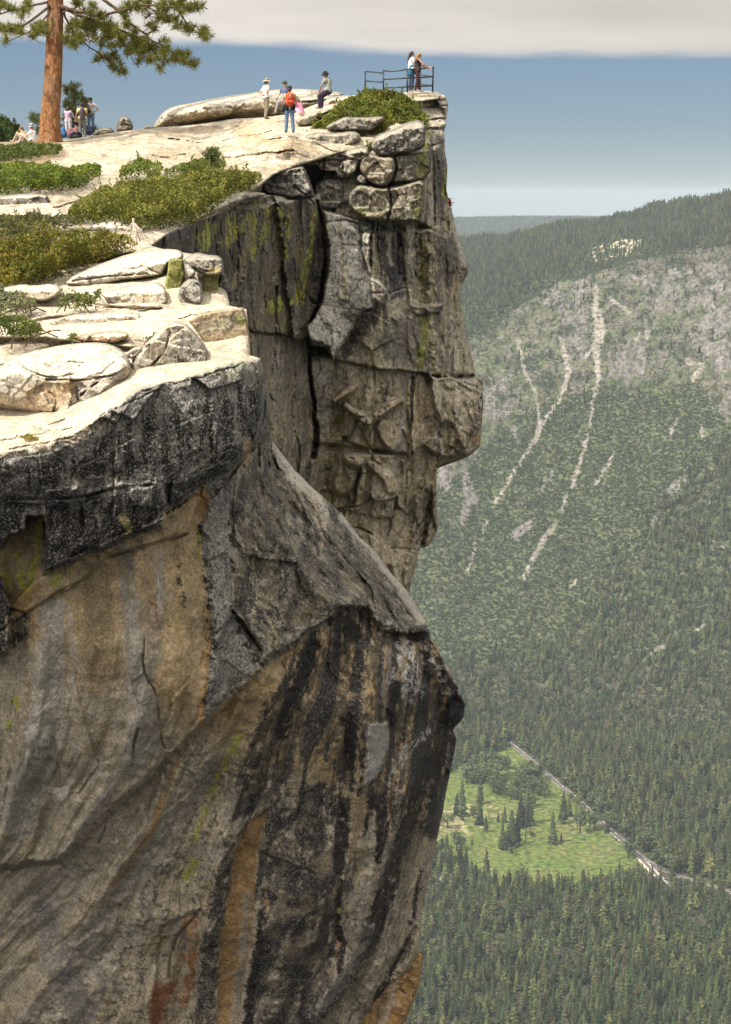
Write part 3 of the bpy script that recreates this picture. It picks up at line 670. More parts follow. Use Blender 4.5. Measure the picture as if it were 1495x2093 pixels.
# the same wall carries on to the left, outside the view
S2 = Sheet([(-1300, 470), (-236, 470), (-236, 2450), (-1300, 2450)], 14); xc = np.full(len(S2.x), -200.0) + .05 * (S2.x + 240)
fd = face(xc, S2.y) - 1.3 * (S2.y < 1140); tw_ = sstep(-10, 12, 958 - S2.y); S2.d = fd * (1 - tw_) + top(xc, S2.y) * tw_
P_ = S2.world(); S2.d -= fbm(P_, 1.6, 5) * .25; S2.world(); cc = np.where(tw_[:, None] > .5, CREAM, np.where((S2.y < 1140)[:, None], BLACK * 2.5, TAN))
tag(S2.close('cliff', M_ROCK_NEAR, cc, .3 + 0 * tw_, 9, .1), 'rock wall continuing the near buttress beyond the left edge of the photo', 'cliff', None, 'structure')

# ---------------------------------------------- broken block below the buttress' corner
def slab(name, label, outline, d, R=18, bulge=.7, mat=None, base=GREY, speck=.5, tilt=0.0, rim=None, k=.05, back=2.0, amp=.1, fs=.6, step=2.0, dark=.5, cat='boulder', smooth=1, lean=0.0, paint=None, kind=None, group=None, cracks=()):
    o = chaikin(outline, smooth) if smooth else np.array(outline, float)
    s = Sheet(o, step)
    if R < 26: R = R * .42
    t = np.clip(1 - s.sd / R, 0, 1)
    s.d = d + bulge * (1 - np.sqrt(np.maximum(1 - t ** 2.2, 0)) if R >= 26 else .75 * t ** 1.4) + lean * (s.x - o[:, 0].mean()) + tilt * (o[:, 1].max() - s.y)
    tw = np.zeros(len(s.x))
    if rim is not None:
        yr = ypl(s.x, rim) + s.wob(4, 25, 3); s.d += k * np.maximum(yr - s.y, 0); tw = sstep(-3, 4, yr - s.y)
    for c in cracks: s.crack([q + (0,) * (3 - len(q)) for q in c[0]], c[1], c[2], 2.5)
    P = s.world()
    f, _ = facets(P, (fs, fs, fs * .8), 1, .5, 4); f2, _ = facets(P, (fs * .35,) * 3, 1, .4, 5)
    s.d -= (f * amp * 1.9 + f2 * amp * .8 + fbm(P, fs * .8, 5, .55, 2) * amp * .6) * (1 - .5 * tw)
    s.world(); N = s.normals()
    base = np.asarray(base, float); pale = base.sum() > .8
    q = Paint(s, base * (.62 if pale else 1))  # pale rocks: side shading put into the colour, walls darker than tops
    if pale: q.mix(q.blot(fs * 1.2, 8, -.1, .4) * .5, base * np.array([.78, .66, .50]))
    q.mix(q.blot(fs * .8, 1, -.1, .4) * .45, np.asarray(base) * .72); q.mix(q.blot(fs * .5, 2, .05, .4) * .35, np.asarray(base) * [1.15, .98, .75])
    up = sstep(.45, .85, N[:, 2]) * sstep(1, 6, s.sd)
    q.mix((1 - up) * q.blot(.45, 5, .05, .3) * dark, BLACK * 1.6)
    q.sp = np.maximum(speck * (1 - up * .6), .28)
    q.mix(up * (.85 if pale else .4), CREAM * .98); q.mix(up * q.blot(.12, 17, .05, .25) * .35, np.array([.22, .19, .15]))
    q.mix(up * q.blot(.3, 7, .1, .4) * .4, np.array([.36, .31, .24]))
    if paint: paint(q, s, N)
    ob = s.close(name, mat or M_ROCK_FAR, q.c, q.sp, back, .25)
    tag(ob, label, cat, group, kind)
    return ob

def tanblock(q, s, N):
    q.line([(858, 1950, 6), (840, 2040, 8), (815, 2110, 8)], OCHRE * .8, 10, 6, 30, .6); q.line([(815, 1985, 3), (800, 2040, 4), (780, 2100, 6)], PALE * .9, 5, 5, 30, .6); q.line([(785, 2030, 8), (770, 2110, 10)], UMBER, 8, 8, 30, .8)
slab('granite_block', 'ochre stained broken block at the bottom right corner of the near buttress', [(850, 1944), (858, 1945), (866, 1948), (864, 1968), (856, 2018), (838, 2068), (822, 2100), (800, 2220), (700, 2260), (700, 2080), (764, 2035), (815, 1975), (838, 1955)], 45.0, 14, .8, M_ROCK_NEAR, np.array([.36, .215, .075]), .1, 0, None, 0, 4, .12, .7, 2, .25, 'rock', 0, 0, tanblock)

# ---------------------------------------------- the far promontory and the recess wall
out = [(300, 500), (345, 470), (400, 447), (440, 427), (470, 402), (500, 394), (540, 397), (600, 404), (640, 404), (650, 380), (662, 358), (690, 332), (720, 310), (748, 308), (758, 285),
       (790, 262), (812, 230), (816, 194), (850, 187), (885, 186), (911, 196), (917, 214), (913, 240), (912, 256), (905, 264), (909, 276), (910, 311), (915, 337), (913, 388), (920, 417), (928, 443), (933, 470), (942, 500), (958, 542), (956, 560), (946, 579),
       (944, 620), (949, 657), (957, 700), (962, 714), (970, 755), (973, 768), (987, 774), (988, 830), (985, 881), (982, 912), (965, 929), (949, 937), (921, 939), (900, 950), (894, 958), (892, 1000), (893, 1040), (896, 1074), (890, 1096), (878, 1115), (858, 1122), (853, 1145), (848, 1166),
       (842, 1188), (838, 1205), (842, 1240), (836, 1400), (815, 1650), (790, 1900), (700, 2050), (520, 1900), (450, 1300), (400, 900), (300, 760)]
S = Sheet(out, 2.0); x, y = S.x, S.y
base = tps([(300, 500, 53), (345, 472, 55.5), (400, 445, 60), (470, 400, 65.5), (560, 400, 71), (640, 408, 75.5), (345, 600, 57), (470, 620, 66), (560, 600, 72), (640, 600, 77), (400, 900, 63), (520, 700, 69), (560, 900, 71.5), (640, 850, 77.4),
            (700, 450, 77.2), (700, 600, 77.1), (700, 720, 77.3), (660, 350, 77), (760, 300, 78), (860, 300, 79.2), (820, 195, 84), (870, 230, 84.3), (912, 200, 85.8), (800, 500, 78.2), (870, 500, 79.7), (880, 380, 79.6), (910, 380, 82), (925, 480, 82.3), (955, 550, 84), (940, 650, 83.3), (970, 760, 83.8), (800, 700, 78.0), (880, 700, 80),
            (700, 850, 77.5), (800, 850, 78), (880, 850, 79.5), (985, 800, 82.4), (985, 900, 82.8), (650, 1000, 78), (750, 1000, 78), (860, 1000, 79.8), (893, 1040, 82.2), (760, 1150, 78.7), (840, 1150, 81), (700, 1250, 79), (600, 1200, 77), (800, 1600, 82), (500, 1600, 76), (700, 2000, 83)])
S.d = base(x, y)
upper_mass = [(560, 380), (760, 250), (1000, 250), (1000, 769), (880, 768), (830, 757), (790, 757), (740, 745), (680, 735), (660, 700), (600, 690)]
S.patch(upper_mass, -1.0, 3, 5)
S.patch([(300, 460), (640, 400), (655, 440), (666, 520), (655, 620), (633, 662), (600, 688), (520, 676), (470, 650), (300, 640)], -.9, 4, 6)
pil = [(663, 432), (702, 440), (758, 457), (755, 504), (758, 567), (792, 590), (784, 623), (740, 637), (725, 665), (698, 710), (680, 734), (664, 712), (638, 706), (627, 668), (657, 627), (670, 567), (674, 511), (665, 455)]
S.patch(pil, -2.2, 3, 3)
S.patch([(700, 444), (758, 457), (754, 500), (757, 560), (740, 560), (735, 480)], .5, 6, 3)
S.patch([(765, 455), (778, 470), (776, 560), (795, 600), (775, 630), (760, 610), (757, 500)], -1.0, 4, 4)
S.patch([(630, 704), (674, 709), (676, 730), (640, 728)], 2.6, 3, 3)
S.patch([(870, 460), (925, 480), (950, 545), (935, 700), (965, 765), (890, 765), (880, 640)], -.7, 14, 8)
S.patch([(780, 470), (865, 460), (860, 640), (800, 640)], .7, 12, 8)
S.patch([(840, 625), (905, 622), (900, 640), (850, 645)], -.7, 3, 4)
S.patch([(735, 455), (865, 455), (880, 465), (880, 470), (735, 475)], .8, 4, 3)
S.patch([(880, 768), (903, 771), (987, 772), (995, 880), (985, 912), (949, 940), (893, 930), (865, 909), (900, 868), (885, 820)], -1.7, 4, 4)
S.patch([(903, 870), (917, 857), (935, 885), (950, 940), (893, 930), (868, 910)], .8, 5, 3)
S.patch([(905, 790), (930, 800), (925, 850), (940, 870), (920, 860), (905, 830)], .45, 6, 4)
# ledges that meet in an X, and the buttress below them
for ln, a, ww in (([(684, 818, 3), (705, 803, 5), (726, 789, 4)], -1.9, 5), ([(742, 868, 5), (780, 840, 6), (821, 817, 4)], -2.1, 5), ([(706, 829, 3), (735, 848, 5), (752, 862, 5)], -1.4, 5), ([(745, 868, 8), (742, 890, 16), (730, 925, 24)], -.9, 12),
                  ([(785, 872, 12), (800, 900, 14)], -.6, 10), ([(760, 950, 4), (790, 970, 8), (800, 1000, 6)], -.6, 8), ([(718, 950, 12), (700, 990, 14)], -.7, 14), ([(745, 960, 4), (735, 1030, 6), (722, 1042, 4)], -.5, 5), ([(870, 990, 6), (858, 1060, 8), (845, 1120, 4)], -.7, 12), ([(893, 960, 2), (886, 1010, 4), (896, 1075, 4)], -.7, 6)):
    S.crack(ln, a, ww, 3)
S.patch([(855, 1079), (870, 1003), (886, 1013), (878, 1050), (868, 1117), (846, 1119)], .8, 6, 3)
S.patch([(690, 930), (800, 930), (815, 1000), (800, 1060), (720, 1045), (680, 1040)], -.5, 5, 5)
S.patch([(640, 920), (800, 928), (830, 938), (830, 928), (760, 918), (640, 905)], .6, 4, 3)
S.patch([(700, 1090), (760, 1085), (800, 1130), (830, 1160), (850, 1250), (700, 1250)], -.7, 5, 6)
S.patch([(800, 1150), (830, 1130), (850, 1135), (840, 1190), (805, 1230)], -.6, 4, 4)
for ln, dp, w_ in (([(648, 410, 1), (658, 450, 2), (668, 520, 2), (664, 567, 1.5), (654, 628, 1.5), (632, 662, 1)], 1.4, 3.5), ([(628, 690, 1), (634, 730, 2), (632, 771, 1), (645, 830, 2), (640, 850, 2), (650, 880, 4), (641, 935, 4)], 1.5, 3), ([(680, 735), (740, 747), (790, 758), (830, 757), (900, 770)], .5, 3), ([(845, 770), (842, 840), (838, 900)], .4, 4),
                   ([(760, 600), (790, 600), (830, 590), (880, 520)], .3, 3), ([(770, 460), (776, 560), (795, 600)], .7, 4), ([(815, 470, 2), (822, 560, 4)], .5, 6), ([(905, 450), (915, 560), (905, 680), (900, 765)], .3, 5), ([(814, 206), (860, 204), (914, 205)], .5, 3), ([(830, 214), (870, 222), (917, 216)], .4, 3), ([(835, 252), (880, 246), (913, 244)], .5, 3), ([(860, 264), (905, 265)], .6, 4), ([(880, 300), (912, 290)], .3, 3), ([(884, 270), (888, 460)], .5, 4), ([(665, 455), (700, 448), (758, 462)], .3, 3), ([(700, 500), (753, 504)], .15, 3),
                   ([(660, 790), (655, 850), (650, 910)], .25, 4), ([(700, 895), (720, 910), (800, 928)], .5, 4), ([(755, 880), (762, 930)], .3, 3), ([(735, 960), (722, 1040)], .5, 4), ([(830, 760), (836, 880), (830, 1000)], .2, 4), ([(690, 1040), (740, 1035), (755, 1022)], .4, 4), ([(640, 620), (700, 632), (745, 636)], .15, 3), ([(800, 1122), (860, 1124)], .4, 3), ([(700, 1085), (730, 1075), (770, 1100)], .4, 4), ([(470, 402), (500, 420), (480, 470), (500, 560), (480, 620)], .3, 5), ([(555, 402), (580, 440), (575, 520)], .25, 4)):
    S.crack([q + (0,) * (3 - len(q)) for q in ln], dp, w_, 3)
S.roundback(14, .8)
P = S.world()
f, _ = facets(P, (1.7, 1.7, 3.2), 1, .5, 7); f2, _ = facets(P, (.7, .7, 1.1), 1, .5, 8)
lowr = sstep(780, 860, y) * sstep(640, 700, x)
S.d -= f * (.36 + .22 * lowr) + f2 * (.17 + .14 * lowr) + fbm(P, 1.4, 5, .55, 4) * .22 + fbm(P, .4, 3, .6, 5) * .07
P = S.world(); N = S.normals()
p = Paint(S, np.array([.47, .415, .295]))
b1 = p.blot(.9, 1); b3 = p.blot(.3, 3, -.1, .3); s1 = p.streak(0, .35, 4, 1, -.05, .3); s2 = p.streak(0, .16, 2.2, 2, -.1, .25); s3 = p.streak(.15, .8, 6, 3, 0, .3)
p.tex = np.clip(fbm(np.stack([P[:, 0] / .22, P[:, 2] / 2.0, 0 * x], -1), 1, 4, .6, 31) * .75 + fbm(P, .35, 4, .65, 32) * .7, -1, 1); p.grow = 1.7
p.mix(s1 * .5, np.array([.17, .15, .10])); p.mix(s2 * .5, np.array([.47, .43, .33])); p.mix(b1 * .3, TAN * .8); p.mix(s3 * .35, np.array([.19, .18, .06])); p.mix(p.streak(0, .22, 3.0, 44, .18, .34) * .8, BLACK * 2)
p.sp[:] = .35
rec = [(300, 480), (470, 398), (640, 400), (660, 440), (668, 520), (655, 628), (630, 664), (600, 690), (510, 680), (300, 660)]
rm = p.poly(rec, np.array([.065, .057, .043]), 4, 4, 30, .93)  # shade of the recess painted dark into the rock colour
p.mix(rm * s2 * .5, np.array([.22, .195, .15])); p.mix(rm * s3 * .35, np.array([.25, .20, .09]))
rl = sstep(-.45, .15, fbm(P, (.3, .3, .9), 4, .6, 8))
for ln in ([(548, 430, 6), (545, 460, 7), (536, 500, 5)], [(524, 420, 9), (521, 448, 9), (519, 505, 5), (516, 530, 4)], [(566, 429, 6), (576, 440, 5), (573, 492, 4), (564, 511, 3)], [(585, 441, 6), (586, 490, 5), (585, 522, 4)], [(646, 430, 3), (640, 470, 4), (634, 502, 5), (627, 548, 6), (620, 591, 6), (614, 615, 4)], [(668, 560, 2), (663, 610, 3), (655, 630, 3)], [(473, 445, 10), (478, 480, 10), (458, 497, 8)], [(430, 458, 12), (425, 485, 12), (418, 505, 8)], [(405, 485, 5), (408, 500, 4)],
           [(583, 655, 4), (578, 672, 4)], [(575, 615, 14), (560, 628, 10)], [(512, 440, 6), (500, 470, 8)], [(630, 540, 4), (600, 620, 6)]):
    p.line(ln, LICH * 1.0, 6, 6, 18, .85, rl)
p.line([(497, 525, 8), (494, 558, 8), (476, 580, 8)], TAN * .75, 7, 6, 22, .85); p.line([(510, 455, 5), (512, 490, 7), (500, 520, 6)], TAN * .7, 7, 6, 22, .7); p.line([(545, 510, 8), (555, 545, 10)], np.array([.19, .155, .12]), 10, 8, 22, .6); p.line([(505, 600, 9), (512, 615, 9)], np.array([.2, .19, .18]), 9, 8, 22, .6); p.line([(575, 590, 12), (590, 600, 12)], np.array([.16, .15, .14]), 10, 9, 22, .5); p.line([(612, 490, 4), (608, 530, 5)], OCHRE * .5, 6, 6, 22, .6)
p.line([(345, 470, 5), (440, 432, 7), (480, 410, 9), (520, 398, 5)], PALE * 1.05, 5, 4, 18, .9); p.line([(335, 492, 8), (380, 478, 8)], np.array([.10, .09, .09]), 8, 5, 18, .9); p.line([(560, 402, 4), (640, 410, 4)], PALE * .7, 5, 4, 16, .6)
# lower brown wall left of the chimney
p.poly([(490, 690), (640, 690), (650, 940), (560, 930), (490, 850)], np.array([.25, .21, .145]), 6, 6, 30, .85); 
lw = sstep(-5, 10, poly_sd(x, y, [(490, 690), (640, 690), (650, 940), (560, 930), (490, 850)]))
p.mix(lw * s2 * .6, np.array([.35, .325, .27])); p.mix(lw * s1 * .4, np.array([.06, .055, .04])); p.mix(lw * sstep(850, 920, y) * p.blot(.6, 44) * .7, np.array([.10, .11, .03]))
p.line([(632, 720, 2), (640, 800, 2), (648, 880, 4), (642, 935, 4)], BLACK, 5, 5, 22, .85)
# pale pillar
p.poly(pil, np.array([.42, .41, .345]), 3, 3, 16, .95, None, .7)
p.line([(700, 448, 4), (698, 480, 3), (703, 540, 4), (706, 625, 3)], np.array([.36, .30, .19]), 5, 4, 18, .75); p.line([(748, 510, 4), (750, 570, 4)], np.array([.34, .28, .18]), 5, 4, 18, .7); p.line([(745, 460, 10), (735, 500, 8)], np.array([.31, .32, .24]), 10, 6, 22, .5); p.line([(772, 590, 8), (778, 615, 8)], np.array([.34, .27, .2]), 6, 5, 18, .7); p.line([(670, 455, 4), (672, 500, 3)], LICH * .8, 5, 6, 18, .5)
p.line([(712, 440, 3), (706, 450, 6), (701, 470, 3)], PALE * 1.2, 4, 4, 12, .9)
# streaks right of the pillar, plus its cast shadow painted dark
for ln, c, ww, o in (([(780, 470, 8), (784, 540, 6), (800, 580, 4)], BLACK, 6, .9), ([(815, 465, 5), (822, 540, 8), (818, 600, 7)], BLACK, 6, .85), ([(855, 470, 3), (848, 560, 3), (842, 600, 2)], BLACK, 4, .85), ([(838, 470, 9), (835, 540, 10), (838, 640, 8)], np.array([.23, .215, .18]), 9, .8), ([(800, 470, 4), (803, 520, 4)], np.array([.24, .21, .17]), 5, .7), ([(868, 460, 6), (874, 540, 8), (880, 620, 6)], np.array([.17, .145, .07]), 9, .75), ([(800, 610, 8), (815, 600, 6), (828, 595, 3)], np.array([.33, .31, .29]), 5, .7), ([(820, 622, 7), (820, 626, 6)], PALE, 4, .9), ([(900, 470, 8), (915, 560, 10), (905, 660, 8), (910, 740, 8)], np.array([.10, .085, .07]), 12, .7), ([(930, 540, 3), (930, 600, 5), (932, 640, 3)], TAN * 1.05, 6, .8), ([(950, 700, 6), (958, 740, 12), (962, 762, 12)], np.array([.33, .31, .2]), 10, .7),
                     ([(925, 440, 4), (940, 500, 6), (948, 540, 5)], np.array([.30, .28, .22]), 6, .6), ([(955, 540, 6), (946, 575, 6)], BLACK, 6, .7), ([(850, 640, 10), (870, 690, 14), (860, 740, 12)], LICH * .32, 12, .7), ([(893, 640, 4), (900, 700, 5), (885, 750, 5)], LICH * .5, 6, .6), ([(830, 650, 12), (820, 700, 18), (790, 740, 8)], np.array([.16, .15, .135]), 12, .7), ([(785, 700, 5), (800, 750, 4)], np.array([.30, .29, .26]), 4, .5), ([(760, 650, 16), (735, 680, 16), (710, 720, 10)], np.array([.09, .075, .055]), 8, .8),
                     ([(905, 330, 4), (912, 380, 4)], LICH * .9, 5, .7), ([(880, 270, 6), (884, 300, 5)], LICH * .85, 6, .7), ([(895, 290, 8), (900, 400, 10), (902, 450, 8)], np.array([.10, .09, .08]), 8, .8), ([(872, 320, 8), (868, 350, 8)], LICH * .45, 8, .7)):
    p.line(ln, c, ww, 6, 24, o, np.clip(b3 + .5, 0, 1))
for q_, c_, o_ in (([(779, 500), (804, 485), (822, 515), (832, 550), (828, 605), (801, 612), (784, 560)], np.array([.075, .07, .075]), .9), ([(874, 278), (908, 272), (911, 340), (912, 420), (890, 430), (880, 360)], np.array([.10, .09, .075]), .85), ([(882, 460), (925, 470), (945, 540), (925, 560), (920, 640), (925, 760), (895, 760), (885, 600)], np.array([.12, .105, .085]), .75), ([(690, 640), (745, 632), (790, 628), (770, 660), (735, 690), (705, 735), (690, 730), (700, 706), (724, 668)], np.array([.07, .06, .05]), .85), ([(770, 700), (800, 640), (850, 640), (880, 700), (880, 762), (800, 752)], np.array([.17, .155, .12]), .7), ([(640, 560), (668, 530), (660, 620), (632, 662)], np.array([.04, .036, .03]), .9)):
    p.poly(q_, c_, 8, 8, 26, o_)  # the diagonal patch below the pillar is its cast shadow, painted
for ln, c_, w_ in (([(842, 458, 5), (838, 520, 7), (842, 570, 6), (838, 640, 5)], np.array([.42, .385, .29]), 5), ([(912, 355, 3), (911, 400, 4)], LICH, 4), ([(871, 275, 5), (868, 300, 5)], LICH, 5), ([(862, 470, 3), (866, 560, 5), (862, 620, 4)], np.array([.19, .17, .06]), 6), ([(795, 478, 3), (797, 540, 3)], np.array([.45, .41, .32]), 4), ([(930, 455, 4), (943, 505, 6), (951, 545, 4)], np.array([.46, .43, .34]), 5), ([(940, 600, 3), (942, 660, 4), (950, 700, 4)], np.array([.40, .36, .27]), 5), ([(905, 560, 4), (910, 640, 5), (908, 730, 4)], np.array([.34, .29, .21]), 6), ([(870, 650, 5), (868, 700, 6), (858, 745, 5)], LICH * .55, 6)):
    p.line(ln, c_, w_, 6, 22, .9)
# lower promontory
p.mix(sstep(770, 800, y) * sstep(655, 690, x) * .5, np.array([.50, .41, .255]))
p.mix(sstep(770, 800, y) * sstep(655, 690, x) * p.blot(.6, 61, .0, .3) * .45, np.array([.22, .205, .09])); p.mix(sstep(770, 800, y) * sstep(655, 690, x) * s2 * .4, np.array([.44, .41, .33])); p.mix(sstep(780, 830, y) * p.blot(.4, 64, .1, .35) * .4, np.array([.44, .31, .17]))
p.poly([(640, 740), (672, 738), (690, 800), (680, 840), (665, 900), (655, 870), (645, 800)], np.array([.40, .37, .30]), 5, 5, 20, .8, None, .6)
for ln, c, ww, o in (([(684, 818, 3), (705, 803, 4), (726, 789, 3)], np.array([.36, .23, .12]), 4, .9), ([(742, 868, 4), (780, 840, 5), (821, 817, 4)], np.array([.37, .27, .15]), 5, .9), ([(745, 868, 6), (738, 900, 12), (728, 925, 12)], np.array([.30, .21, .10]), 8, .8), ([(815, 760, 6), (822, 860, 8), (818, 960, 9)], LILAC * 1.25, 8, .7), ([(843, 770, 3), (840, 840, 3), (838, 880, 2)], BLACK, 4, .9), ([(690, 850, 8), (682, 900, 10), (672, 960, 8), (675, 1020, 10)], LICH * .38, 9, .7), ([(795, 790, 14), (770, 830, 14)], np.array([.08, .065, .045]), 10, .75), ([(745, 790, 10), (735, 830, 8)], np.array([.10, .10, .05]), 9, .7), ([(892, 800, 10), (880, 850, 14), (862, 890, 8)], np.array([.40, .345, .25]), 10, .75), ([(920, 830, 8), (945, 870, 8)], np.array([.40, .37, .31]), 8, .7),
                     ([(905, 775, 4), (985, 778, 4)], BLACK, 5, .8), ([(940, 790, 12), (960, 820, 14), (975, 870, 10)], np.array([.09, .08, .06]), 10, .7), ([(980, 780, 4), (983, 880, 5)], BLACK, 4, .8), ([(965, 890, 10), (960, 915, 8)], OCHRE * .4, 8, .7), ([(982, 888, 3), (980, 905, 3)], OCHRE, 4, .8), ([(917, 876, 5), (921, 880, 4)], LICH, 4, .8), ([(908, 800, 4), (905, 870, 6), (893, 925, 6)], np.array([.06, .055, .05]), 6, .7),
                     ([(862, 1010, 8), (852, 1060, 8), (838, 1110, 6)], np.array([.155, .125, .065]), 8, .85), ([(876, 1020, 6), (868, 1070, 8), (858, 1112, 8)], np.array([.055, .048, .035]), 6, .9), ([(857, 1000, 2), (848, 1070, 2)], PALE * .6, 4, .6), ([(889, 960, 3), (886, 1010, 4), (892, 1075, 5), (880, 1105, 5)], np.array([.24, .185, .085]), 6, .85), ([(737, 965, 5), (728, 1010, 5), (722, 1035, 4)], np.array([.27, .265, .24]), 4, .8), ([(760, 1040, 10), (800, 1030, 10), (790, 1080, 10)], np.array([.10, .095, .085]), 10, .6), ([(740, 1060, 8), (735, 1100, 8)], LICH * .35, 8, .6), ([(850, 930, 8), (860, 960, 10)], np.array([.34, .25, .18]), 10, .6), ([(690, 1038, 4), (735, 1036, 3)], np.array([.36, .25, .16]), 3, .8)):
    p.line(ln, c, ww, 6, 24, o, np.clip(b3 + .5, 0, 1))
# flat tops paler than the steep rock
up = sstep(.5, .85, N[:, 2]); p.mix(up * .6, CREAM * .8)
# close the far cliff into a solid
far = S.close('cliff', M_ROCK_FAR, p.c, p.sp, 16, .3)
tag(far, 'far granite promontory dropping sheer below the railed viewpoint, with pale pillar and dark streaked recess', 'cliff', None, 'structure')

# ---------------------------------------------- the sunlit slab that climbs to the viewpoint
out = [(-250, 300), (-60, 292), (40, 289), (130, 286), (200, 276), (250, 268), (315, 262), (400, 250), (480, 243), (540, 240), (600, 232), (640, 215), (700, 196), (760, 192), (815, 190), (850, 186.5), (885, 186), (898, 190), (902, 196), (895, 203), (830, 212), (870, 258), (800, 282), (745, 302), (690, 314), (640, 330), (600, 342), (560, 358), (530, 382), (500, 397),
       (470, 408), (440, 430), (400, 452), (345, 478), (300, 510), (240, 520), (-250, 540)]
S = Sheet(out, 2.0); x, y = S.x, S.y
UP = tps([(-250, 300, 90), (0, 290, 90), (100, 287, 91), (150, 283, 93), (250, 268, 95), (315, 262, 94), (480, 243, 93), (540, 242, 87), (540, 262, 80), (590, 274, 75.5), (600, 235, 88), (640, 222, 86), (700, 205, 86), (850, 187, 85.5), (890, 190, 85.5), (870, 250, 80), (770, 290, 77.5),
          (620, 330, 73), (560, 350, 71), (470, 400, 65), (400, 445, 59.5), (345, 472, 55), (300, 300, 79), (300, 340, 72), (200, 320, 77), (100, 340, 72), (200, 400, 63.5), (0, 400, 63), (100, 440, 57.5), (240, 480, 52.5), (0, 480, 52), (-250, 400, 63), (-250, 500, 50), (300, 505, 50)])
S.d = UP(x, y)
for ln, a in (([(120, 330), (200, 318), (330, 300), (450, 290), (560, 285)], -.8), ([(420, 345), (500, 340), (560, 330), (620, 330)], -.9), ([(110, 400), (160, 380), (240, 350)], -.6), ([(330, 275), (440, 270), (520, 262)], -.5), ([(480, 355), (560, 345), (610, 345)], -.6), ([(540, 300), (620, 290), (640, 285)], -.7)):
    yy = ypl(x, ln) + S.wob(5, 40, 7); m = sstep(-2, 2, yy - y) * (1 - sstep(0, 40, yy - y)) * sstep(ln[0][0] - 1, ln[0][0] + 30, x) * (1 - sstep(ln[-1][0] - 30, ln[-1][0] + 1, x)); S.d += -a * m * .5
for ln, dp in (([(130, 300), (190, 318), (260, 322)], .35), ([(300, 318), (350, 322), (420, 312), (470, 300)], .3), ([(330, 285), (420, 292), (500, 280), (560, 268)], .4), ([(205, 300), (300, 290), (380, 286)], .35), ([(210, 316), (260, 306), (335, 300)], .35), ([(420, 330), (500, 318), (600, 308)], .4), ([(440, 292), (500, 296), (580, 284)], .3), ([(560, 240), (600, 262), (640, 268)], .3), ([(470, 250), (500, 262), (560, 256)], .25), ([(110, 425), (150, 415), (190, 402)], .3)):
    S.crack([q + (0,) for q in ln], dp * 1.6, 2.2, 5)
S.roundback(6, .5)
P = S.world()
k = np.clip((S.d - 45) / 40, .4, 1)
f, _ = facets(P, (2.6, 2.6, .9), 1, .5, 9)
S.d -= (f * .3 + fbm(P, (2.5, 2.5, 1.2), 5, .55, 6) * .45 + fbm(P, .7, 4, .6, 7) * .16) * k * sstep(0, 12, S.sd)
P = S.world(); N = S.normals()
p = Paint(S, CREAM * np.array([.76, .735, .68]))
p.mix(p.blot((2.5, 2.5, 1.2), 1, -.05, .35) * .5, np.array([.50, .40, .25])); p.mix(p.blot((1.2, 2.5, .3), 2, .0, .3) * .45, np.array([.33, .28, .20])); p.mix(p.blot((.5, 1, .2), 3, .15, .4) * .5, np.array([.25, .20, .13])); p.mix(p.blot((.8, 2, .3), 4, .1, .35) * .5, np.array([.66, .60, .48]))
for ln in ([(150, 305), (250, 330), (330, 318), (470, 322)], [(330, 300), (420, 306), (520, 288), (600, 282)], [(480, 265), (540, 285), (620, 298)], [(200, 290), (320, 280), (430, 262)], [(240, 345), (330, 312), (420, 316)], [(430, 345), (520, 326), (610, 318)], [(540, 345), (600, 330), (640, 322)], [(500, 300), (560, 312), (640, 308)], [(120, 415), (180, 398), (230, 365)], [(110, 390), (170, 376)], [(360, 268), (450, 258), (530, 252)]):
    p.line([q + (.4,) for q in ln], np.array([.16, .12, .075]), 2.2, 9, 60, .75, p.blot((1.5, 3, .6), 21 + ln[0][0] % 7, -.25, .1)); p.line([(q[0], q[1] + 4, 3) for q in ln], np.array([.38, .29, .17]), 6, 8, 60, .5)
p.sp[:] = .32
p.poly([(-250, 285), (110, 285), (130, 300), (100, 330), (-250, 345)], np.array([.20, .14, .075]), 8, 8, 30, .8); p.poly([(60, 315), (125, 300), (140, 320), (80, 335)], np.array([.27, .17, .09]), 8, 8, 25, .7)
p.poly([(130, 285), (240, 268), (250, 275), (150, 296)], np.array([.20, .16, .11]), 5, 5, 20, .7)
p.line([(500, 262, 5), (560, 300, 8), (640, 300, 8)], np.array([.42, .31, .16]), 12, 10, 30, .5); p.line([(560, 385, 8), (470, 408, 6), (400, 448, 6), (345, 475, 5)], PALE * 1.1, 8, 6, 20, .7)
slab_o = S.close('granite_plateau', M_ROCK_FAR, p.c, p.sp, 6, .12, None, 3.0)
tag(slab_o, 'sunlit cracked granite slab climbing from the shrubs to the viewpoint', 'rock slab', None, 'structure')

# ---------------------------------------------- boulders, blocks and ledges that lie on it
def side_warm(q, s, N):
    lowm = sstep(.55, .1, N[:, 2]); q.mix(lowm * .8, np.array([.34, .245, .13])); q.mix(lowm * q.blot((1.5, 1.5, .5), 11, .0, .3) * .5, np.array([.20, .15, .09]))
slab('boulder', 'long rounded granite hump on the skyline behind the standing visitors', [(313, 263), (318, 250), (334, 228), (355, 217), (400, 209), (450, 199), (500, 192), (550, 184), (600, 181), (640, 183), (673, 186), (700, 190), (703, 194), (690, 201), (680, 212), (655, 226), (630, 235), (590, 240), (540, 243), (480, 246), (420, 253), (370, 261), (330, 265)], 94, 26, 2.6, None, CREAM * .8, .12, 0, [(300, 240), (340, 222), (420, 216), (520, 208), (620, 204), (700, 196)], .11, 6, .16, 1.6, 2, .1, 'boulder', 1, 0, side_warm, cracks=[([(600, 190), (650, 192), (690, 198)], .5, 2.5), ([(620, 208), (660, 206)], .4, 2.5), ([(575, 190), (640, 186)], .3, 2)])
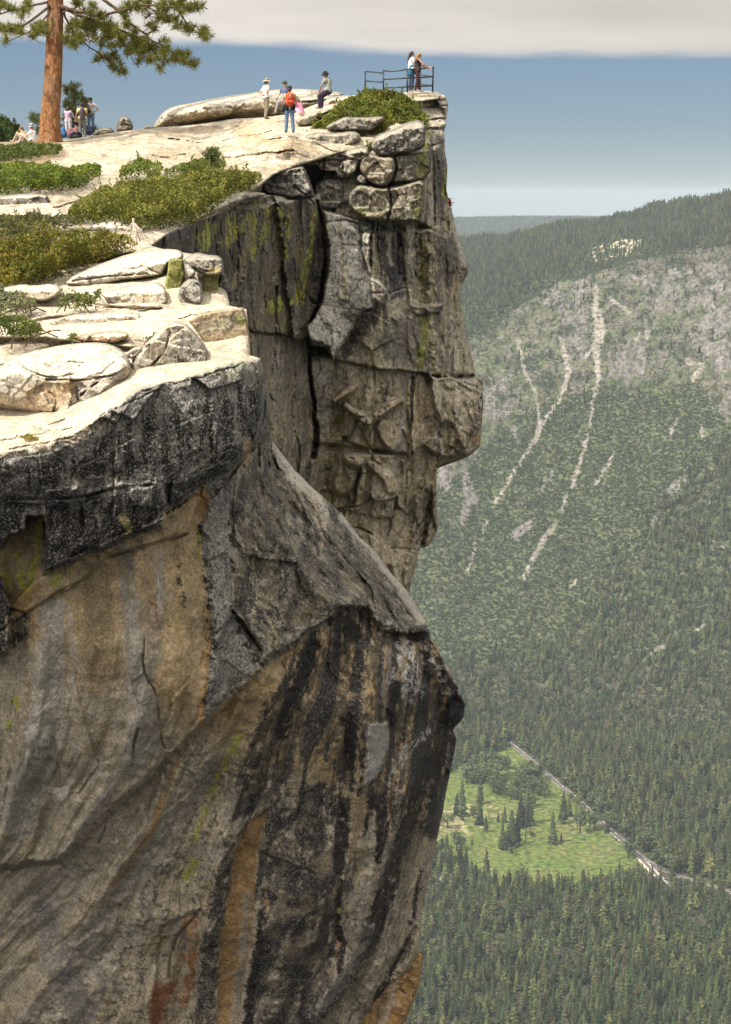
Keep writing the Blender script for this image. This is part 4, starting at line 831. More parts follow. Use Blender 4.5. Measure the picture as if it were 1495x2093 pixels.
slab('boulder', 'upright round grey boulder against the sky beside the picnic group', [(237, 268), (239, 252), (246, 240), (256, 236), (266, 242), (273, 256), (272, 266), (258, 271), (245, 272)], 95.5, 16, 1.1, None, np.array([.19, .165, .125]), .3, 0, None, 0, 1.5, .08, .7, 1.5, .4, cracks=[([(243, 256), (256, 254), (272, 259)], .25, 2)])
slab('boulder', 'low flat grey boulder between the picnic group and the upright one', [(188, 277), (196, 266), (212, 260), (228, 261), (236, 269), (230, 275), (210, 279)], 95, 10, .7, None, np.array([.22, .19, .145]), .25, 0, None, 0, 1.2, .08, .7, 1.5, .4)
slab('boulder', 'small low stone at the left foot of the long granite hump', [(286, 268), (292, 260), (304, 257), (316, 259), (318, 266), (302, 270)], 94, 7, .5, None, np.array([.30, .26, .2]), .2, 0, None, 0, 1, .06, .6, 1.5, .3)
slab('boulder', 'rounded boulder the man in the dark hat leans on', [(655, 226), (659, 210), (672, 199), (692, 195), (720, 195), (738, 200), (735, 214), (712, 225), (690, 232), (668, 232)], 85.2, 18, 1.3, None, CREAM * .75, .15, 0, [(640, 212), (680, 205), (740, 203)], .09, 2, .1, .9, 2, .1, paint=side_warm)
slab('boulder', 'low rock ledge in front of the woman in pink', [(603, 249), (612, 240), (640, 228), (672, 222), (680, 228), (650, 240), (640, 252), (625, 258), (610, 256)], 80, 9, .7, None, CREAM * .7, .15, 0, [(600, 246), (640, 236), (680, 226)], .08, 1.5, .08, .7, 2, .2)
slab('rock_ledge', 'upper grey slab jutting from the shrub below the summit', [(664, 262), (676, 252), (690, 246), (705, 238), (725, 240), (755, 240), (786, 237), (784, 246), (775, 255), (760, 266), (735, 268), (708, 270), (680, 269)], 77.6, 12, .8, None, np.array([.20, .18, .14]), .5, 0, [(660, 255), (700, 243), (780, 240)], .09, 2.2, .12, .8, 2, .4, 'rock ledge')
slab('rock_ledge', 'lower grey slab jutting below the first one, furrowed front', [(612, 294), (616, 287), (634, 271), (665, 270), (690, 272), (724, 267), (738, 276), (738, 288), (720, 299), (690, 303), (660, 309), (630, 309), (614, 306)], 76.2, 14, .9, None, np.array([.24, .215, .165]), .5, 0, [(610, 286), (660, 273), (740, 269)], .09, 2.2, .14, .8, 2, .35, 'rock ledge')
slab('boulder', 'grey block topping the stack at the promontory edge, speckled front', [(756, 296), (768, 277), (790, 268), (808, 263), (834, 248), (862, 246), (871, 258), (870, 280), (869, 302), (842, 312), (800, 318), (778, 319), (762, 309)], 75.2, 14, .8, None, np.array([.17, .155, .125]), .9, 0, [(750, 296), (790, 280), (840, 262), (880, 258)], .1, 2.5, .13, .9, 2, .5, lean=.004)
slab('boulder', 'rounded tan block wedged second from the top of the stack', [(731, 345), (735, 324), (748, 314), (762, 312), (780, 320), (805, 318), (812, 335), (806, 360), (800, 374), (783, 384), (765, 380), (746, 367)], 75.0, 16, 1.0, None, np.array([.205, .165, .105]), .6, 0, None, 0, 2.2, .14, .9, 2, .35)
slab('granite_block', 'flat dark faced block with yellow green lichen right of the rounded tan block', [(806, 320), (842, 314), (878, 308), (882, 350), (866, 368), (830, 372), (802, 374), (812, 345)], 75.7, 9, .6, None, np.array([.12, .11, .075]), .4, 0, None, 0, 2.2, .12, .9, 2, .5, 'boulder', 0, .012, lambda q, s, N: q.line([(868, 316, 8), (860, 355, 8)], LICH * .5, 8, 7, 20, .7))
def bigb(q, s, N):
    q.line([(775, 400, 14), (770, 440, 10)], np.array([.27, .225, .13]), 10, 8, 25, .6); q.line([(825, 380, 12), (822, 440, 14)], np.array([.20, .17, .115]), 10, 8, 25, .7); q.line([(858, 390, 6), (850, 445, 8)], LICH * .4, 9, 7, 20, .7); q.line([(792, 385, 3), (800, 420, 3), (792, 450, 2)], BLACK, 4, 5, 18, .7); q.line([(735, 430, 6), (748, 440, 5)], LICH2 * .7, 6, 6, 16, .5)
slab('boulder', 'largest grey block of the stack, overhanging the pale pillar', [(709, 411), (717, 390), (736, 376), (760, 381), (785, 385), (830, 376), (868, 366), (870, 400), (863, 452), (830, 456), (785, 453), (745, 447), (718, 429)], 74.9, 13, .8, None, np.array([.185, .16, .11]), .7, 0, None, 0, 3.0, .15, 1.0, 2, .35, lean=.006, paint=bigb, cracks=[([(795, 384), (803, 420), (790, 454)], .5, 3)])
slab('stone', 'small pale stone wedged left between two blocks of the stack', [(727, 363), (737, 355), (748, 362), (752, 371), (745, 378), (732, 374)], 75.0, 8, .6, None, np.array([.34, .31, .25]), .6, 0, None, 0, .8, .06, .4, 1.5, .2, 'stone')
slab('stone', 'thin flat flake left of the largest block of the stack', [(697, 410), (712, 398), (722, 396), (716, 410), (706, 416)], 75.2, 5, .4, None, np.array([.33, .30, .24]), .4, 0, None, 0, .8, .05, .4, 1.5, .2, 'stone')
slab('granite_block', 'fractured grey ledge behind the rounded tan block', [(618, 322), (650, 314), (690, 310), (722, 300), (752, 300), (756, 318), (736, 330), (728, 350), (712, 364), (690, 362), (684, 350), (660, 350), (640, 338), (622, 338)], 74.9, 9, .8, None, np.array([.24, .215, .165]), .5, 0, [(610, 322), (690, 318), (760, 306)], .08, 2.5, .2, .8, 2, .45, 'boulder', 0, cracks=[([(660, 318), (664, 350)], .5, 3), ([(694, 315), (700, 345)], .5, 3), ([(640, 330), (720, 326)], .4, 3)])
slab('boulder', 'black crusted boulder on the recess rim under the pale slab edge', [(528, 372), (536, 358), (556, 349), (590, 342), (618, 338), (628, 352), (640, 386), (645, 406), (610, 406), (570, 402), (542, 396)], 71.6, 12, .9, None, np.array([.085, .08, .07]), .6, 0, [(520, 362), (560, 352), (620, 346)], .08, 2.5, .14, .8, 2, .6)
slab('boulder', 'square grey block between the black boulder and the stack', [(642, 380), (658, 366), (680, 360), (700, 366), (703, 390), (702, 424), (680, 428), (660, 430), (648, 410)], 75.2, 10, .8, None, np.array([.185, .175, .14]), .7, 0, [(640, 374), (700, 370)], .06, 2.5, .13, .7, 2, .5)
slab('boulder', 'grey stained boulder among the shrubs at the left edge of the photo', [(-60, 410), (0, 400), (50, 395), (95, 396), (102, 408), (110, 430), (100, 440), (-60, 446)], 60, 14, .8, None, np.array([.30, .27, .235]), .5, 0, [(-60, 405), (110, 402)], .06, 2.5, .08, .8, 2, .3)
# on the near terraces
cr1 = [([(30, 735), (60, 760), (110, 775), (150, 765)], .12, 2.5), ([(95, 776), (160, 778), (220, 770), (262, 755)], .2, 3), ([(165, 808), (200, 782)], .15, 3), ([(140, 740), (180, 745), (200, 740)], .12, 2.5), ([(100, 800), (120, 815), (108, 840), (112, 865)], .12, 3), ([(155, 790), (160, 840), (157, 866)], .15, 3)]
def nose(q, s, N):
    q.poly([(90, 790), (150, 780), (160, 800), (130, 815), (95, 815)], OCHRE * .8, 6, 7, 20, .7); q.poly([(40, 800), (150, 780), (160, 868), (60, 850)], np.array([.42, .31, .19]), 12, 10, 30, .6); q.line([(220, 705, 6), (250, 720, 8), (262, 745, 5)], GREY * .6, 8, 8, 20, .8, q.blot(.12, 9, -.1, .3)); q.line([(175, 800, 18), (200, 830, 18)], GREY, 14, 10, 25, .6)
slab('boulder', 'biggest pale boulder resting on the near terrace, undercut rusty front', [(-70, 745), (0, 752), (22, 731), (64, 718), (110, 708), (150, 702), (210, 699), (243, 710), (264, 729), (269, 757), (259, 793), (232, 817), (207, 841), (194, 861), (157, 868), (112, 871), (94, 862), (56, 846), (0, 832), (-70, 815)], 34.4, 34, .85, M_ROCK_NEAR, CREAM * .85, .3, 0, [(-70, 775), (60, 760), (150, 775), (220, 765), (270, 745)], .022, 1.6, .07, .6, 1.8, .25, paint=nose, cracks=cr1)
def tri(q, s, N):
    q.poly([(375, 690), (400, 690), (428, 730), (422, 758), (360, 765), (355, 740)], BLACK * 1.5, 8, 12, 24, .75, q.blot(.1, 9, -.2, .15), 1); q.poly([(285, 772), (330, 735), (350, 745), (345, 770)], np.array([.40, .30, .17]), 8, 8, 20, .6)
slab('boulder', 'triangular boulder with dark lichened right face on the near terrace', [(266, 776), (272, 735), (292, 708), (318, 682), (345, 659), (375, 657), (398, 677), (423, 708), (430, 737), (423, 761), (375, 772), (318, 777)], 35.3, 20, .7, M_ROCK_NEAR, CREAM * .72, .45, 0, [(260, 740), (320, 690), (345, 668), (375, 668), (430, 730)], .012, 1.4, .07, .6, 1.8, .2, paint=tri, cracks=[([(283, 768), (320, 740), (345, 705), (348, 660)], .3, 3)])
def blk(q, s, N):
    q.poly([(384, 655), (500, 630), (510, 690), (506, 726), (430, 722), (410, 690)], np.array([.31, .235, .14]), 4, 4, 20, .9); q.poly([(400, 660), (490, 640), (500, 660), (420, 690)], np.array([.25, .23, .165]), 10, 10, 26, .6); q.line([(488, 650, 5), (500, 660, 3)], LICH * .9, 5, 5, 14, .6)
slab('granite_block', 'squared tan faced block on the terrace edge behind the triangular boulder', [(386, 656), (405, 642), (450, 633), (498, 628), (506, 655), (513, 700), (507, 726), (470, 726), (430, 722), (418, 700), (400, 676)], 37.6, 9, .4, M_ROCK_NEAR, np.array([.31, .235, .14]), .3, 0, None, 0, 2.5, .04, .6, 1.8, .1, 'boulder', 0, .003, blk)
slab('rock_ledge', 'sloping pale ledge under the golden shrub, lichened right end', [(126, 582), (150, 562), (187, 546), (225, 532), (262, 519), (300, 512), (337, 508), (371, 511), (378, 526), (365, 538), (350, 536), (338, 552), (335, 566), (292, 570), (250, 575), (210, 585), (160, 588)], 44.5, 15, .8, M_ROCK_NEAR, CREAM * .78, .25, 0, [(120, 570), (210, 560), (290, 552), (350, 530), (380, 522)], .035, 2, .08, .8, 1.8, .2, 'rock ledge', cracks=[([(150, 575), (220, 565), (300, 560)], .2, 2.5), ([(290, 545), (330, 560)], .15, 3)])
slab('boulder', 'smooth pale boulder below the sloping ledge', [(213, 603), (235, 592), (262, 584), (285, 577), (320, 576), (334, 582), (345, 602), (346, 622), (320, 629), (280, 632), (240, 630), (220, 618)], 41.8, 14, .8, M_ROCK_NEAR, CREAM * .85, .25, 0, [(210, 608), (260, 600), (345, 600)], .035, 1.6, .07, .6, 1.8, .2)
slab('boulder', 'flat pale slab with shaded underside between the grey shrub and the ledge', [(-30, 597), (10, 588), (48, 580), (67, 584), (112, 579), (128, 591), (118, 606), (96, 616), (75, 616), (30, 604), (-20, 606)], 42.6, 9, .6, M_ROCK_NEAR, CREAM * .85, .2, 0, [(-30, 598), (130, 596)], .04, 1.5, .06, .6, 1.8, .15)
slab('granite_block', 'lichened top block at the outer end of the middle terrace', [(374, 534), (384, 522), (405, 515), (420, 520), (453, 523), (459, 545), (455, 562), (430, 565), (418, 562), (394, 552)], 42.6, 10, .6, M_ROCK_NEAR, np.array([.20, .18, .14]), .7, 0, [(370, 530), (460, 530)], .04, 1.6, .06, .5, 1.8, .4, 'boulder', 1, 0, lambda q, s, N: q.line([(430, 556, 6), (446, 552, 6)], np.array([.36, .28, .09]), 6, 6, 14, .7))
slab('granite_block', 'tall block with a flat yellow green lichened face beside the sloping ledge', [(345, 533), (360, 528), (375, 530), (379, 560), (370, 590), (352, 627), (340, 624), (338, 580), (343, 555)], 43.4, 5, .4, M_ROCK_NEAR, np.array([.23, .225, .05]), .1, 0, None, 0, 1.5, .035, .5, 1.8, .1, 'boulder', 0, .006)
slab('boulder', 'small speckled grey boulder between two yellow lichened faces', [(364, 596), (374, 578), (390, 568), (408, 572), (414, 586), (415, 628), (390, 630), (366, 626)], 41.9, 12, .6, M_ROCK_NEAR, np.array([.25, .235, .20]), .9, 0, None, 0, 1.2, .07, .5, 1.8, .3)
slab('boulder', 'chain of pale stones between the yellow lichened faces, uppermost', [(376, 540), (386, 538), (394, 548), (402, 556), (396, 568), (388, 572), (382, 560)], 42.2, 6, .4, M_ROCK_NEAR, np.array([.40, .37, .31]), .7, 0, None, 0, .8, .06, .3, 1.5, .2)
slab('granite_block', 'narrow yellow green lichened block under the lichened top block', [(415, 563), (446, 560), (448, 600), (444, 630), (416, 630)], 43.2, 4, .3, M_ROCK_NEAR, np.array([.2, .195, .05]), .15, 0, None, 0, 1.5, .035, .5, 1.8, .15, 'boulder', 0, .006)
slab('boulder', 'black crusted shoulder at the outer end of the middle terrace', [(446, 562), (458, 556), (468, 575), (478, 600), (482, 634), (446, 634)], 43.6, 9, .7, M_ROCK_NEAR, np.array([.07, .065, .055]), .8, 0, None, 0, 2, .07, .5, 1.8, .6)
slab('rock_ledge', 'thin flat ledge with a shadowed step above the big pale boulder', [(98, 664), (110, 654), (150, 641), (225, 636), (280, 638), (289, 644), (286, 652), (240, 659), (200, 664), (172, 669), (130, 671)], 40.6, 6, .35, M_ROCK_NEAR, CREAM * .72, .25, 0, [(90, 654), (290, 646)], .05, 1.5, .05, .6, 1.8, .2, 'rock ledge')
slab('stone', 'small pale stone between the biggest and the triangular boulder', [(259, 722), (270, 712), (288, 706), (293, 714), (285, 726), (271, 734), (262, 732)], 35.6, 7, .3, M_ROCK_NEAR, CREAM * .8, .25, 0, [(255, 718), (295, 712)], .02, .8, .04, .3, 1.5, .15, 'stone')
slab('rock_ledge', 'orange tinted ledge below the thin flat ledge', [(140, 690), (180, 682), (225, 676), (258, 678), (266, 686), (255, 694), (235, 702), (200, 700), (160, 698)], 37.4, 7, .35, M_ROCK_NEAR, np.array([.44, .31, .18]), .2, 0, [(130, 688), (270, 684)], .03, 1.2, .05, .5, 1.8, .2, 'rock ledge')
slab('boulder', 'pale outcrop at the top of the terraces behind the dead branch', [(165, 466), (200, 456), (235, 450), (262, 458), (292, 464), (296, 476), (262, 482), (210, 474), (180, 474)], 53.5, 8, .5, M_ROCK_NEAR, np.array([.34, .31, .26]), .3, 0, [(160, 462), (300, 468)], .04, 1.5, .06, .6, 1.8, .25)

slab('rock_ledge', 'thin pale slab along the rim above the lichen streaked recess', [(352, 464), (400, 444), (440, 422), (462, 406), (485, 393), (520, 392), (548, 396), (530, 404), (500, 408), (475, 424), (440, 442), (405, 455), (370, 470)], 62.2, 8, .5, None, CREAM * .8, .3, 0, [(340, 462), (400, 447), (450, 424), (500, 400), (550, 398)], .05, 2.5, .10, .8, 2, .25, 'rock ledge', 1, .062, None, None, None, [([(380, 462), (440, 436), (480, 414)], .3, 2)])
# ------------------------------------------------------------------ the valley a kilometre below and its far wall
FLOOR = -1000.0
def elev(y): return -PITCH + np.arctan((PH / 2 - np.asarray(y, float)) / FOC)
COLS = {850: [(1480, 3550), (1330, 3690), (1250, 3790), (1000, 4080), (800, 4420), (650, 4900), (560, 5500), (484, 6700)],
        1150: [(1480, 3550), (1330, 3690), (1250, 3800), (1000, 4110), (800, 4420), (650, 4760), (550, 5120), (464, 6100)],
        1320: [(1480, 3550), (1330, 3680), (1250, 3790), (1000, 4100), (800, 4390), (650, 4680), (540, 5000), (424, 5850)],
        1495: [(1480, 3550), (1330, 3680), (1250, 3790), (1000, 4080), (800, 4340), (650, 4600), (540, 4850), (398, 5700)],
        1900: [(1480, 3550), (1330, 3660), (1250, 3750), (1000, 4000), (800, 4250), (650, 4500), (500, 4800), (340, 5600)]}
RR = np.linspace(0, 20000, 2001)
def _prof(tab):
    r = [0, 3300] + [q[1] for q in tab]; z = [FLOOR, FLOOR] + [q[1] * math.tan(float(elev(q[0]))) for q in tab]
    rc, zc = r[-1], z[-1]
    r += [rc + 900, 10500, 12200, 13400, 14300, 16000, 20000]; z += [zc - 120, -560, -420, 13400 * math.tan(float(elev(449))) , -190, -500, -900]
    h = np.interp(RR, r, z)
    k = np.exp(-np.linspace(-2, 2, 13) ** 2); k /= k.sum()
    return np.convolve(np.pad(h, 6, 'edge'), k, 'valid')
PROF = {c: _prof(t) for c, t in COLS.items()}; PC = sorted(PROF)
def ground_z(th, r):
    xp = PW / 2 + th * FOC
    out = np.zeros(np.shape(r))
    xs = np.clip(xp, PC[0], PC[-1])
    for a, b in zip(PC[:-1], PC[1:]):
        m = (xs >= a) & (xs <= b); t = (xs[m] - a) / (b - a)
        out[m] = np.interp(r[m], RR, PROF[a]) * (1 - t) + np.interp(r[m], RR, PROF[b]) * t
    X = r * np.sin(th); Y = r * np.cos(th)
    up = sstep(3600, 4000, r) * (1 - sstep(7000, 9000, r))
    P = np.stack([X, Y, 0 * X], -1)
    g = fbm(np.stack([X - .25 * Y, Y * .0 + out * .12, 0 * X], -1), 230, 4, .5, 2)
    out = out + up * (g * 26 + fbm(P, 90, 4, .55, 3) * 9) * sstep(0, 1, (out - FLOOR) / 150)
    out = out + sstep(11000, 12500, r) * fbm(P, 1500, 3, .5, 4) * 30
    return out

MEADOW = [(840, 1680), (862, 1625), (919, 1578), (949, 1559), (1000, 1548), (1037, 1528), (1050, 1526), (1066, 1540), (1090, 1558), (1112, 1580), (1147, 1610), (1173, 1636), (1234, 1694), (1278, 1729), (1304, 1756), (1335, 1789), (1352, 1806),
          (1278, 1806), (1190, 1814), (1103, 1818), (1050, 1819), (985, 1806), (928, 1764), (906, 1745), (860, 1740)]
ROAD = [(1040, 1517), (1052, 1526), (1072, 1543), (1090, 1557), (1112, 1576), (1147, 1607), (1182, 1634), (1234, 1685), (1278, 1722), (1304, 1747), (1344, 1773), (1388, 1791), (1444, 1809), (1488, 1822), (1560, 1846)]
PULL = [(1308, 1752), (1330, 1775), (1350, 1797), (1370, 1818)]
ROCKY = [(900, 790), (940, 715), (1040, 645), (1120, 592), (1220, 562), (1300, 530), (1380, 512), (1495, 500), (1640, 490), (1640, 880), (1495, 842), (1420, 792), (1330, 803), (1240, 792), (1170, 803), (1070, 850), (1000, 905), (940, 975), (860, 1020)]
CLEAR = [(1183, 542), (1203, 507), (1260, 487), (1330, 485), (1312, 510), (1262, 530), (1212, 541)]
FACES = [[(1246, 772), (1258, 732), (1306, 696), (1326, 708), (1318, 768), (1282, 782)], [(1397, 690), (1437, 632), (1495, 609), (1640, 600), (1640, 800), (1495, 790), (1457, 780), (1450, 742), (1415, 715)], [(1462, 830), (1495, 800), (1640, 810), (1640, 900), (1500, 860)],
         [(1290, 560), (1380, 548), (1495, 545), (1495, 600), (1400, 640), (1330, 640)], [(1110, 590), (1210, 575), (1215, 630), (1120, 640)], [(990, 800), (1050, 760), (1040, 850), (980, 890)], [(1150, 640), (1210, 640), (1200, 720), (1160, 730)]]
SCREE = [[(1059, 700, 5), (1075, 768, 4), (1095, 800, 3), (1103, 863, 4)], [(1147, 690, 6), (1163, 764, 7), (1139, 824, 4), (1111, 863, 5)], [(1106, 863, 7), (1095, 895, 6), (1073, 931, 5), (1041, 981, 4), (1014, 1026, 3)], [(994, 1067, 3), (984, 1090, 2)], [(973, 1110, 4), (962, 1150, 3), (953, 1175, 3)],
         [(1218, 585, 5), (1218, 629, 10), (1226, 668, 14), (1219, 728, 8), (1224, 768, 6), (1213, 812, 5), (1207, 867, 4), (1190, 927, 4), (1177, 972, 5), (1168, 999, 3)], [(1228, 700, 6), (1190, 730, 8)], [(1250, 610, 5), (1290, 640, 6)], [(1320, 650, 4), (1326, 690, 6), (1300, 700, 4)], [(1156, 1015, 4), (1149, 1044, 2)], [(1136, 1071, 5), (1120, 1090, 6), (1106, 1112, 8), (1091, 1143, 5), (1073, 1178, 6)], [(1384, 859, 4), (1372, 885, 6)], [(1434, 870, 3), (1434, 892, 7)], [(1404, 735, 7), (1440, 750, 6), (1415, 775, 5)],
         [(1253, 936, 5), (1232, 965, 3), (1217, 990, 3)], [(1362, 1320, 3), (1338, 1330, 3), (1321, 1347, 4)], [(1440, 1278, 4), (1425, 1288, 4)], [(1180, 1185, 3), (1165, 1200, 3)], [(1458, 1010, 3), (1452, 1030, 2)], [(1468, 1118, 3), (1490, 1117, 3)], [(1460, 1105, 2), (1456, 1135, 2)], [(1404, 1855, 3), (1404, 1885, 3)], [(1085, 1935, 6), (1097, 1925, 8), (1100, 1915, 5)], [(1160, 2040, 2), (1162, 2055, 2)], [(880, 1810, 5), (900, 1800, 6), (905, 1790, 4)], [(1190, 1945, 2), (1188, 1975, 3)], [(1302, 1960, 4), (1330, 1955, 4)]]
TALUS = [[(951, 967, 8), (962, 1020, 14), (944, 1067, 5)], [(906, 990, 12), (915, 960, 12)], [(1085, 1070, 8), (1060, 1092, 14)], [(1130, 960, 5), (1110, 1000, 6)], [(1395, 985, 10), (1370, 1000, 8)], [(1340, 1060, 6), (1330, 1085, 4)], [(1050, 880, 8), (1060, 900, 6)]]

def px_masks(xp, yp):
    """what covers the ground, from the places read off the photograph"""
    n = len(xp); B = np.stack([xp, yp, 0 * xp], -1)
    wv = fbm(B, 60, 4, .55, 1) * 14; wv2 = fbm(B, 14, 3, .6, 2) * 5
    M = {}
    M['meadow'] = sstep(-2, 2, poly_sd(xp, yp, MEADOW) + wv2 * .8)
    M['rocky'] = sstep(-10, 14, poly_sd(xp, yp, ROCKY) + wv)
    sc = np.zeros(n)
    for l in SCREE:
        d, hw = line_dist(xp + wv2 * .9, yp + wv2 * .5, l); sc = np.maximum(sc, 1 - sstep(-1.5, 2.5, d - hw * .8 + np.abs(wv2) * .35))
    M['scree'] = sc * sstep(-.95, -.1, fbm(B, 5, 3, .7, 9))
    ta = np.zeros(n)
    for l in TALUS:
        d, hw = line_dist(xp + wv2, yp + wv2, l); ta = np.maximum(ta, 1 - sstep(-3, 3, d - hw + wv2 * .8))
    M['talus'] = ta
    fc = np.zeros(n)
    for q in FACES: fc = np.maximum(fc, sstep(-5, 5, poly_sd(xp, yp, q) + wv * .7 + wv2))
    M['face'] = fc * sstep(-.25, .35, fbm(B, 26, 5, .65, 5) + .1)
    M['clear'] = sstep(-2, 6, poly_sd(xp, yp, CLEAR) + wv2)
    rd, _ = line_dist(xp, yp, ROAD); pl, _ = line_dist(xp, yp, PULL)
    ry_ = np.interp(xp, [q[0] for q in ROAD], [q[1] for q in ROAD]); fr = yp - ry_
    M['road'] = (1 - sstep(5, 9, rd)) + (1 - sstep(6, 10, pl)) + sstep(1335, 1350, xp) * (fr > 0) * (1 - sstep(16, 30, fr)) * .93
    return M

M_GROUND = mat_vcol('valley_ground', .95, .62, .11, .1)
th = np.concatenate([np.linspace(-.6, -.08, 25)[:-1], np.arange(-.08, .008, .0016), np.arange(.008, .206, .00052), np.linspace(.21, .7, 22)])
rr = np.concatenate([np.linspace(250, 2000, 22)[:-1], np.arange(2000, 3500, 8.0), np.arange(3500, 6800, 5.0), np.linspace(6800, 12000, 60)[1:], np.linspace(12000, 20000, 60)[1:]])
TH, R_ = np.meshgrid(th, rr); sh = TH.shape
z = ground_z(TH.ravel(), R_.ravel())
V = np.stack([R_.ravel() * np.sin(TH.ravel()), R_.ravel() * np.cos(TH.ravel()), z], -1)
xp, yp = project(V); M = px_masks(xp, yp)
hill = (R_.ravel() > 3500)
# broken rock on the bare places
rk = np.clip(M['face'] + M['rocky'] * .5, 0, 1) * (R_.ravel() < 7000) * hill
f, _ = facets(V, (60, 60, 45), 1, .5, 3); f2, _ = facets(V, (22, 22, 18), 1, .5, 4)
V[:, 2] += rk * (f * 14 + f2 * 9)
n1 = fbm(V, 220, 4, .55, 11); n2 = fbm(V, 45, 4, .6, 12); n3 = fbm(V, 14, 3, .6, 13)
C = np.empty((len(V), 3)); C[:] = (.062, .058, .034)
def mixc(m, c):
    global C
    m = np.clip(m, 0, 1)[:, None]; C = C * (1 - m) + np.asarray(c) * m
brush = hill & (yp > 560) & (yp < 1360)
mixc(brush * .8, (.066, .078, .036)); mixc(brush * sstep(-.1, .4, n1) * .4, (.085, .09, .04)); mixc(sstep(.1, .5, n2) * .3, (.085, .07, .045))
mixc(M['rocky'] * hill * sstep(-.2, .35, n2 + n3 * .6) * .85, (.105,.092,.074)); mixc(M['rocky'] * hill * sstep(0, .4, n1) * .3, (.115,.10,.072))
mixc(M['face'] * hill * .9, (.128,.115,.10)); mixc(M['face'] * hill * sstep(-.1, .3, fbm(V, (30, 30, 8), 4, .6, 14)) * .6, (.125,.115,.112)); mixc(M['face'] * hill * sstep(.1, .4, n3) * .5, (.175,.16,.135))
mixc(M['talus'] * hill * .7, (.15, .13, .128)); mixc(M['scree'], (.195,.175,.145)); mixc(M['scree'] * sstep(0, .4, n3) * .5, (.17, .15, .12)); mixc(M['clear'] * sstep(-.25, .1, n3 + n2 * .4) * .95, (.40, .36, .24))
mm = M['meadow']
mixc(mm, (.085, .112, .028)); mixc(mm * sstep(-.2, .4, n2) * .7, (.115, .125, .038)); mixc(mm * sstep(.0, .5, fbm(V, (25, 90, 9), 4, .6, 16)) * .6, (.12, .115, .045)); mixc(mm * sstep(.1, .4, fbm(V, 60, 3, .6, 17)) * .6, (.075, .115, .026)); mixc(mm * sstep(.45, .6, n1 + n3 * .4) * .6, (.30, .24, .14))
for q, hw_ in (((945, 1688), 9), ((985, 1690), 8), ((1085, 1708), 6), ((1116, 1783), 5), ((1165, 1670), 8), ((1190, 1700), 10), ((1320, 1768), 16), ((945, 1680), 7)):
    mixc((1 - sstep(hw_ * .3, hw_, np.hypot(xp - q[0], (yp - q[1]) * 2.2) + n3 * 4)) * .75, (.36, .28, .18))
idx = np.arange(TH.size).reshape(sh)
Q = np.stack([idx[:-1, :-1].ravel(), idx[:-1, 1:].ravel(), idx[1:, 1:].ravel(), idx[1:, :-1].ravel()], -1)
ter = link_mesh('terrain', mesh_np('terrain', V, [Q], C), M_GROUND); tag(ter, 'valley floor, meadow ground and the opposite mountainside', 'terrain', None, 'structure')
TH_STEP = (th, rr)

# ---- road
def on_floor(x, y, zz):
    s = sight(x, y); k = zz / s[..., 2]; return s * k[..., None]
def strip(name, line, half, zz, mat, jag=0.0, nn=240):
    l = chaikin(line, 2, False); t = np.linspace(0, 1, len(l)); tt = np.linspace(0, 1, nn)
    P = on_floor(np.interp(tt, t, l[:, 0]), np.interp(tt, t, l[:, 1]), zz)
    d = np.gradient(P, axis=0); d[:, 2] = 0; d /= np.linalg.norm(d, axis=1, keepdims=True); s = np.stack([d[:, 1], -d[:, 0], 0 * d[:, 0]], -1)
    j = 1 + jag * fbm(P, 18, 3, .6, 3)[:, None]
    V = np.concatenate([P - s * half * j, P + s * half * (2 - j)]); i = np.arange(nn - 1)
    o = link_mesh(name, mesh_np(name, V, [np.stack([i, i + 1, nn + i + 1, nn + i], -1)]), mat); tag(o, None, None, None, 'structure'); return o, P, d
M_ASPH = mat_plain('asphalt', (.10, .095, .09), .9, .2, .2, .2); M_SHOULD = mat_plain('road_gravel', (.27, .235, .18), .95, .3, .1, .1)
strip('gravel_shoulder', ROAD, 4.8, FLOOR + .5, M_SHOULD, .35)
road, RP, RD = strip('road', ROAD, 3.3, FLOOR + .8, M_ASPH, .02)
strip('pullout', PULL, 7, FLOOR + .65, mat_plain('pale_gravel', (.42, .37, .30), .95, .25, .1, .1), .3, 60)
_, PP, PD = strip('road', PULL, 2.6, FLOOR + .95, M_ASPH, .05, 60)

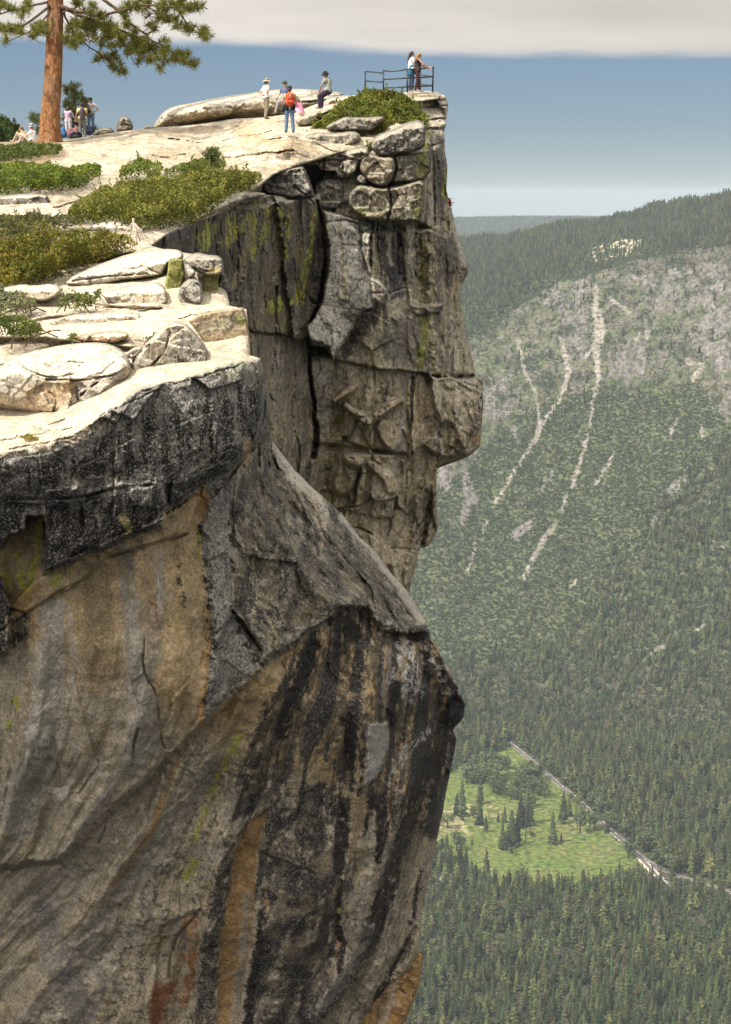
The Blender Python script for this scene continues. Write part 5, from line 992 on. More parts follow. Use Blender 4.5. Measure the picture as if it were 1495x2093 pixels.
# ---- trees
def conifer_np(rng, tiers=16, per=7, rad=.13, base=.08, droop=.35, width=.055, pw=.8, irregular=.35):
    """unit-height conifer crown of drooping, ragged branch blades"""
    V, Q = [], []
    for i in range(tiers):
        t = (i + rng.uniform(-.3, .3)) / tiers; h = base + (1 - base) * (t ** .92)
        R = rad * (1 - t) ** pw * (min(1, t * 4 + .45) if pw < .7 else 1) + .006
        for k in range(per):
            if rng.random() < .1: continue
            a = k / per * 2 * math.pi + rng.uniform(0, 2 * math.pi); r = R * rng.uniform(1 - irregular, 1 + irregular * .7)
            c, s = math.cos(a), math.sin(a); w = width * rng.uniform(.6, 1.2) * (.35 + .65 * (1 - t)); z0 = h + rng.uniform(-.01, .015); z1 = h - droop * r + rng.uniform(-.012, .012)
            b = len(V); m = .55
            V += [(c * r * .12, s * r * .12, z0), (c * r * m - s * w, s * r * m + c * w, z0 * .45 + z1 * .55 - w * .3), (c * r, s * r, z1), (c * r * m + s * w, s * r * m - c * w, z0 * .45 + z1 * .55 - w * .3)]
            Q.append([b, b + 1, b + 2, b + 3])
            b = len(V); V += [(c * r * .15, s * r * .15, z0 + w * .5), (c * r * .6, s * r * .6, z0 * .4 + z1 * .6 + w * .7), (c * r * 1.0, s * r * 1.0, z1), (c * r * .5, s * r * .5, z1 - w * .8)]
            Q.append([b, b + 1, b + 2, b + 3])
    b = len(V)                                   # the closed inside of the crown
    ring = [(.0, base * .8, rad * .25), (1, base + .12, rad * .62), (2, .6, rad * .34), (3, .9, rad * .08)]
    for _, zz, rr_ in ring: V += [(math.cos(j * 1.2566) * rr_, math.sin(j * 1.2566) * rr_, zz) for j in range(5)]
    for i_ in range(3): Q += [[b + i_ * 5 + j, b + i_ * 5 + (j + 1) % 5, b + i_ * 5 + 5 + (j + 1) % 5, b + i_ * 5 + 5 + j] for j in range(5)]
    b = len(V); V += [(-.006, 0, .9), (.006, 0, .9), (0, 0, 1.02), (0, .004, .9)]; Q.append([b, b + 1, b + 2, b + 3])
    V = np.array(V)[np.array(Q).ravel()]; Q = np.arange(len(V)).reshape(-1, 4)
    return V, Q
def oak_np(rng, n=260, rx=.5, h0=.18, h1=1.0, leaf=.12, lobes=7):
    """rounded broadleaf crown: leaf clumps through several lobes, unit height"""
    V, Q = [], []
    cs = [(rng.uniform(-.28, .28) * rx * 2, rng.uniform(-.28, .28) * rx * 2, rng.uniform(h0 + .2, h1 - .22), rng.uniform(.2, .32)) for _ in range(lobes)] + [(0, 0, .6, .34)]
    for _ in range(n):
        c = cs[rng.integers(len(cs))]; v = rng.normal(size=3); v /= np.linalg.norm(v); r = c[3] * rng.uniform(.6, 1.05)
        p = np.array([c[0] + v[0] * r * rx * 1.7, c[1] + v[1] * r * rx * 1.7, c[2] + v[2] * r * .8])
        nrm = v + rng.normal(size=3) * .5 + [0, 0, .3]; nrm /= np.linalg.norm(nrm)
        a = np.cross(nrm, rng.normal(size=3)); a /= np.linalg.norm(a); b_ = np.cross(nrm, a); s = leaf * rng.uniform(.6, 1.2) * .5; b = len(V)
        V += [p + a * s, p + b_ * s * .8, p - a * s, p - b_ * s * .8]; Q.append([b, b + 1, b + 2, b + 3])
    return np.array(V), np.array(Q)
def leafcol(V, Q, base, rng, var=.3, yel=.15):
    c = np.repeat(np.asarray(base)[None] * (1 + var * rng.uniform(-1, 1, (len(Q), 1))) * np.array([1, 1, 1]) + yel * rng.uniform(-1, 1, (len(Q), 1)) * np.array([.02, .012, -.004]), 4, 0)
    return np.clip(c, .005, 1)
M_CONI = mat_vcol('conifer_needles', .8, .2, 8, .15, .12, .52, .03)
M_OAK = mat_vcol('oak_leaves', .75, .2, 5, .2, .2, .3, .02)
M_BARK_D = mat_plain('tree_bark', (.10, .075, .055), .9, .3, 6, .1)
rngt = np.random.default_rng(5)
CON = []
for k in range(5):
    V, Q = conifer_np(rngt, [16, 14, 18, 15, 14][k], 9, [.17, .19, .15, .21, .15][k], [.06, .12, .05, .1, .15][k])
    CON.append(mesh_np('crown', V, [Q], leafcol(V, Q, (.06, .075, .03), rngt), False))
CON_FAR = []
for k in range(7):
    V, Q = conifer_np(rngt, [10, 11, 9, 10, 8, 8, 7][k], 7, [.17, .20, .14, .23, .17, .21, .15][k], [.04, .08, .04, .04, .3, .22, .42][k], .35, .10, [.8, .7, .9, .85, .5, .42, .5][k], .5)
    CON_FAR.append(mesh_np('far_conifer', V, [Q], leafcol(V, Q, [(.062, .082, .028), (.075, .09, .030), (.045, .064, .027), (.068, .078, .030), (.085, .095, .034), (.095, .10, .036), (.088, .082, .042)][k], rngt), False))
OAK = []
for k in range(3):
    V, Q = oak_np(rngt, 320, [.5, .6, .42][k]); OAK.append(mesh_np('crown', V, [Q], leafcol(V, Q, (.075, .092, .036), rngt), False))
OAK_FAR = []
for k in range(4):
    V, Q = oak_np(rngt, 70, [.6, .75, .9, .6][k], .0, .95, .3, 4); OAK_FAR.append(mesh_np('far_shrub', V, [Q], leafcol(V, Q, [(.056, .080, .029), (.066, .088, .032), (.046, .069, .028), (.074, .084, .034)][k], rngt), False))
for m in CON + CON_FAR: m.materials.append(M_CONI)
for m in OAK + OAK_FAR: m.materials.append(M_OAK)

# scatter the mass of the forest over the ground that the valley shows
rngs = np.random.default_rng(21)
def scatter(n, r0, r1, x0=480, x1=1545):
    r = np.sqrt(rngs.uniform(r0 * r0, r1 * r1, n)); t = (rngs.uniform(x0, x1, n) - PW / 2) / FOC
    z = ground_z(t, r); P = np.stack([r * np.sin(t), r * np.cos(t), z], -1); a, b = project(P); return P, a, b, r
P, a, b, r = scatter(420000, 2000, 7000)
MM = px_masks(a, b); B = np.stack([a, b, 0 * a], -1)
edge = np.interp(a, [850, 1000, 1100, 1200, 1290, 1360, 1420, 1495, 1600], [1370, 1330, 1310, 1270, 1130, 1020, 950, 900, 860]) + fbm(B, 70, 4, .6, 31) * 55
lowcon = sstep(-45, 60, b - edge)
topedge = np.interp(a, [850, 950, 1040, 1100, 1200, 1350, 1495], [760, 690, 635, 585, 545, 512, 500]) + fbm(B, 40, 4, .6, 32) * 16
topcon = 1 - sstep(-8, 10, b - topedge)
con = np.clip(lowcon + topcon, 0, 1)
bare = np.clip(MM['scree'] * 1.25 + MM['meadow'] + MM['road'] + MM['clear'] * .8 + MM['talus'] * .9 + MM['face'] * .7, 0, 1)
dens = .77 * np.where(r < 3450, .20, np.where(topcon > .5, .19, .28)) * con
dens = dens * (1 - bare) * np.where(lowcon > .5, .62 + .55 * sstep(-.35, .3, fbm(P, 60, 3, .6, 33)), 1)
isc = rngs.uniform(size=len(a)) < np.maximum(dens, 0)
mixed = (~isc) & (con < .6) & (rngs.uniform(size=len(a)) < .012 * (1 - bare) * (1 + 4 * sstep(.1, .5, fbm(B, 80, 3, .6, 35)) * (b > 900)))
br = (1 - con * np.where(b < 1480, .55, .88)) * (1 - bare) * (1 - MM['rocky'] * (1 - sstep(-.25, .2, fbm(P, 55, 4, .6, 61)) * .85)) * (r > 3480) * (.75 + .35 * sstep(-.3, .3, fbm(P, 80, 3, .6, 34)))
br = np.maximum(br, (b > 1330) * (r > 3400) * (1 - bare) * .9)
isb = (~isc) & (~mixed) & (rngs.uniform(size=len(a)) < br * .97)
# dense belt of broadleaves among the conifers of the floor
isb |= (~isc) & (r < 3480) & (rngs.uniform(size=len(a)) < (.07 + .22 * sstep(-.1, .35, fbm(P, 110, 3, .6, 39))) * (1 - bare) * (b > 1480))
allc = isc | mixed
hc = (9 + 27 * rngs.beta(2.0, 1.8, len(a))) * (1 + .25 * fbm(P, 90, 3, .6, 52)) * np.where(r < 3450, 1.12, .82) * np.where(mixed, .8, 1)
hs = rngs.uniform(2.3, 4.8, len(a)) * np.where(MM['rocky'] > .5, .8, 1) * np.where(r < 3480, 2.0, 1)
shrub_spread = 1.25

def node_scatter(name, P, scale, pick, meshes, label, zsc):
    """one object that stands its trees on points"""
    me = bpy.data.meshes.new(name); me.vertices.add(len(P)); me.vertices.foreach_set('co', np.asarray(P, np.float32).ravel())
    a_ = me.attributes.new('tsize', 'FLOAT', 'POINT'); a_.data.foreach_set('value', np.asarray(scale, np.float32))
    a_ = me.attributes.new('tturn', 'FLOAT', 'POINT'); a_.data.foreach_set('value', rngs.uniform(0, 6.283, len(P)).astype(np.float32))
    a_ = me.attributes.new('tkind', 'INT', 'POINT'); a_.data.foreach_set('value', np.asarray(pick, np.int32))
    o = link_mesh(name, me)
    ng = bpy.data.node_groups.new(name, 'GeometryNodeTree')
    ng.interface.new_socket('Geometry', in_out='INPUT', socket_type='NodeSocketGeometry'); ng.interface.new_socket('Geometry', in_out='OUTPUT', socket_type='NodeSocketGeometry')
    gi = ng.nodes.new('NodeGroupInput'); go = ng.nodes.new('NodeGroupOutput')
    g2i = ng.nodes.new('GeometryNodeGeometryToInstance')
    for m in reversed(meshes):
        src = bpy.data.objects.new(name + '_tree', m)
        oi = ng.nodes.new('GeometryNodeObjectInfo'); oi.inputs['Object'].default_value = src; oi.inputs['As Instance'].default_value = True
        ng.links.new(oi.outputs['Geometry'], g2i.inputs[0])
    ip = ng.nodes.new('GeometryNodeInstanceOnPoints'); ng.links.new(gi.outputs[0], ip.inputs['Points']); ng.links.new(g2i.outputs[0], ip.inputs['Instance'])
    ip.inputs['Pick Instance'].default_value = True
    def attr(n_, ty):
        q = ng.nodes.new('GeometryNodeInputNamedAttribute'); q.data_type = ty; q.inputs[0].default_value = n_
        return q.outputs[0]
    ng.links.new(attr('tkind', 'INT'), ip.inputs['Instance Index'])
    cx = ng.nodes.new('ShaderNodeCombineXYZ'); ng.links.new(attr('tturn', 'FLOAT'), cx.inputs[2]); ng.links.new(cx.outputs[0], ip.inputs['Rotation'])
    cs = ng.nodes.new('ShaderNodeCombineXYZ'); sz = attr('tsize', 'FLOAT'); mz = ng.nodes.new('ShaderNodeMath'); mz.operation = 'MULTIPLY'; mz.inputs[1].default_value = zsc; ng.links.new(sz, mz.inputs[0])
    ng.links.new(sz, cs.inputs[0]); ng.links.new(sz, cs.inputs[1]); ng.links.new(mz.outputs[0], cs.inputs[2]); ng.links.new(cs.outputs[0], ip.inputs['Scale'])
    ng.links.new(ip.outputs[0], go.inputs[0])
    md = o.modifiers.new('scatter', 'NODES'); md.node_group = ng
    tag(o, label, None, None, 'stuff'); return o

# the nearest trees of that forest stand as objects of their own
vis = allc & (a > 850) & (a < 1500) & (b > 1990) & (b < 2110) & (a > np.interp(b, [1990, 2093], [870, 845]))
cand = np.nonzero(vis)[0]
own = cand[np.argsort(-(hc[cand] / r[cand]))][:150]
own_set = np.zeros(len(a), bool); own_set[own] = True
for k, i in enumerate(own):
    o = bpy.data.objects.new('forest_conifer', CON[k % 5]); COL.objects.link(o)
    o.location = P[i] - [0, 0, .5]; o.scale = (hc[i],) * 3; o.rotation_euler = (0, 0, float(rngs.uniform(0, 6.28)))
    tag(o, 'dark conifer in the closed forest along the bottom edge of the valley view', 'tree', 'conifers of the closed forest at the bottom of the view')
m = allc & ~own_set
node_scatter('forest', P[m] - [0, 0, 1.0], hc[m], rngs.integers(0, 7, m.sum()), CON_FAR, 'conifer forest on the valley floor and the mountainside', 1.0)
node_scatter('brush', P[isb] - [0, 0, .6], hs[isb] * shrub_spread, rngs.integers(0, 4, isb.sum()), OAK_FAR, 'evergreen brush and scrub oak on the mountainside', .8)
# woods on the far skyline ridge
Pf, af, bf, rf = scatter(14000, 12600, 14200, 600, 1250)
node_scatter('distant_forest', Pf, rngs.uniform(18, 34, len(Pf)), rngs.integers(0, 7, len(Pf)), CON_FAR, 'forest on the farthest ridge', 1.0)

# ---- trees of the meadow, each on its own
def q6(x, y): return 840 + x * .4381, 1480 + y * .4381
trunk_me = {}
def trunk_mesh(kind):
    if kind not in trunk_me:
        pr = Parts()
        if kind == 'conifer': pr.tube([(0, 0, -.02), (.002, 0, .3), (0, .002, .6), (0, 0, .97)], [.016, .012, .008, .001], 6)
        elif kind == 'snag': pr.tube([(0, 0, -.02), (.004, 0, .5), (0, 0, 1)], [.011, .008, .004], 6)
        else:
            pr.tube([(0, 0, -.03), (.01, 0, .2), (0, 0, .5)], [.045, .035, .02], 6)
            for a_ in (0, 2.1, 4.2): pr.tube([(0, 0, .25), (.2 * math.cos(a_), .2 * math.sin(a_), .5)], [.02, .008], 5)
        me = mesh_np('trunk', np.concatenate(pr.V), [np.concatenate(pr.Q), np.concatenate(pr.T)], np.concatenate(pr.C)); me.materials.append(M_BARK_D); trunk_me[kind] = me
    return trunk_me[kind]
def meadow_tree(x, y, hpx, kind, label, group, spread=1.0, k=0):
    px, py = q6(x, y); L_ = on_floor(np.array([px]), np.array([py]), FLOOR)[0]; h = hpx * .4381 / FOC * np.linalg.norm(L_) / .82
    t = empty({'conifer': 'conifer_tree', 'oak': 'oak_tree', 'snag': 'dead_tree'}[kind], L_, rngs.uniform(0, 6.28)); t.scale = (h * spread, h * spread, h)
    tag(t, label, 'tree', group)
    o = bpy.data.objects.new('trunk', trunk_mesh(kind)); COL.objects.link(o); o.parent = t
    if kind != 'snag':
        o = bpy.data.objects.new('crown', (CON if kind == 'conifer' else OAK)[k % (5 if kind == 'conifer' else 3)]); COL.objects.link(o); o.parent = t
    return t
mc = 'conifers standing in the open meadow'
for k, (x, y, h, lab) in enumerate([(240, 430, 145, 'big dark conifer at the left end of the meadow'), (215, 425, 90, 'shorter conifer leaning on the big one at the left end of the meadow'), (325, 372, 112, 'conifer above the bare soil patch in the left meadow'), (322, 470, 105, 'thin browner conifer beside the bare soil patch'), (350, 502, 72, 'small conifer at the lower end of the bare soil patch'),
                         (408, 458, 42, 'short bushy conifer, left of a close pair in the meadow'), (437, 458, 68, 'pointed conifer, right of a close pair in the meadow'), (428, 585, 122, 'left conifer of the tall clump mid meadow'), (470, 572, 150, 'tallest broad conifer of the clump mid meadow'), (495, 565, 125, 'right hand conifer of the clump mid meadow'), (512, 482, 140, 'tall conifer just behind the clump mid meadow'), (545, 470, 170, 'slim conifer beside the bare poles mid meadow'),
                         (662, 560, 135, 'solitary full conifer in the right half of the meadow'), (702, 548, 38, 'knee high young conifer beside the solitary full one'), (712, 465, 135, 'tall conifer near the road, nearest to the solitary full one'), (738, 430, 100, 'darker conifer touching the tall one near the road'), (168, 582, 65, 'small conifer at the lower left corner of the meadow'), (286, 567, 36, 'lonely sapling in the lower left meadow'), (812, 543, 14, 'tiny sapling in the open grass near the road'), (352, 735, 132, 'tall conifer alone at the front edge of the meadow')]):
    meadow_tree(x, y, h, 'conifer', lab, mc, 1.02, k)
meadow_tree(536, 552, 190, 'snag', 'bare tall pole of a dead tree, left of two mid meadow', 'dead trees in the meadow'); meadow_tree(556, 520, 160, 'snag', 'bare tall pole of a dead tree, right of two mid meadow', 'dead trees in the meadow'); meadow_tree(624, 345, 100, 'snag', 'pale dead trunk beside the oaks at the top of the meadow', 'dead trees in the meadow', 1.6)
g_ = 'conifers along the front edge of the meadow'
row = [(110, 665, 125), (135, 700, 110), (186, 688, 110), (205, 720, 100), (232, 700, 125), (258, 690, 100), (282, 752, 110), (305, 745, 90), (325, 770, 80), (390, 775, 90), (452, 785, 80), (480, 800, 60), (620, 800, 85), (655, 800, 85), (680, 810, 70), (705, 800, 92), (730, 815, 90), (752, 800, 95), (775, 815, 70), (806, 805, 105), (825, 820, 80), (850, 810, 95), (885, 805, 105), (905, 820, 80), (930, 800, 115), (955, 810, 125), (985, 805, 125), (1015, 820, 95), (1035, 815, 110), (1060, 815, 130), (1085, 825, 90), (1100, 830, 80), (1126, 822, 115), (1150, 830, 80), (1170, 835, 90), (1195, 835, 80), (585, 812, 75), (560, 825, 70), (430, 815, 70), (360, 815, 85)]
for k, (x, y, h) in enumerate(row): meadow_tree(x, y, h, 'conifer', 'dark pointed conifer in the row along the front edge of the meadow', g_, 1.05, k)
go_ = 'oaks at the top of the meadow'
for k, (x, y, h, s_) in enumerate([(262, 275, 62, 1.5), (300, 262, 70, 1.5), (335, 275, 66, 1.5), (372, 262, 72, 1.5), (408, 250, 76, 1.5), (438, 205, 60, 1.5), (400, 200, 56, 1.4), (350, 190, 56, 1.4), (290, 205, 58, 1.4), (385, 318, 66, 1.4), (410, 330, 60, 1.2), (430, 300, 60, 1.2), (515, 265, 70, 1.4), (550, 262, 72, 1.4), (590, 258, 70, 1.4), (545, 225, 50, 1.4), (598, 332, 78, 1.3), (570, 310, 66, 1.3), (505, 322, 66, 1.2), (470, 345, 56, 1.2), (495, 355, 60, 1.1), (530, 300, 60, 1.2)]):
    meadow_tree(x, y, h, 'oak', 'round dark oak in the grove at the top of the meadow', go_, s_, k)
gr = 'broadleaf trees beside the valley road'
for k, (x, y, h, s_) in enumerate([(640, 205, 60, 1.2), (672, 225, 60, 1.2), (705, 250, 62, 1.2), (742, 290, 64, 1.2), (780, 330, 62, 1.2), (812, 352, 60, 1.2), (850, 385, 58, 1.2), (885, 410, 60, 1.2), (930, 470, 60, 1.2), (965, 495, 66, 1.2), (1005, 528, 70, 1.2), (1050, 515, 70, 1.2), (1080, 560, 74, 1.2), (1110, 590, 80, 1.2), (1140, 600, 80, 1.2), (1180, 665, 90, 1.2), (1215, 690, 80, 1.2)]):
    meadow_tree(x, y, h, 'oak', 'round broadleaf tree on the forest side of the valley road', gr, s_, k)
for k, (x, y, h, s_, lab) in enumerate([(790, 505, 118, .62, 'tall broadleaf tree between meadow and road, left of a pair'), (858, 492, 75, 1.1, 'wide broadleaf tree between meadow and road, right of a pair'), (525, 772, 100, .95, 'biggest round dark tree at the front edge of the meadow'), (1015, 625, 72, 1.1, 'round tree where the road meets the pullout'), (172, 486, 66, 1.1, 'round tree beside the cliff edge in the left meadow'), (240, 452, 26, 1.3, 'low bush at the foot of the big dark conifer'), (472, 602, 26, 1.5, 'low dark bush below the tall clump mid meadow'), (562, 525, 22, 1.6, 'low bush at the foot of the bare poles'), (292, 440, 60, .9, 'round tree left of the bare soil patch'), (215, 590, 80, 1.0, 'greyish leafless looking tree at the lower left of the meadow'), (575, 385, 50, 1.1, 'round bush below the oak grove')]):
    meadow_tree(x, y, h, 'oak', lab, None, s_, k)

# ---- cars
M_CAR = mat_vcol('car_paint', .3, .05, 1, .5)
car_me = {}
def car_mesh(c):
    if c not in car_me:
        pr = Parts(); cc = {'white': (.8, .8, .78), 'silver': (.45, .46, .48), 'dark': (.05, .055, .07), 'red': (.35, .04, .03), 'blue': (.08, .14, .3)}[c]
        V = [(sx * w, y, z_) for y, z_, w in ((-2.2, .35, .85), (-2.2, .85, .85), (-1.3, .95, .88), (1.0, .98, .88), (2.15, .85, .82), (2.2, .35, .82)) for sx in (-1, 1)]
        n = 6; Q = [[2 * i, 2 * i + 1, 2 * ((i + 1) % n) + 1, 2 * ((i + 1) % n)] for i in range(n)]; pr.add(V, Q, [[0, 2, 4], [0, 4, 6], [0, 6, 8], [0, 8, 10], [1, 5, 3], [1, 7, 5], [1, 9, 7], [1, 11, 9]], cc)
        V = [(sx * w, y, z_) for y, z_, w in ((-1.6, .94, .82), (-1.0, 1.4, .68), (.3, 1.42, .68), (1.1, .97, .8)) for sx in (-1, 1)]; pr.add(V, [[0, 1, 3, 2], [4, 5, 7, 6], [0, 2, 4, 6], [1, 7, 5, 3]], col=(.03, .035, .04)); pr.add(np.array(V)[2:6] + [0, 0, .03], [[0, 1, 3, 2]], col=cc)
        for sx in (-.85, .85):
            for yy in (-1.4, 1.4): pr.tube([(sx - .1, yy, .33), (sx + .1, yy, .33)], [.33, .33], 10, (.02, .02, .02))
        me = mesh_np('car', np.concatenate(pr.V), [np.concatenate(pr.Q), np.concatenate(pr.T)], np.concatenate(pr.C), False); me.materials.append(M_CAR); car_me[c] = me
    return car_me[c]
def put_car(p, d, side, c, lab, turn=0.0):
    o = bpy.data.objects.new('car', car_mesh(c)); COL.objects.link(o); s = Vector((d[1], -d[0], 0)); o.location = Vector(p) + s * side + Vector((0, 0, .05)); o.rotation_euler = (0, 0, math.atan2(-d[0], d[1]) + turn); tag(o, lab, 'car', 'cars on and beside the valley road')
rx, ry = project(RP)
for (px, side, c) in ((1135, 1.8, 'dark'), (1150, -1.8, 'white'), (1171, 5.2, 'silver'), (1172, -1.8, 'white'), (1173.5, 1.8, 'white'), (1192, -1.8, 'dark'), (1210, 1.8, 'silver'), (1222, -1.8, 'white'), (1236, 1.8, 'blue'), (1240, -1.8, 'white'), (1243, 5, 'white'), (1254, 5.5, 'white'), (1257, -1.8, 'white'), (1260, 5.5, 'silver'), (1264, 5.5, 'white'), (1268, -1.8, 'dark'), (1272, 5.5, 'white'), (1276, 5.5, 'red'), (1300, -1.8, 'white'), (1322, 1.8, 'silver'), (1345, -1.8, 'dark')):
    i = int(np.argmin(np.abs(rx - px))); put_car(RP[i], RD[i], side, c, {'white': 'tiny white car on the valley road by the meadow', 'silver': 'tiny silver car on the valley road by the meadow', 'dark': 'tiny dark car on the valley road by the meadow', 'red': 'tiny red car on the valley road by the meadow', 'blue': 'tiny blue car on the valley road by the meadow'}[c])
for i, side, c in ((14, -5, 'white'), (19, -5, 'dark'), (24, -5.5, 'silver'), (27, 4.5, 'white'), (30, -5.5, 'white'), (34, -5.5, 'white'), (37, 4.5, 'silver'), (39, -5.5, 'dark'), (43, -5, 'white'), (46, 5, 'white'), (49, -5, 'white'), (53, 5, 'white'), (56, -5, 'silver')):
    put_car(PP[i], PD[i], side, c, {'white': 'white car parked on the pale gravel pullout', 'silver': 'silver car parked on the pale gravel pullout', 'dark': 'dark car parked on the pale gravel pullout'}[c], .5)
# ------------------------------------------------------------------ shrubs, pines and other plants of the rim
M_LEAF = mat_vcol('shrub_leaves', .75, .25, 14, .12, .25)
M_TWIG = mat_plain('shrub_twigs', (.17, .12, .09), .9, .3, 30, .1)
M_NEED = mat_vcol('pine_needles', .6, .2, 10, .3, .25)
rngp = np.random.default_rng(77)

def quads_from(P, Nn, size, asp, rng):
    """leaf faces: centre, normal, size -> V, Q"""
    n = len(P); Nn = Nn / (np.linalg.norm(Nn, axis=1, keepdims=True) + 1e-9)
    a = np.cross(Nn, rng.normal(size=(n, 3))); a /= np.linalg.norm(a, axis=1, keepdims=True) + 1e-9; b = np.cross(Nn, a)
    s = size[:, None]; a = a * s; b = b * s * asp
    V = np.stack([P + a, P + b, P - a, P - b], 1).reshape(-1, 3)
    return V, np.arange(4 * n).reshape(n, 4)

def bush(label, poly, dfun, T, col, col2, dens=1.0, leaf=.055, R=40, name='shrub', gap=-.30, cat='shrub', group=None, lump=.55, rise=0.0, stems=10):
    poly = chaikin(poly, 1); lo, hi = poly.min(0), poly.max(0)
    dm = float(np.mean(dfun(poly[:, 0], poly[:, 1]))); area = (hi - lo).prod() * (dm / FOC) ** 2
    n = int(area * 6500 * dens * (.055 / leaf) ** 1.4); H = T * .62; lump = lump * 1.25
    x = rngp.uniform(lo[0] - 6, hi[0] + 6, n); y = rngp.uniform(lo[1] - 6, hi[1] + 4, n); mpx = FOC / dm
    k = poly_sd(x, y - 7, poly) > 0; x, y = x[k], y[k]
    G0 = at(x, y, dfun(x, y))
    # a cushion of many domes standing on the ground
    f1, f2, vec, rr_ = worley(G0 * [1, 1, 0], (lump * 1.5, lump * 2.2, 1), 3)
    dome = np.sqrt(np.clip(1 - (f1 / .8) ** 2, 0, 1)) * (.55 + .6 * rr_[:, 0])
    h = H * (.22 + .85 * dome + .22 * fbm(G0, 1.1, 3, .6, 4)) ; u = rngp.uniform(0, 1, len(x)) ** .62
    P = G0 + np.stack([0 * h, -.15 * h, np.maximum(h, .05)], -1) * u[:, None]
    xq, yq = project(P); B = np.stack([xq, yq, 0 * xq], -1); sd = poly_sd(xq, yq, poly) + fbm(B, mpx * .5, 5, .65, 3) * mpx * .17
    k = sd > 0; P, u, vec, sd = P[k], u[k], vec[k], sd[k]; t = sd
    cl = fbm(P, .5, 3, .6, 6); k = cl > gap - (1 - u) * .1
    P, u, t, vec = P[k], u[k], t[k], vec[k]; n = len(P)
    # upright shoots break the outline
    ns = max(4, int(n / 260)); si = rngp.integers(0, n, ns); hs_ = T * rngp.uniform(.10, .30, ns); m_ = 16
    tt = np.repeat(np.linspace(.1, 1, m_)[None], ns, 0).ravel(); sp_ = np.repeat(P[si], m_, 0) + np.stack([rngp.normal(size=ns * m_) * .03 + np.repeat(rngp.normal(size=ns) * .12, m_) * tt, rngp.normal(size=ns * m_) * .03, np.repeat(hs_, m_) * tt], -1)
    P = np.concatenate([P, sp_]); vec = np.concatenate([vec, rngp.normal(size=(ns * m_, 3))]); n = len(P)
    Nn = rngp.normal(size=(n, 3)) * .5 + vec / (np.linalg.norm(vec, axis=1, keepdims=True) + 1e-6) * .75 + np.array([0, -.25, .55])
    s = leaf * rngp.uniform(.55, 1.25, n)
    V, Q = quads_from(P, Nn, s, .55, rngp)
    c1 = fbm(P, .8, 3, .6, 8); m = np.clip(sstep(-.3, .4, c1 + rngp.normal(size=n) * .25), 0, 1)[:, None]
    C = np.asarray(col) * (1 - m) + np.asarray(col2) * m
    C = C * rngp.uniform(.65, 1.35, (n, 1)); dead = rngp.uniform(size=n) < .03; C[dead] = (.22, .16, .09)
    o = empty(name, P.mean(0)); o.location = (0, 0, 0)
    base = at(np.array([poly[:, 0].mean()]), np.array([hi[1] - 4]), float(dfun(np.array([poly[:, 0].mean()]), np.array([hi[1] - 4]))[0]))[0]
    o.location = base
    tag(o, label, cat, group)
    f = link_mesh('foliage', mesh_np('foliage', V - base, [Q], np.repeat(C, 4, 0), False), M_LEAF, o)
    pr = Parts()
    for i in rngp.integers(0, n, stems):
        a = P[i]; j = np.array([a[0] + rngp.normal() * .25, a[1] + .25 + abs(rngp.normal() * .2), a[2] - rngp.uniform(.25, .5)])
        mid = (a + j) / 2 + rngp.normal(size=3) * .06; pr.tube([j - base, mid - base, a - base], [.018, .012, .005], 5)
    pr.build('branches', M_TWIG, o)
    return o

UPD = lambda x, y: UP(x, y) - .05
TOPD = lambda x, y: top(x, y) - .05
GR1, GR2 = (.068, .10, .014), (.15, .18, .026)
OL1, OL2 = (.085, .10, .017), (.18, .175, .034)
GO1, GO2 = (.09, .098, .016), (.20, .165, .028)
def flat(d0, y0, k): return lambda x, y: d0 + (y0 - y) * k + 0 * x
bush('large domed green shrub right under the railed viewpoint', [(614, 277), (640, 258), (665, 236), (700, 208), (735, 190), (765, 181), (800, 185), (830, 196), (855, 217), (872, 238), (881, 260), (864, 269), (846, 258), (805, 274), (760, 300), (712, 308), (690, 300), (660, 285), (640, 282)], flat(78.6, 300, .052), 1.5, (.08, .10, .016), (.17, .175, .03), 1.2, .06, 60, lump=.5)
bush('wide green shrub in the notch of the slab left of the footpath', [(-40, 338), (60, 331), (110, 336), (150, 346), (185, 332), (211, 342), (203, 365), (165, 382), (110, 393), (50, 396), (-40, 404)], UPD, 1.3, GR1, GR2, 1, .06, 26, lump=.6)
bush('green shrub carpet at the foot of the tall pine', [(-40, 298), (40, 291), (130, 294), (127, 312), (80, 320), (0, 332), (-40, 334)], UPD, 1.0, (.055, .08, .02), (.11, .135, .03), 1, .065, 18, lump=.6)
bush('dark green bush against the sky at the left edge, behind the seated pair', [(-40, 242), (0, 238), (14, 240), (26, 250), (48, 262), (60, 276), (40, 294), (-40, 300)], flat(95, 292, .03), 1.4, (.035, .06, .018), (.075, .10, .025), 1.1, .07, 22, lump=.6)
bush('round green shrub on the slab, left of the seedling pine', [(243, 352), (252, 337), (275, 328), (298, 324), (326, 331), (338, 346), (320, 360), (270, 364), (248, 362)], UPD, 1.3, GR1, GR2, 1.1, .055, 22)
bush('low green shrub around the seedling pine', [(330, 352), (360, 338), (410, 326), (455, 324), (468, 334), (450, 348), (400, 358), (345, 362)], UPD, 1.0, GR1, (.135, .155, .035), 1.1, .055, 16)
bush('broad olive shrub spreading over the middle of the slab', [(130, 436), (165, 410), (200, 386), (250, 372), (300, 364), (350, 360), (400, 350), (450, 343), (510, 345), (541, 362), (528, 385), (485, 400), (455, 415), (440, 432), (400, 455), (350, 468), (300, 470), (230, 462), (180, 452), (140, 452)], UPD, 1.5, OL1, OL2, 1.15, .052, 34, lump=.6)
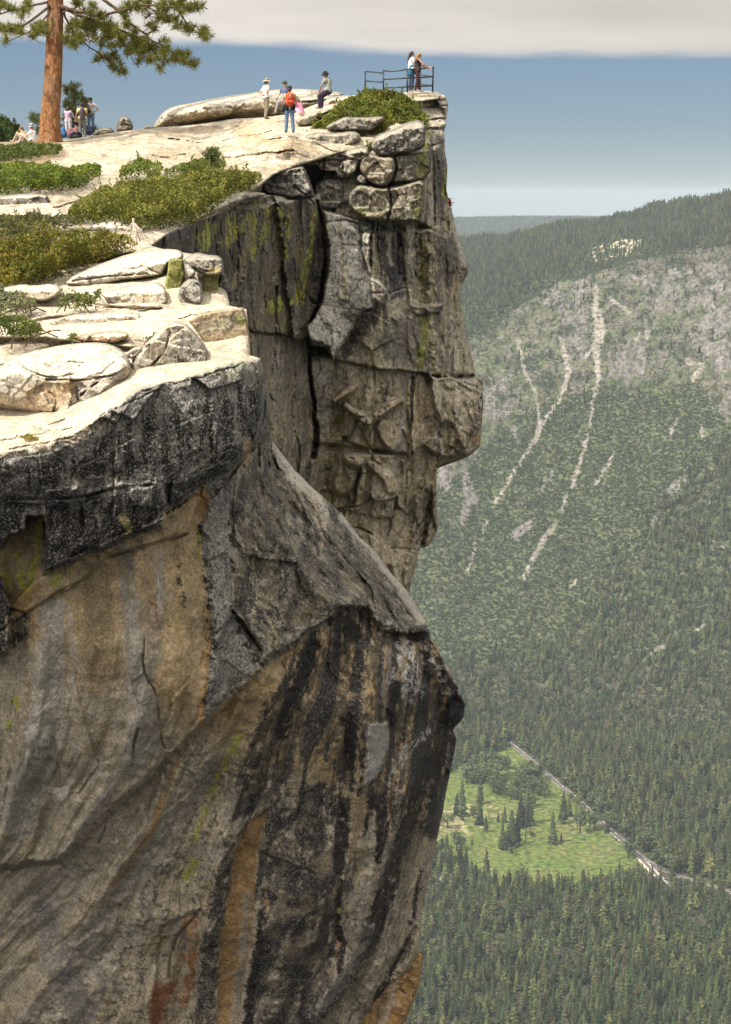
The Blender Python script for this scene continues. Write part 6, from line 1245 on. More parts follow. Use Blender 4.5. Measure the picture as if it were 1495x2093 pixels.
bush('thin grey green shrub mat beside the stained boulder at the left edge', [(-40, 440), (40, 436), (100, 440), (140, 440), (180, 452), (150, 466), (100, 470), (60, 482), (0, 488), (-40, 488)], UPD, .9, (.07, .08, .03), (.14, .135, .05), 1.1, .05, 18, gap=-.3)
bush('golden brown shrub mound on the upper terrace', [(-40, 498), (20, 486), (70, 475), (120, 470), (190, 469), (245, 474), (286, 494), (290, 505), (262, 518), (205, 532), (160, 552), (120, 574), (60, 584), (-40, 588)], flat(44.6, 585, .045), 1.5, GO1, GO2, 1.15, .045, 46, lump=.5)
bush('small grey green shrub at the left edge of the middle terrace', [(-30, 600), (10, 594), (40, 594), (64, 606), (80, 628), (60, 640), (-30, 644)], flat(41.2, 645, .03), .8, (.10, .115, .055), (.20, .20, .10), 1.0, .036, 20)
bush('small shrub between the flat pale slab and the smooth boulder', [(113, 617), (135, 602), (165, 600), (188, 604), (203, 589), (208, 592), (210, 614), (186, 630), (150, 634), (120, 632)], flat(41.2, 635, .03), .7, (.075, .10, .03), (.16, .17, .05), 1.0, .034, 18)
bush('green shrub at the left edge above the biggest pale boulder', [(-30, 652), (20, 644), (55, 642), (80, 664), (91, 682), (70, 690), (30, 686), (-30, 690)], flat(38.6, 690, .03), .8, (.07, .10, .025), (.15, .17, .045), 1.0, .034, 20)
bush('tiny olive moss cushion on the bare front ledge', [(29, 889), (48, 884), (70, 887), (86, 894), (80, 904), (56, 903), (38, 898)], flat(32.6, 904, .03), .18, (.16, .14, .03), (.26, .22, .06), 1.2, .02, 10, 'moss_cushion', cat='moss', stems=3)
bush('small green tuft in the crack below the thin flat ledge', [(140, 690), (152, 682), (162, 690), (158, 698), (146, 698)], flat(37.2, 700, .02), .25, GR1, GR2, 1.2, .026, 8, 'grass_tuft', cat='plant', stems=3)
bush('small dark tuft in the cleft of the triangular boulder', [(296, 700), (308, 682), (322, 678), (318, 694), (306, 704)], flat(36.0, 704, .02), .2, (.06, .07, .025), (.12, .12, .04), 1.0, .026, 8, 'grass_tuft', cat='plant', stems=3)
bush('low green plants between the stacked slabs and the big shrub', [(735, 300), (748, 288), (770, 286), (778, 292), (760, 302), (745, 306)], flat(76.8, 306, .03), .5, GR1, GR2, 1.2, .05, 10, stems=4)
bush('red flowering plant hanging on the right edge of the far cliff', [(910, 404), (917, 402), (922, 409), (921, 418), (914, 420)], flat(81.6, 420, .02), .25, (.28, .03, .03), (.42, .07, .06), 3, .05, 5, 'red_plant', cat='plant', stems=3, gap=-2)

# dead branch fan on the terrace
pr = Parts(); A_ = at(273, 453, 49.0)
for (bx, by) in ((254, 489), (262, 494), (270, 491), (280, 496), (288, 494), (296, 491), (303, 488), (268, 480), (284, 484)):
    B_ = at(bx, by, 49.0 + rngp.uniform(-.5, .4)); M_ = (A_ + B_) / 2 + rngp.normal(size=3) * .03; pr.tube([A_, M_, B_], [.016, .02, .012], 5)
    for _ in range(3):
        s_ = A_ + (B_ - A_) * rngp.uniform(.3, .9); pr.tube([s_, s_ + rngp.normal(size=3) * [.12, .08, .07] - [0, 0, .06]], [.009, .004], 4)
pr.tube([at(273, 446, 49), at(273, 455, 49), at(276, 470, 49.1)], [.03, .035, .02], 6)
tag(pr.build('dead_branch', mat_plain('bleached_wood', (.42, .37, .30), .9, .3, 12, .1)), 'bleached dead branch fanned out like a broom behind the upper terrace', 'dead branch')

# ---- pines
def mat_bark():
    m, nt, b = new_mat('pine_bark'); L = nt.links.new
    tc = nd(nt, 'ShaderNodeTexCoord'); at_ = nd(nt, 'ShaderNodeAttribute', attribute_name='Col')
    mp = nd(nt, 'ShaderNodeMapping'); mp.inputs['Scale'].default_value = (7, 7, 1.6); L(tc.outputs['Object'], mp.inputs[0])
    n = nd(nt, 'ShaderNodeTexNoise'); n.inputs['Scale'].default_value = 1.4; n.inputs['Detail'].default_value = 6; n.inputs['Roughness'].default_value = .65; L(mp.outputs[0], n.inputs['Vector'])
    r = nd(nt, 'ShaderNodeMapRange'); r.inputs[1].default_value = .32; r.inputs[2].default_value = .68; r.inputs[3].default_value = .55; r.inputs[4].default_value = 1.4; L(n.outputs[0], r.inputs[0])
    vm = nd(nt, 'ShaderNodeVectorMath', operation='SCALE'); L(at_.outputs['Color'], vm.inputs[0]); L(r.outputs[0], vm.inputs['Scale']); L(vm.outputs[0], b.inputs['Base Color']); b.inputs['Roughness'].default_value = .9; b.inputs['Specular IOR Level'].default_value = .15
    bp = nd(nt, 'ShaderNodeBump'); bp.inputs['Distance'].default_value = .06; bp.inputs['Strength'].default_value = .8; L(n.outputs[0], bp.inputs['Height']); L(bp.outputs[0], b.inputs['Normal'])
    return m
M_BARK = mat_bark(); M_LIMB = mat_plain('pine_limb_bark', (.11, .075, .05), .9, .35, 8, .1)

def tuft(pr_V, pr_C, c, d, n, L_, w, col, rng):
    """a brush of long needles round a shoot tip"""
    v = rng.normal(size=(n, 3)) * .75 + d * .55 + np.array([0, 0, .25]); v /= np.linalg.norm(v, axis=1, keepdims=True)
    l = L_ * rng.uniform(.6, 1.1, (n, 1)); s = np.cross(v, rng.normal(size=(n, 3))); s /= np.linalg.norm(s, axis=1, keepdims=True) + 1e-9
    b = c + v * l * .08
    pr_V.append(np.stack([b - s * w * .5, b + s * w * .5, c + v * l + s * w * .35, c + v * l - s * w * .35], 1).reshape(-1, 3))
    cc = np.asarray(col) * rng.uniform(.6, 1.4, (n, 1)) + rng.uniform(0, .04, (n, 1)) * np.array([1, .75, .1]); pr_C.append(np.repeat(cc, 4, 0))

def pine_crown(tree, org, limbs, clusters, dm, rng, nl=.34, w=.026, col=(.16, .17, .034), per=34, spread=1.6, extra=None):
    """limbs: (points px, r0, r1, depth drift); clusters: (x, y, rx, ry, n)"""
    nodes = []
    for k, (ln, r0, r1, dd) in enumerate(limbs):
        l = chaikin(ln, 2, False); t = np.linspace(0, 1, len(l)); Pq = at(l[:, 0], l[:, 1], dm + dd * t + .12 * np.sin(t * 9 + k)); Pq += fbm(Pq * 3 + k, .9, 2)[:, None] * .05
        pr = Parts(); pr.tube(Pq - org, r0 * (1 - t) + r1 * t, 7); pr.build('limb', M_LIMB, tree); nodes.append(Pq[len(Pq) // 6:])
    if extra is not None:
        for (Pq, r0, r1) in extra['limbs']:
            pr = Parts(); pr.tube(Pq - org, np.linspace(r0, r1, len(Pq)), 6); pr.build('limb', M_LIMB, tree); nodes.append(Pq[len(Pq) // 3:])
    N_ = np.concatenate(nodes); VV, CC, tw = [], [], Parts(); tips = []
    for (cx, cy, rx, ry, n) in clusters:
        for _ in range(n):
            a = rng.uniform(0, 6.283); q = math.sqrt(rng.random()); x, y = cx + rx * q * math.cos(a), cy + ry * q * math.sin(a)
            base = at(x, y, dm); j = np.argmin(((N_ - base) * [1, .15, 1]) @ ((N_ - base) * [1, .15, 1]).T if False else (((N_ - base) * np.array([1, .2, 1])) ** 2).sum(1))
            dj = N_[j] @ np.array([0, CP, -SP]); tips.append((at(x, y, dj + rng.normal() * spread * .5), j))
    if extra is not None: tips += [(p_, int(np.argmin(((N_ - p_) ** 2).sum(1)))) for p_ in extra['tips']]
    for tip, j in tips:
        a0 = N_[j]; mid = a0 * .45 + tip * .55 + np.array([0, 0, -.05]) + rng.normal(size=3) * .06; dv = tip - mid; dv /= np.linalg.norm(dv) + 1e-9
        tw.tube([a0 - org, mid - org, tip - org], [.022, .014, .007], 5)
        for _ in range(2):
            c = tip - dv * rng.uniform(0, .28) + rng.normal(size=3) * .05; tuft(VV, CC, c - org, dv, per, nl, w, col, rng)
    tw.build('twigs', M_LIMB, tree)
    V = np.concatenate(VV); link_mesh('needles', mesh_np('needles', V, [np.arange(len(V)).reshape(-1, 4)], np.clip(np.concatenate(CC), .01, 1), False), M_NEED, tree)

rp = np.random.default_rng(3)
tree = empty('pine_tree', at(101, 290, 90)); org = np.array(tree.location); tag(tree, 'tall pine with orange plated trunk and open limbs at the left of the skyline', 'pine tree')
# trunk: fluted foot, plated bark
ctr = np.array([(100, 300, 31), (100.5, 290, 27), (101, 278, 23.5), (102, 262, 21.5), (103, 240, 20.2), (105, 210, 19), (108, 170, 18.3), (110.5, 120, 17.6), (112.5, 60, 17), (113.5, 0, 16.5), (114.5, -150, 14.5), (113, -350, 11), (112, -600, 5), (112, -760, .8)])
hh = np.linspace(0, 1, 420); yy = np.interp(hh, np.linspace(0, 1, len(ctr)), ctr[:, 1]); order = np.argsort(ctr[:, 1]); xx = np.interp(yy, ctr[order, 1], ctr[order, 0]); rad = np.interp(yy, ctr[order, 1], ctr[order, 2]) * 90 / FOC
nseg = 56; A = np.linspace(0, 2 * math.pi, nseg, endpoint=False); cc_ = at(xx, yy, np.full(len(xx), 90.0))
ring = np.stack([np.cos(A), np.sin(A), 0 * A], -1); V = (cc_[:, None] + rad[:, None, None] * ring[None]).reshape(-1, 3)
unit = (ring[None] * np.ones((len(xx), 1, 1))).reshape(-1, 3)
bk = fbm(V, (.16, .16, 1.1), 4, .6, 2); f1, f2, _, rr_ = worley(V, (.14, .14, .9), 2); fis = .35 + .65 * sstep(0, .2, f2 - f1)
flute = 1 + .10 * np.repeat(sstep(250, 295, yy), nseg) * np.tile(np.sin(A * 5 + 1), len(xx))
V = np.repeat(cc_, nseg, 0) + (V - np.repeat(cc_, nseg, 0)) * flute[:, None] + unit * ((fis - 1) * .035 + bk * .03)[:, None]
Cb = np.array([.27, .128, .054]) * (.85 + .3 * rr_[:, :1]); Cb = Cb * fis[:, None] + np.array([.09, .045, .025]) * (1 - fis[:, None]); gm = sstep(.1, .5, fbm(V, (.5, .5, 2), 3, .6, 5))[:, None]; Cb = Cb * (1 - gm * .5) + np.array([.20, .13, .085]) * gm * .5
idx = np.arange(len(V)).reshape(len(xx), nseg); Q = np.stack([idx[:-1], np.roll(idx, -1, 1)[:-1], np.roll(idx, -1, 1)[1:], idx[1:]], -1).reshape(-1, 4)
link_mesh('trunk', mesh_np('trunk', V - org, [Q], Cb), M_BARK, tree)
limbs = [([(122, 12), (150, 22), (200, 34), (240, 24), (300, 8), (360, 18), (418, 8)], .10, .025, -1.5), ([(124, 14), (180, 38), (230, 55), (280, 76), (320, 96), (360, 110), (398, 130)], .10, .02, 1.2), ([(200, -10), (240, 20), (262, 44), (290, 64), (312, 86), (348, 102)], .09, .03, -.8),
         ([(126, 18), (148, 62), (170, 88), (205, 108), (250, 150)], .06, .015, 2), ([(178, 36), (184, 70), (181, 108)], .03, .008, .5), ([(330, -20), (360, 10), (385, 52), (424, 80)], .06, .015, -.6), ([(270, -20), (310, 20), (345, 42)], .05, .015, 1), ([(232, 56), (262, 104), (282, 140)], .035, .01, .4), ([(300, 78), (318, 120), (328, 146)], .03, .008, -.4),
         ([(100, 14), (60, 46), (30, 60), (-10, 66)], .07, .02, .8), ([(100, 28), (72, 60), (40, 74), (14, 86)], .055, .01, -.8), ([(98, 4), (40, 18), (-20, 34)], .07, .02, 1.5), ([(60, 46), (72, 78), (90, 94)], .02, .006, .3), ([(128, 26), (150, 12), (158, 40), (150, 90)], .05, .012, -1.4)]
clus = [(150, 70, 20, 26, 16), (150, 92, 12, 8, 5), (175, 55, 25, 22, 18), (205, 62, 30, 26, 24), (200, 30, 30, 16, 10), (230, 78, 26, 22, 18), (255, 68, 25, 20, 14), (262, 96, 26, 16, 14), (222, 118, 24, 10, 10), (250, 148, 6, 6, 3), (240, 135, 14, 8, 4), (290, 92, 22, 20, 14), (322, 98, 24, 22, 14), (300, 124, 16, 8, 6), (328, 144, 5, 5, 2), (346, 118, 18, 14, 10), (376, 116, 18, 12, 10), (395, 128, 8, 6, 4), (255, 18, 30, 14, 10), (292, 12, 26, 14, 10), (338, 22, 26, 16, 12), (372, 14, 26, 12, 12), (400, 12, 16, 10, 6), (352, 46, 22, 14, 8), (385, 62, 16, 9, 7), (414, 64, 10, 9, 7), (420, 76, 6, 4, 3), (310, 46, 20, 16, 7),
        (6, 60, 22, 8, 9), (35, 62, 20, 8, 7), (72, 60, 20, 12, 9), (88, 55, 10, 14, 5), (40, 26, 26, 12, 6), (6, 6, 22, 10, 7), (66, 14, 20, 10, 5), (20, 82, 10, 5, 2), (170, 8, 30, 12, 8)]
ex = {'limbs': [], 'tips': []}
for k in range(26):
    z0 = rp.uniform(7.5, 22.5); a = k * 2.4 + rp.uniform(-.4, .4); Lm = (5.6 - (z0 - 7.5) * .27) * rp.uniform(.8, 1.1); s_ = np.array([org[0] + .3, 88.8, org[2] + z0]); tt = np.linspace(0, 1, 7)
    Pq = s_ + np.stack([np.cos(a) * Lm * tt, np.sin(a) * Lm * tt, -.5 * tt + .9 * tt ** 2], -1); ex['limbs'].append((Pq, .08, .02))
    for _ in range(13): q = rp.uniform(.35, 1.05); ex['tips'].append(s_ + np.array([np.cos(a) * Lm * q, np.sin(a) * Lm * q, .1]) + rp.normal(size=3) * [.55, .55, .4])
pine_crown(tree, org, limbs, clus, 89.6, rp, extra=ex)
tree = empty('pine_tree', at(148, 284, 96)); org = np.array(tree.location); tag(tree, 'small young pine half hidden behind the tall trunk', 'pine tree')
pr = Parts(); pr.tube([at(150, 288, 96) - org, at(152, 240, 96) - org, at(150, 170, 96) - org], [.13, .09, .02], 8); pr.build('trunk', M_LIMB, tree)
pine_crown(tree, org, [([(151, 200), (162, 195), (168, 180)], .03, .01, .3), ([(151, 215), (165, 212), (175, 205)], .03, .01, -.3), ([(151, 230), (135, 222), (128, 205)], .03, .01, .3), ([(151, 245), (165, 240), (178, 225)], .03, .01, .2), ([(151, 240), (110, 245), (72, 240)], .04, .01, .4), ([(151, 255), (105, 262), (72, 268)], .035, .01, -.2), ([(151, 262), (175, 260), (195, 262)], .03, .01, .4), ([(151, 190), (140, 185), (132, 178)], .025, .01, -.2), ([(151, 185), (152, 172)], .02, .008, 0)],
           [(133, 180, 8, 10, 7), (150, 178, 10, 8, 7), (160, 188, 8, 12, 8), (148, 200, 12, 10, 8), (168, 205, 8, 9, 6), (140, 215, 14, 10, 9), (160, 225, 12, 10, 8), (175, 215, 6, 10, 4), (140, 240, 12, 10, 7), (165, 245, 12, 8, 6), (72, 237, 8, 7, 5), (68, 248, 8, 5, 4), (80, 248, 6, 5, 3), (74, 270, 10, 6, 5), (135, 262, 10, 10, 6), (192, 262, 5, 4, 2), (176, 232, 6, 5, 3)], 96, rp, .26, .026, (.075, .095, .03), 22, .6)
tree = empty('pine_seedling', at(432, 338, 66.5)); org = np.array(tree.location); tag(tree, 'knee high seedling pine standing up from the shrub on the slab', 'pine tree')
pr = Parts(); pr.tube([at(432, 340, 66.5) - org, at(433, 320, 66.5) - org, at(431, 300, 66.5) - org], [.03, .02, .006], 6); pr.build('trunk', M_LIMB, tree)
pine_crown(tree, org, [([(432, 322), (424, 316)], .012, .005, 0), ([(432, 318), (442, 312)], .012, .005, 0), ([(432, 328), (446, 326)], .012, .005, 0)], [(431, 304, 4, 6, 5), (425, 314, 6, 5, 5), (440, 314, 6, 5, 5), (432, 320, 10, 6, 7), (445, 326, 6, 4, 3)], 66.5, rp, .17, .02, (.085, .12, .035), 20, .2)
# ------------------------------------------------------------------ visitors
M_SKIN = mat_vcol('skin', .55, .06, 12, .35); M_CLOTH = mat_vcol('cloth', .85, .14, 22, .15); M_HAIR = mat_vcol('hair', .5, .25, 40, .4); M_GEAR = mat_vcol('gear', .6, .15, 18, .3)
SK = np.array((.46, .27, .18)); SK2 = np.array((.33, .18, .11))

def fused(name, pr, vox, mat, parent, smooth=4, paint=None):
    """one continuous surface from overlapping limb pieces"""
    o = pr.build(name + '_raw', mat, None); m = o.modifiers.new('r', 'REMESH'); m.mode = 'VOXEL'; m.voxel_size = vox; m.use_smooth_shade = True
    s = o.modifiers.new('s', 'SMOOTH'); s.iterations = smooth; s.factor = .5
    dg = bpy.context.evaluated_depsgraph_get(); me = bpy.data.meshes.new_from_object(o.evaluated_get(dg)); src = np.concatenate(pr.V); sc = np.concatenate(pr.C)
    raw = o.data; bpy.data.objects.remove(o); bpy.data.meshes.remove(raw)
    n = len(me.vertices); co = np.empty(n * 3, np.float32); me.vertices.foreach_get('co', co); co = co.reshape(-1, 3)
    col = np.empty((n, 4), np.float32); col[:, 3] = 1
    if len(np.unique(sc, axis=0)) == 1: col[:, :3] = sc[0]
    else:
        from mathutils.kdtree import KDTree
        kd = KDTree(len(src)); [kd.insert(v, i) for i, v in enumerate(src.tolist())]; kd.balance()
        for i in range(n): col[i, :3] = sc[kd.find(co[i].tolist())[1]]
    if paint: paint(co, col)
    for a_ in list(me.color_attributes): me.color_attributes.remove(a_)
    a_ = me.color_attributes.new('Col', 'FLOAT_COLOR', 'POINT'); a_.data.foreach_set('color', col.ravel()); me.name = name
    if not me.materials: me.materials.append(mat)
    ob = bpy.data.objects.new(name, me); COL.objects.link(ob); ob.parent = parent
    return ob

STAND = dict(pel=(0, 0, .96), ches=(0, .0, 1.27), nek=(0, .0, 1.46), hed=(0, .03, 1.60), shl=(-.18, 0, 1.41), shr=(.18, 0, 1.41), ell=(-.25, -.02, 1.13), elr=(.25, -.02, 1.13), wrl=(-.26, .08, .89), wrr=(.26, .08, .89),
             hil=(-.095, 0, .93), hir=(.095, 0, .93), knl=(-.11, .02, .50), knr=(.11, .02, .50), anl=(-.12, -.02, .09), anr=(.12, -.02, .09), face=(0, 1, 0), tol=(-.15, .15, .03), tor=(.15, .15, .03))

def person(label, foot, rz, pose, H=1.70, skin=SK, shirt=None, sleeve=.55, trous=None, shoe=(.12, .07, .05), hair=None, hairlen=0, hat=None, hatcol=None, extra=None, vest=None, belt=None, ground=None):
    J = {k: np.array(v, float) for k, v in {**STAND, **pose}.items()}; k_ = H / 1.72
    t = empty('person', foot, rz); t.scale = (k_,) * 3; tag(t, label, 'person')
    b = Parts(); f = J['face'] / np.linalg.norm(J['face']); hd = J['hed']; side = np.cross(f, [0, 0, 1.0]); side /= np.linalg.norm(side); upv = np.cross(side, f)
    # head: skull, jaw, nose, ears
    b.ball(hd + upv * .02, (.078, .092, .10), 14, 10, skin) if abs(f[1]) > abs(f[0]) else b.ball(hd + upv * .02, (.092, .078, .10), 14, 10, skin)
    b.cap(hd - upv * .04 + f * .02, hd - upv * .075 + f * .045, .062, .04, 10, skin); b.cap(hd + f * .085 + upv * .0, hd + f * .108 - upv * .025, .011, .016, 6, skin)
    for s in (-1, 1): b.ball(hd + side * s * .08 - f * .005, (.018, .018, .03), 6, 5, skin)
    b.cap(J['nek'] - [0, 0, .05], hd - upv * .05 - f * .01, .058, .052, 10, skin)
    up = J['nek'] - J['pel']; up /= np.linalg.norm(up); sh_ax = J['shr'] - J['shl']; sh_ax /= np.linalg.norm(sh_ax)
    b.cap(J['shl'] * .85 + J['shr'] * .15 - up * .05, J['shr'] * .85 + J['shl'] * .15 - up * .05, .088, .088, 12, skin); b.cap(J['ches'], (J['shl'] + J['shr']) / 2 - up * .08, .135, .12, 12, skin); b.cap(J['pel'] + up * .02, J['ches'], .125, .13, 12, skin); b.cap(J['hil'], J['hir'], .105, .105, 12, skin)
    for s in 'lr':
        b.cap(J['sh' + s], J['el' + s], .052, .04, 10, skin); b.cap(J['el' + s], J['wr' + s], .041, .026, 10, skin)
        b.cap(J['hi' + s], J['kn' + s], .085, .056, 10, skin); b.cap(J['kn' + s], J['kn' + s] * .55 + J['an' + s] * .45 - f * .012, .055, .052, 10, skin); b.cap(J['kn' + s] * .55 + J['an' + s] * .45, J['an' + s], .05, .036, 10, skin); b.cap(J['an' + s] - [0, 0, .03], J['to' + s], .036, .028, 8, skin)
        # hand: palm, thumb, four unequal bent fingers
        w = J['wr' + s]; d = w - J['el' + s]; d /= np.linalg.norm(d); d = J.get('hd' + s, d); d = d / np.linalg.norm(d); ac = np.cross(d, side * (1 if s == 'l' else -1) + f * .4); ac /= np.linalg.norm(ac); nn = np.cross(d, ac)
        p0 = w + d * .03; p1 = w + d * .085
        for q in (-.022, 0, .022): b.cap(p0 + ac * q * .7, p1 + ac * q, .017, .015, 6, skin)
        for q, l in ((-.033, .062), (-.011, .075), (.011, .07), (.033, .054)):
            a0 = p1 + ac * q; a1 = a0 + d * l * .5 + nn * .006; a2 = a1 + d * l * .36 + nn * l * .38; b.cap(a0, a1, .0105, .0095, 6, skin); b.cap(a1, a2, .0095, .0075, 6, skin)
        a0 = p0 + ac * -.025; a1 = a0 + d * .028 - ac * .03 + nn * .012; b.cap(a0, a1, .013, .011, 6, skin); b.cap(a1, a1 + d * .03 - ac * .006, .011, .009, 6, skin)
    def face_paint(co, col):
        for s in (-1, 1):
            e = hd + f * .082 + side * s * .032 + upv * .022; col[((co - e) ** 2).sum(1) < .012 ** 2, :3] = (.03, .02, .015)
            e2 = e + upv * .02; col[(np.abs((co - e2) @ side) < .016) & (np.abs((co - e2) @ upv) < .005) & ((co - hd) @ f > .05), :3] = (.06, .04, .03)
        m = hd + f * .085 - upv * .048; col[(np.abs((co - m) @ side) < .022) & (np.abs((co - m) @ upv) < .006) & ((co - hd) @ f > .05), :3] = (.36, .12, .10)
    fused('body', b, .0095, M_SKIN, t, 3, face_paint)
    if shirt is not None:
        c = Parts(); c.cap(J['shl'] * .9 + J['shr'] * .1 - up * .045, J['shr'] * .9 + J['shl'] * .1 - up * .045, .098, .098, 12, shirt); c.cap(J['ches'], (J['shl'] + J['shr']) / 2 - up * .09, .152, .135, 14, shirt); c.cap(J['pel'] - up * .0, J['ches'], .142, .15, 14, shirt); c.cap(J['hil'] + up * .05, J['hir'] + up * .05, .118, .118, 10, shirt)
        for s in 'lr':
            if sleeve > 0:
                e = J['sh' + s] + (J['el' + s] - J['sh' + s]) * min(sleeve, 1); c.cap(J['sh' + s], e, .07, .058, 10, shirt)
                if sleeve > 1: c.cap(e, J['el' + s] + (J['wr' + s] - J['el' + s]) * (sleeve - 1), .056, .045, 10, shirt)
        fused('shirt', c, .016, M_CLOTH, t, 3)
    if vest is not None:
        c = Parts(); c.cap(J['ches'] + f * -.02, (J['shl'] + J['shr']) / 2 - up * .06 - f * .03, .16, .14, 12, vest); c.cap(J['pel'] + up * .02 - f * .02, J['ches'] - f * .02, .15, .155, 12, vest); fused('vest', c, .018, M_CLOTH, t, 3)
    if trous is not None:
        c = Parts(); c.cap(J['hil'], J['hir'], .122, .122, 12, trous); c.cap(J['pel'] + up * .03, J['pel'] - up * .05, .135, .125, 12, trous)
        for s in 'lr': c.cap(J['hi' + s], J['kn' + s], .104, .078, 10, trous); c.cap(J['kn' + s], J['an' + s], .078, .066, 10, trous)
        fused('trousers', c, .016, M_CLOTH, t, 3)
    if belt is not None:
        c = Parts(); c.cap(J['pel'] + up * .06, J['pel'] + up * .085, .146, .146, 16, belt); c.build('belt', M_GEAR, t)
    for s in 'lr':
        c = Parts(); c.cap(J['an' + s] + [0, 0, .02], J['an' + s] - [0, 0, .045], .05, .048, 8, shoe); c.cap(J['an' + s] - [0, 0, .045], J['to' + s], .048, .04, 8, shoe); fused('shoe', c, .014, M_GEAR, t, 2)
    if hair is not None:
        c = Parts(); c.ball(hd + upv * .04 - f * .02, .098, 12, 9, hair); c.ball(hd - f * .045, (.085, .085, .085), 10, 8, hair)
        if hairlen: c.cap(hd - f * .075 + upv * .02, hd - f * .105 - upv * hairlen * .5, .07, .075, 10, hair); c.cap(hd - f * .105 - upv * hairlen * .5, hd - f * .115 - upv * hairlen, .075, .035, 10, hair)
        fused('hair', c, .014, M_HAIR, t, 2)
    if hat is not None:
        c = Parts(); brim, crown = hat; hc = np.asarray(hatcol, float); top_ = hd + upv * .075
        n = 26; ang = np.linspace(0, 2 * math.pi, n, endpoint=False)
        prof = [(.02, crown), (.07, crown * .96), (.098, crown * .7), (.108, .0)] + ([(brim * .7, -.012), (brim, -.028), (brim, -.036), (brim * .7, -.022)] if brim > .12 else [(.112, -.01)]) + [(.10, -.01)]
        V = np.concatenate([top_ + upv * z_ + r_ * (np.cos(ang)[:, None] * side + np.sin(ang)[:, None] * f) for r_, z_ in prof] + [(top_ + upv * (crown + .004))[None]]); Q = [[i * n + j, i * n + (j + 1) % n, (i + 1) * n + (j + 1) % n, (i + 1) * n + j] for i in range(len(prof) - 1) for j in range(n)]; T = [[len(V) - 1, (j + 1) % n, j] for j in range(n)]
        cols = np.concatenate([np.tile(hc, (n, 1))] * len(prof) + [hc[None]]); 
        if brim > .12: cols[2 * n:4 * n] = hc * .25
        c.add(V, Q, T, cols)
        if brim <= .12: c.cap(hd + upv * .075 + f * .09, hd + upv * .07 + f * .15, .05, .045, 10, hc)
        c.build('hat', M_CLOTH, t)
    if extra: extra(t, J, f, side, upv)
    return t

def at3(x, y, d): return Vector(at(x, y, d).tolist())
R90 = math.pi / 2
# facing +X is rz = -90 deg (a person looks along local +Y)
ON_HIPS = dict(ell=(-.36, -.14, 1.17), elr=(.36, -.14, 1.17), wrl=(-.19, -.02, 1.0), wrr=(.19, -.02, 1.0), hdl=(.8, .6, -.3), hdr=(-.8, .6, -.3))
person('person in a wide cream sun hat, white shirt and khaki trousers, hands on hips', at3(545, 243.5, 83), math.radians(-62), {**ON_HIPS, 'knl': (-.12, .04, .5), 'anl': (-.15, .02, .09), 'tol': (-.17, .2, .03), 'knr': (.13, -.02, .5), 'anr': (.20, -.14, .09), 'tor': (.23, .02, .03)}, 1.68, SK, (.78, .74, .74), .6, (.19, .17, .12), (.22, .09, .04), (.04, .03, .025), 0, (.22, .10), (.62, .55, .40), belt=(.05, .035, .03))
def pack(t, J, f, side, upv):
    c = Parts(); r = (.50, .09, .04); m = J['ches'] - f * .22
    c.cap(m + [0, 0, -.16], m + [0, 0, .12], .15, .125, 12, r); c.cap(m + side * .07 + [0, 0, -.15], m + side * .07 + [0, 0, .1], .12, .11, 10, r); c.cap(m - side * .07 + [0, 0, -.15], m - side * .07 + [0, 0, .1], .12, .11, 10, r)
    c.cap(m - f * .1 + [0, 0, -.14] - side * .06, m - f * .1 + [0, 0, -.14] + side * .06, .085, .085, 10, (.42, .06, .03)); fused('backpack', c, .016, M_CLOTH, t, 2)
    c = Parts(); c.cap(m - f * .135 + [0, 0, -.02] - side * .1, m - f * .135 + [0, 0, -.02] + side * .1, .014, .014, 6, (.10, .02, .015)); c.cap(m - f * .13 + [0, 0, .08], m - f * .13 + [0, 0, .12], .02, .02, 6, (.6, .55, .5)); c.build('pocket_zip', M_GEAR, t)
    c = Parts(); c.cap(J['hil'] - side * .13 + [0, 0, .05], J['hil'] - side * .16 + [0, 0, -.1], .08, .075, 10, (.02, .02, .022)); c.build('waist_bag', M_GEAR, t)
    c = Parts(); c.cap(J['pel'] + [0, 0, .12] - side * .1 - f * .03, J['pel'] + [0, 0, -.04] - side * .1 - f * .03, .11, .115, 12, (.02, .02, .024)); c.cap(J['pel'] + [0, 0, .12] + side * .1 - f * .03, J['pel'] + [0, 0, -.04] + side * .1 - f * .03, .11, .115, 12, (.02, .02, .024)); fused('tied_jacket', c, .018, M_CLOTH, t, 2)
person('person seen from behind with an orange red backpack and blue jeans', at3(592.5, 271, 75.0), math.radians(8), dict(ell=(-.27, .05, 1.15), elr=(.27, .06, 1.15), wrl=(-.22, .2, .98), wrr=(.24, .2, .95), anl=(-.14, -.02, .09), anr=(.14, -.02, .09)), 1.76, SK, (.40, .33, .24), .6, (.10, .17, .28), (.05, .05, .055), (.03, .025, .02), 0, (.11, .085), (.03, .03, .03), pack)
SIT = dict(pel=(0, 0, .52), ches=(0, .10, .82), nek=(0, .14, 1.01), hed=(0, .19, 1.15), shl=(-.18, .13, .96), shr=(.18, .13, .96), hil=(-.1, .02, .50), hir=(.1, .02, .50), knl=(-.13, .42, .52), knr=(.13, .42, .50), anl=(-.13, .46, .09), anr=(.13, .46, .09), tol=(-.15, .63, .03), tor=(.15, .63, .03), ell=(-.24, .28, .74), elr=(.24, .28, .74), wrl=(-.16, .44, .62), wrr=(.16, .44, .62))
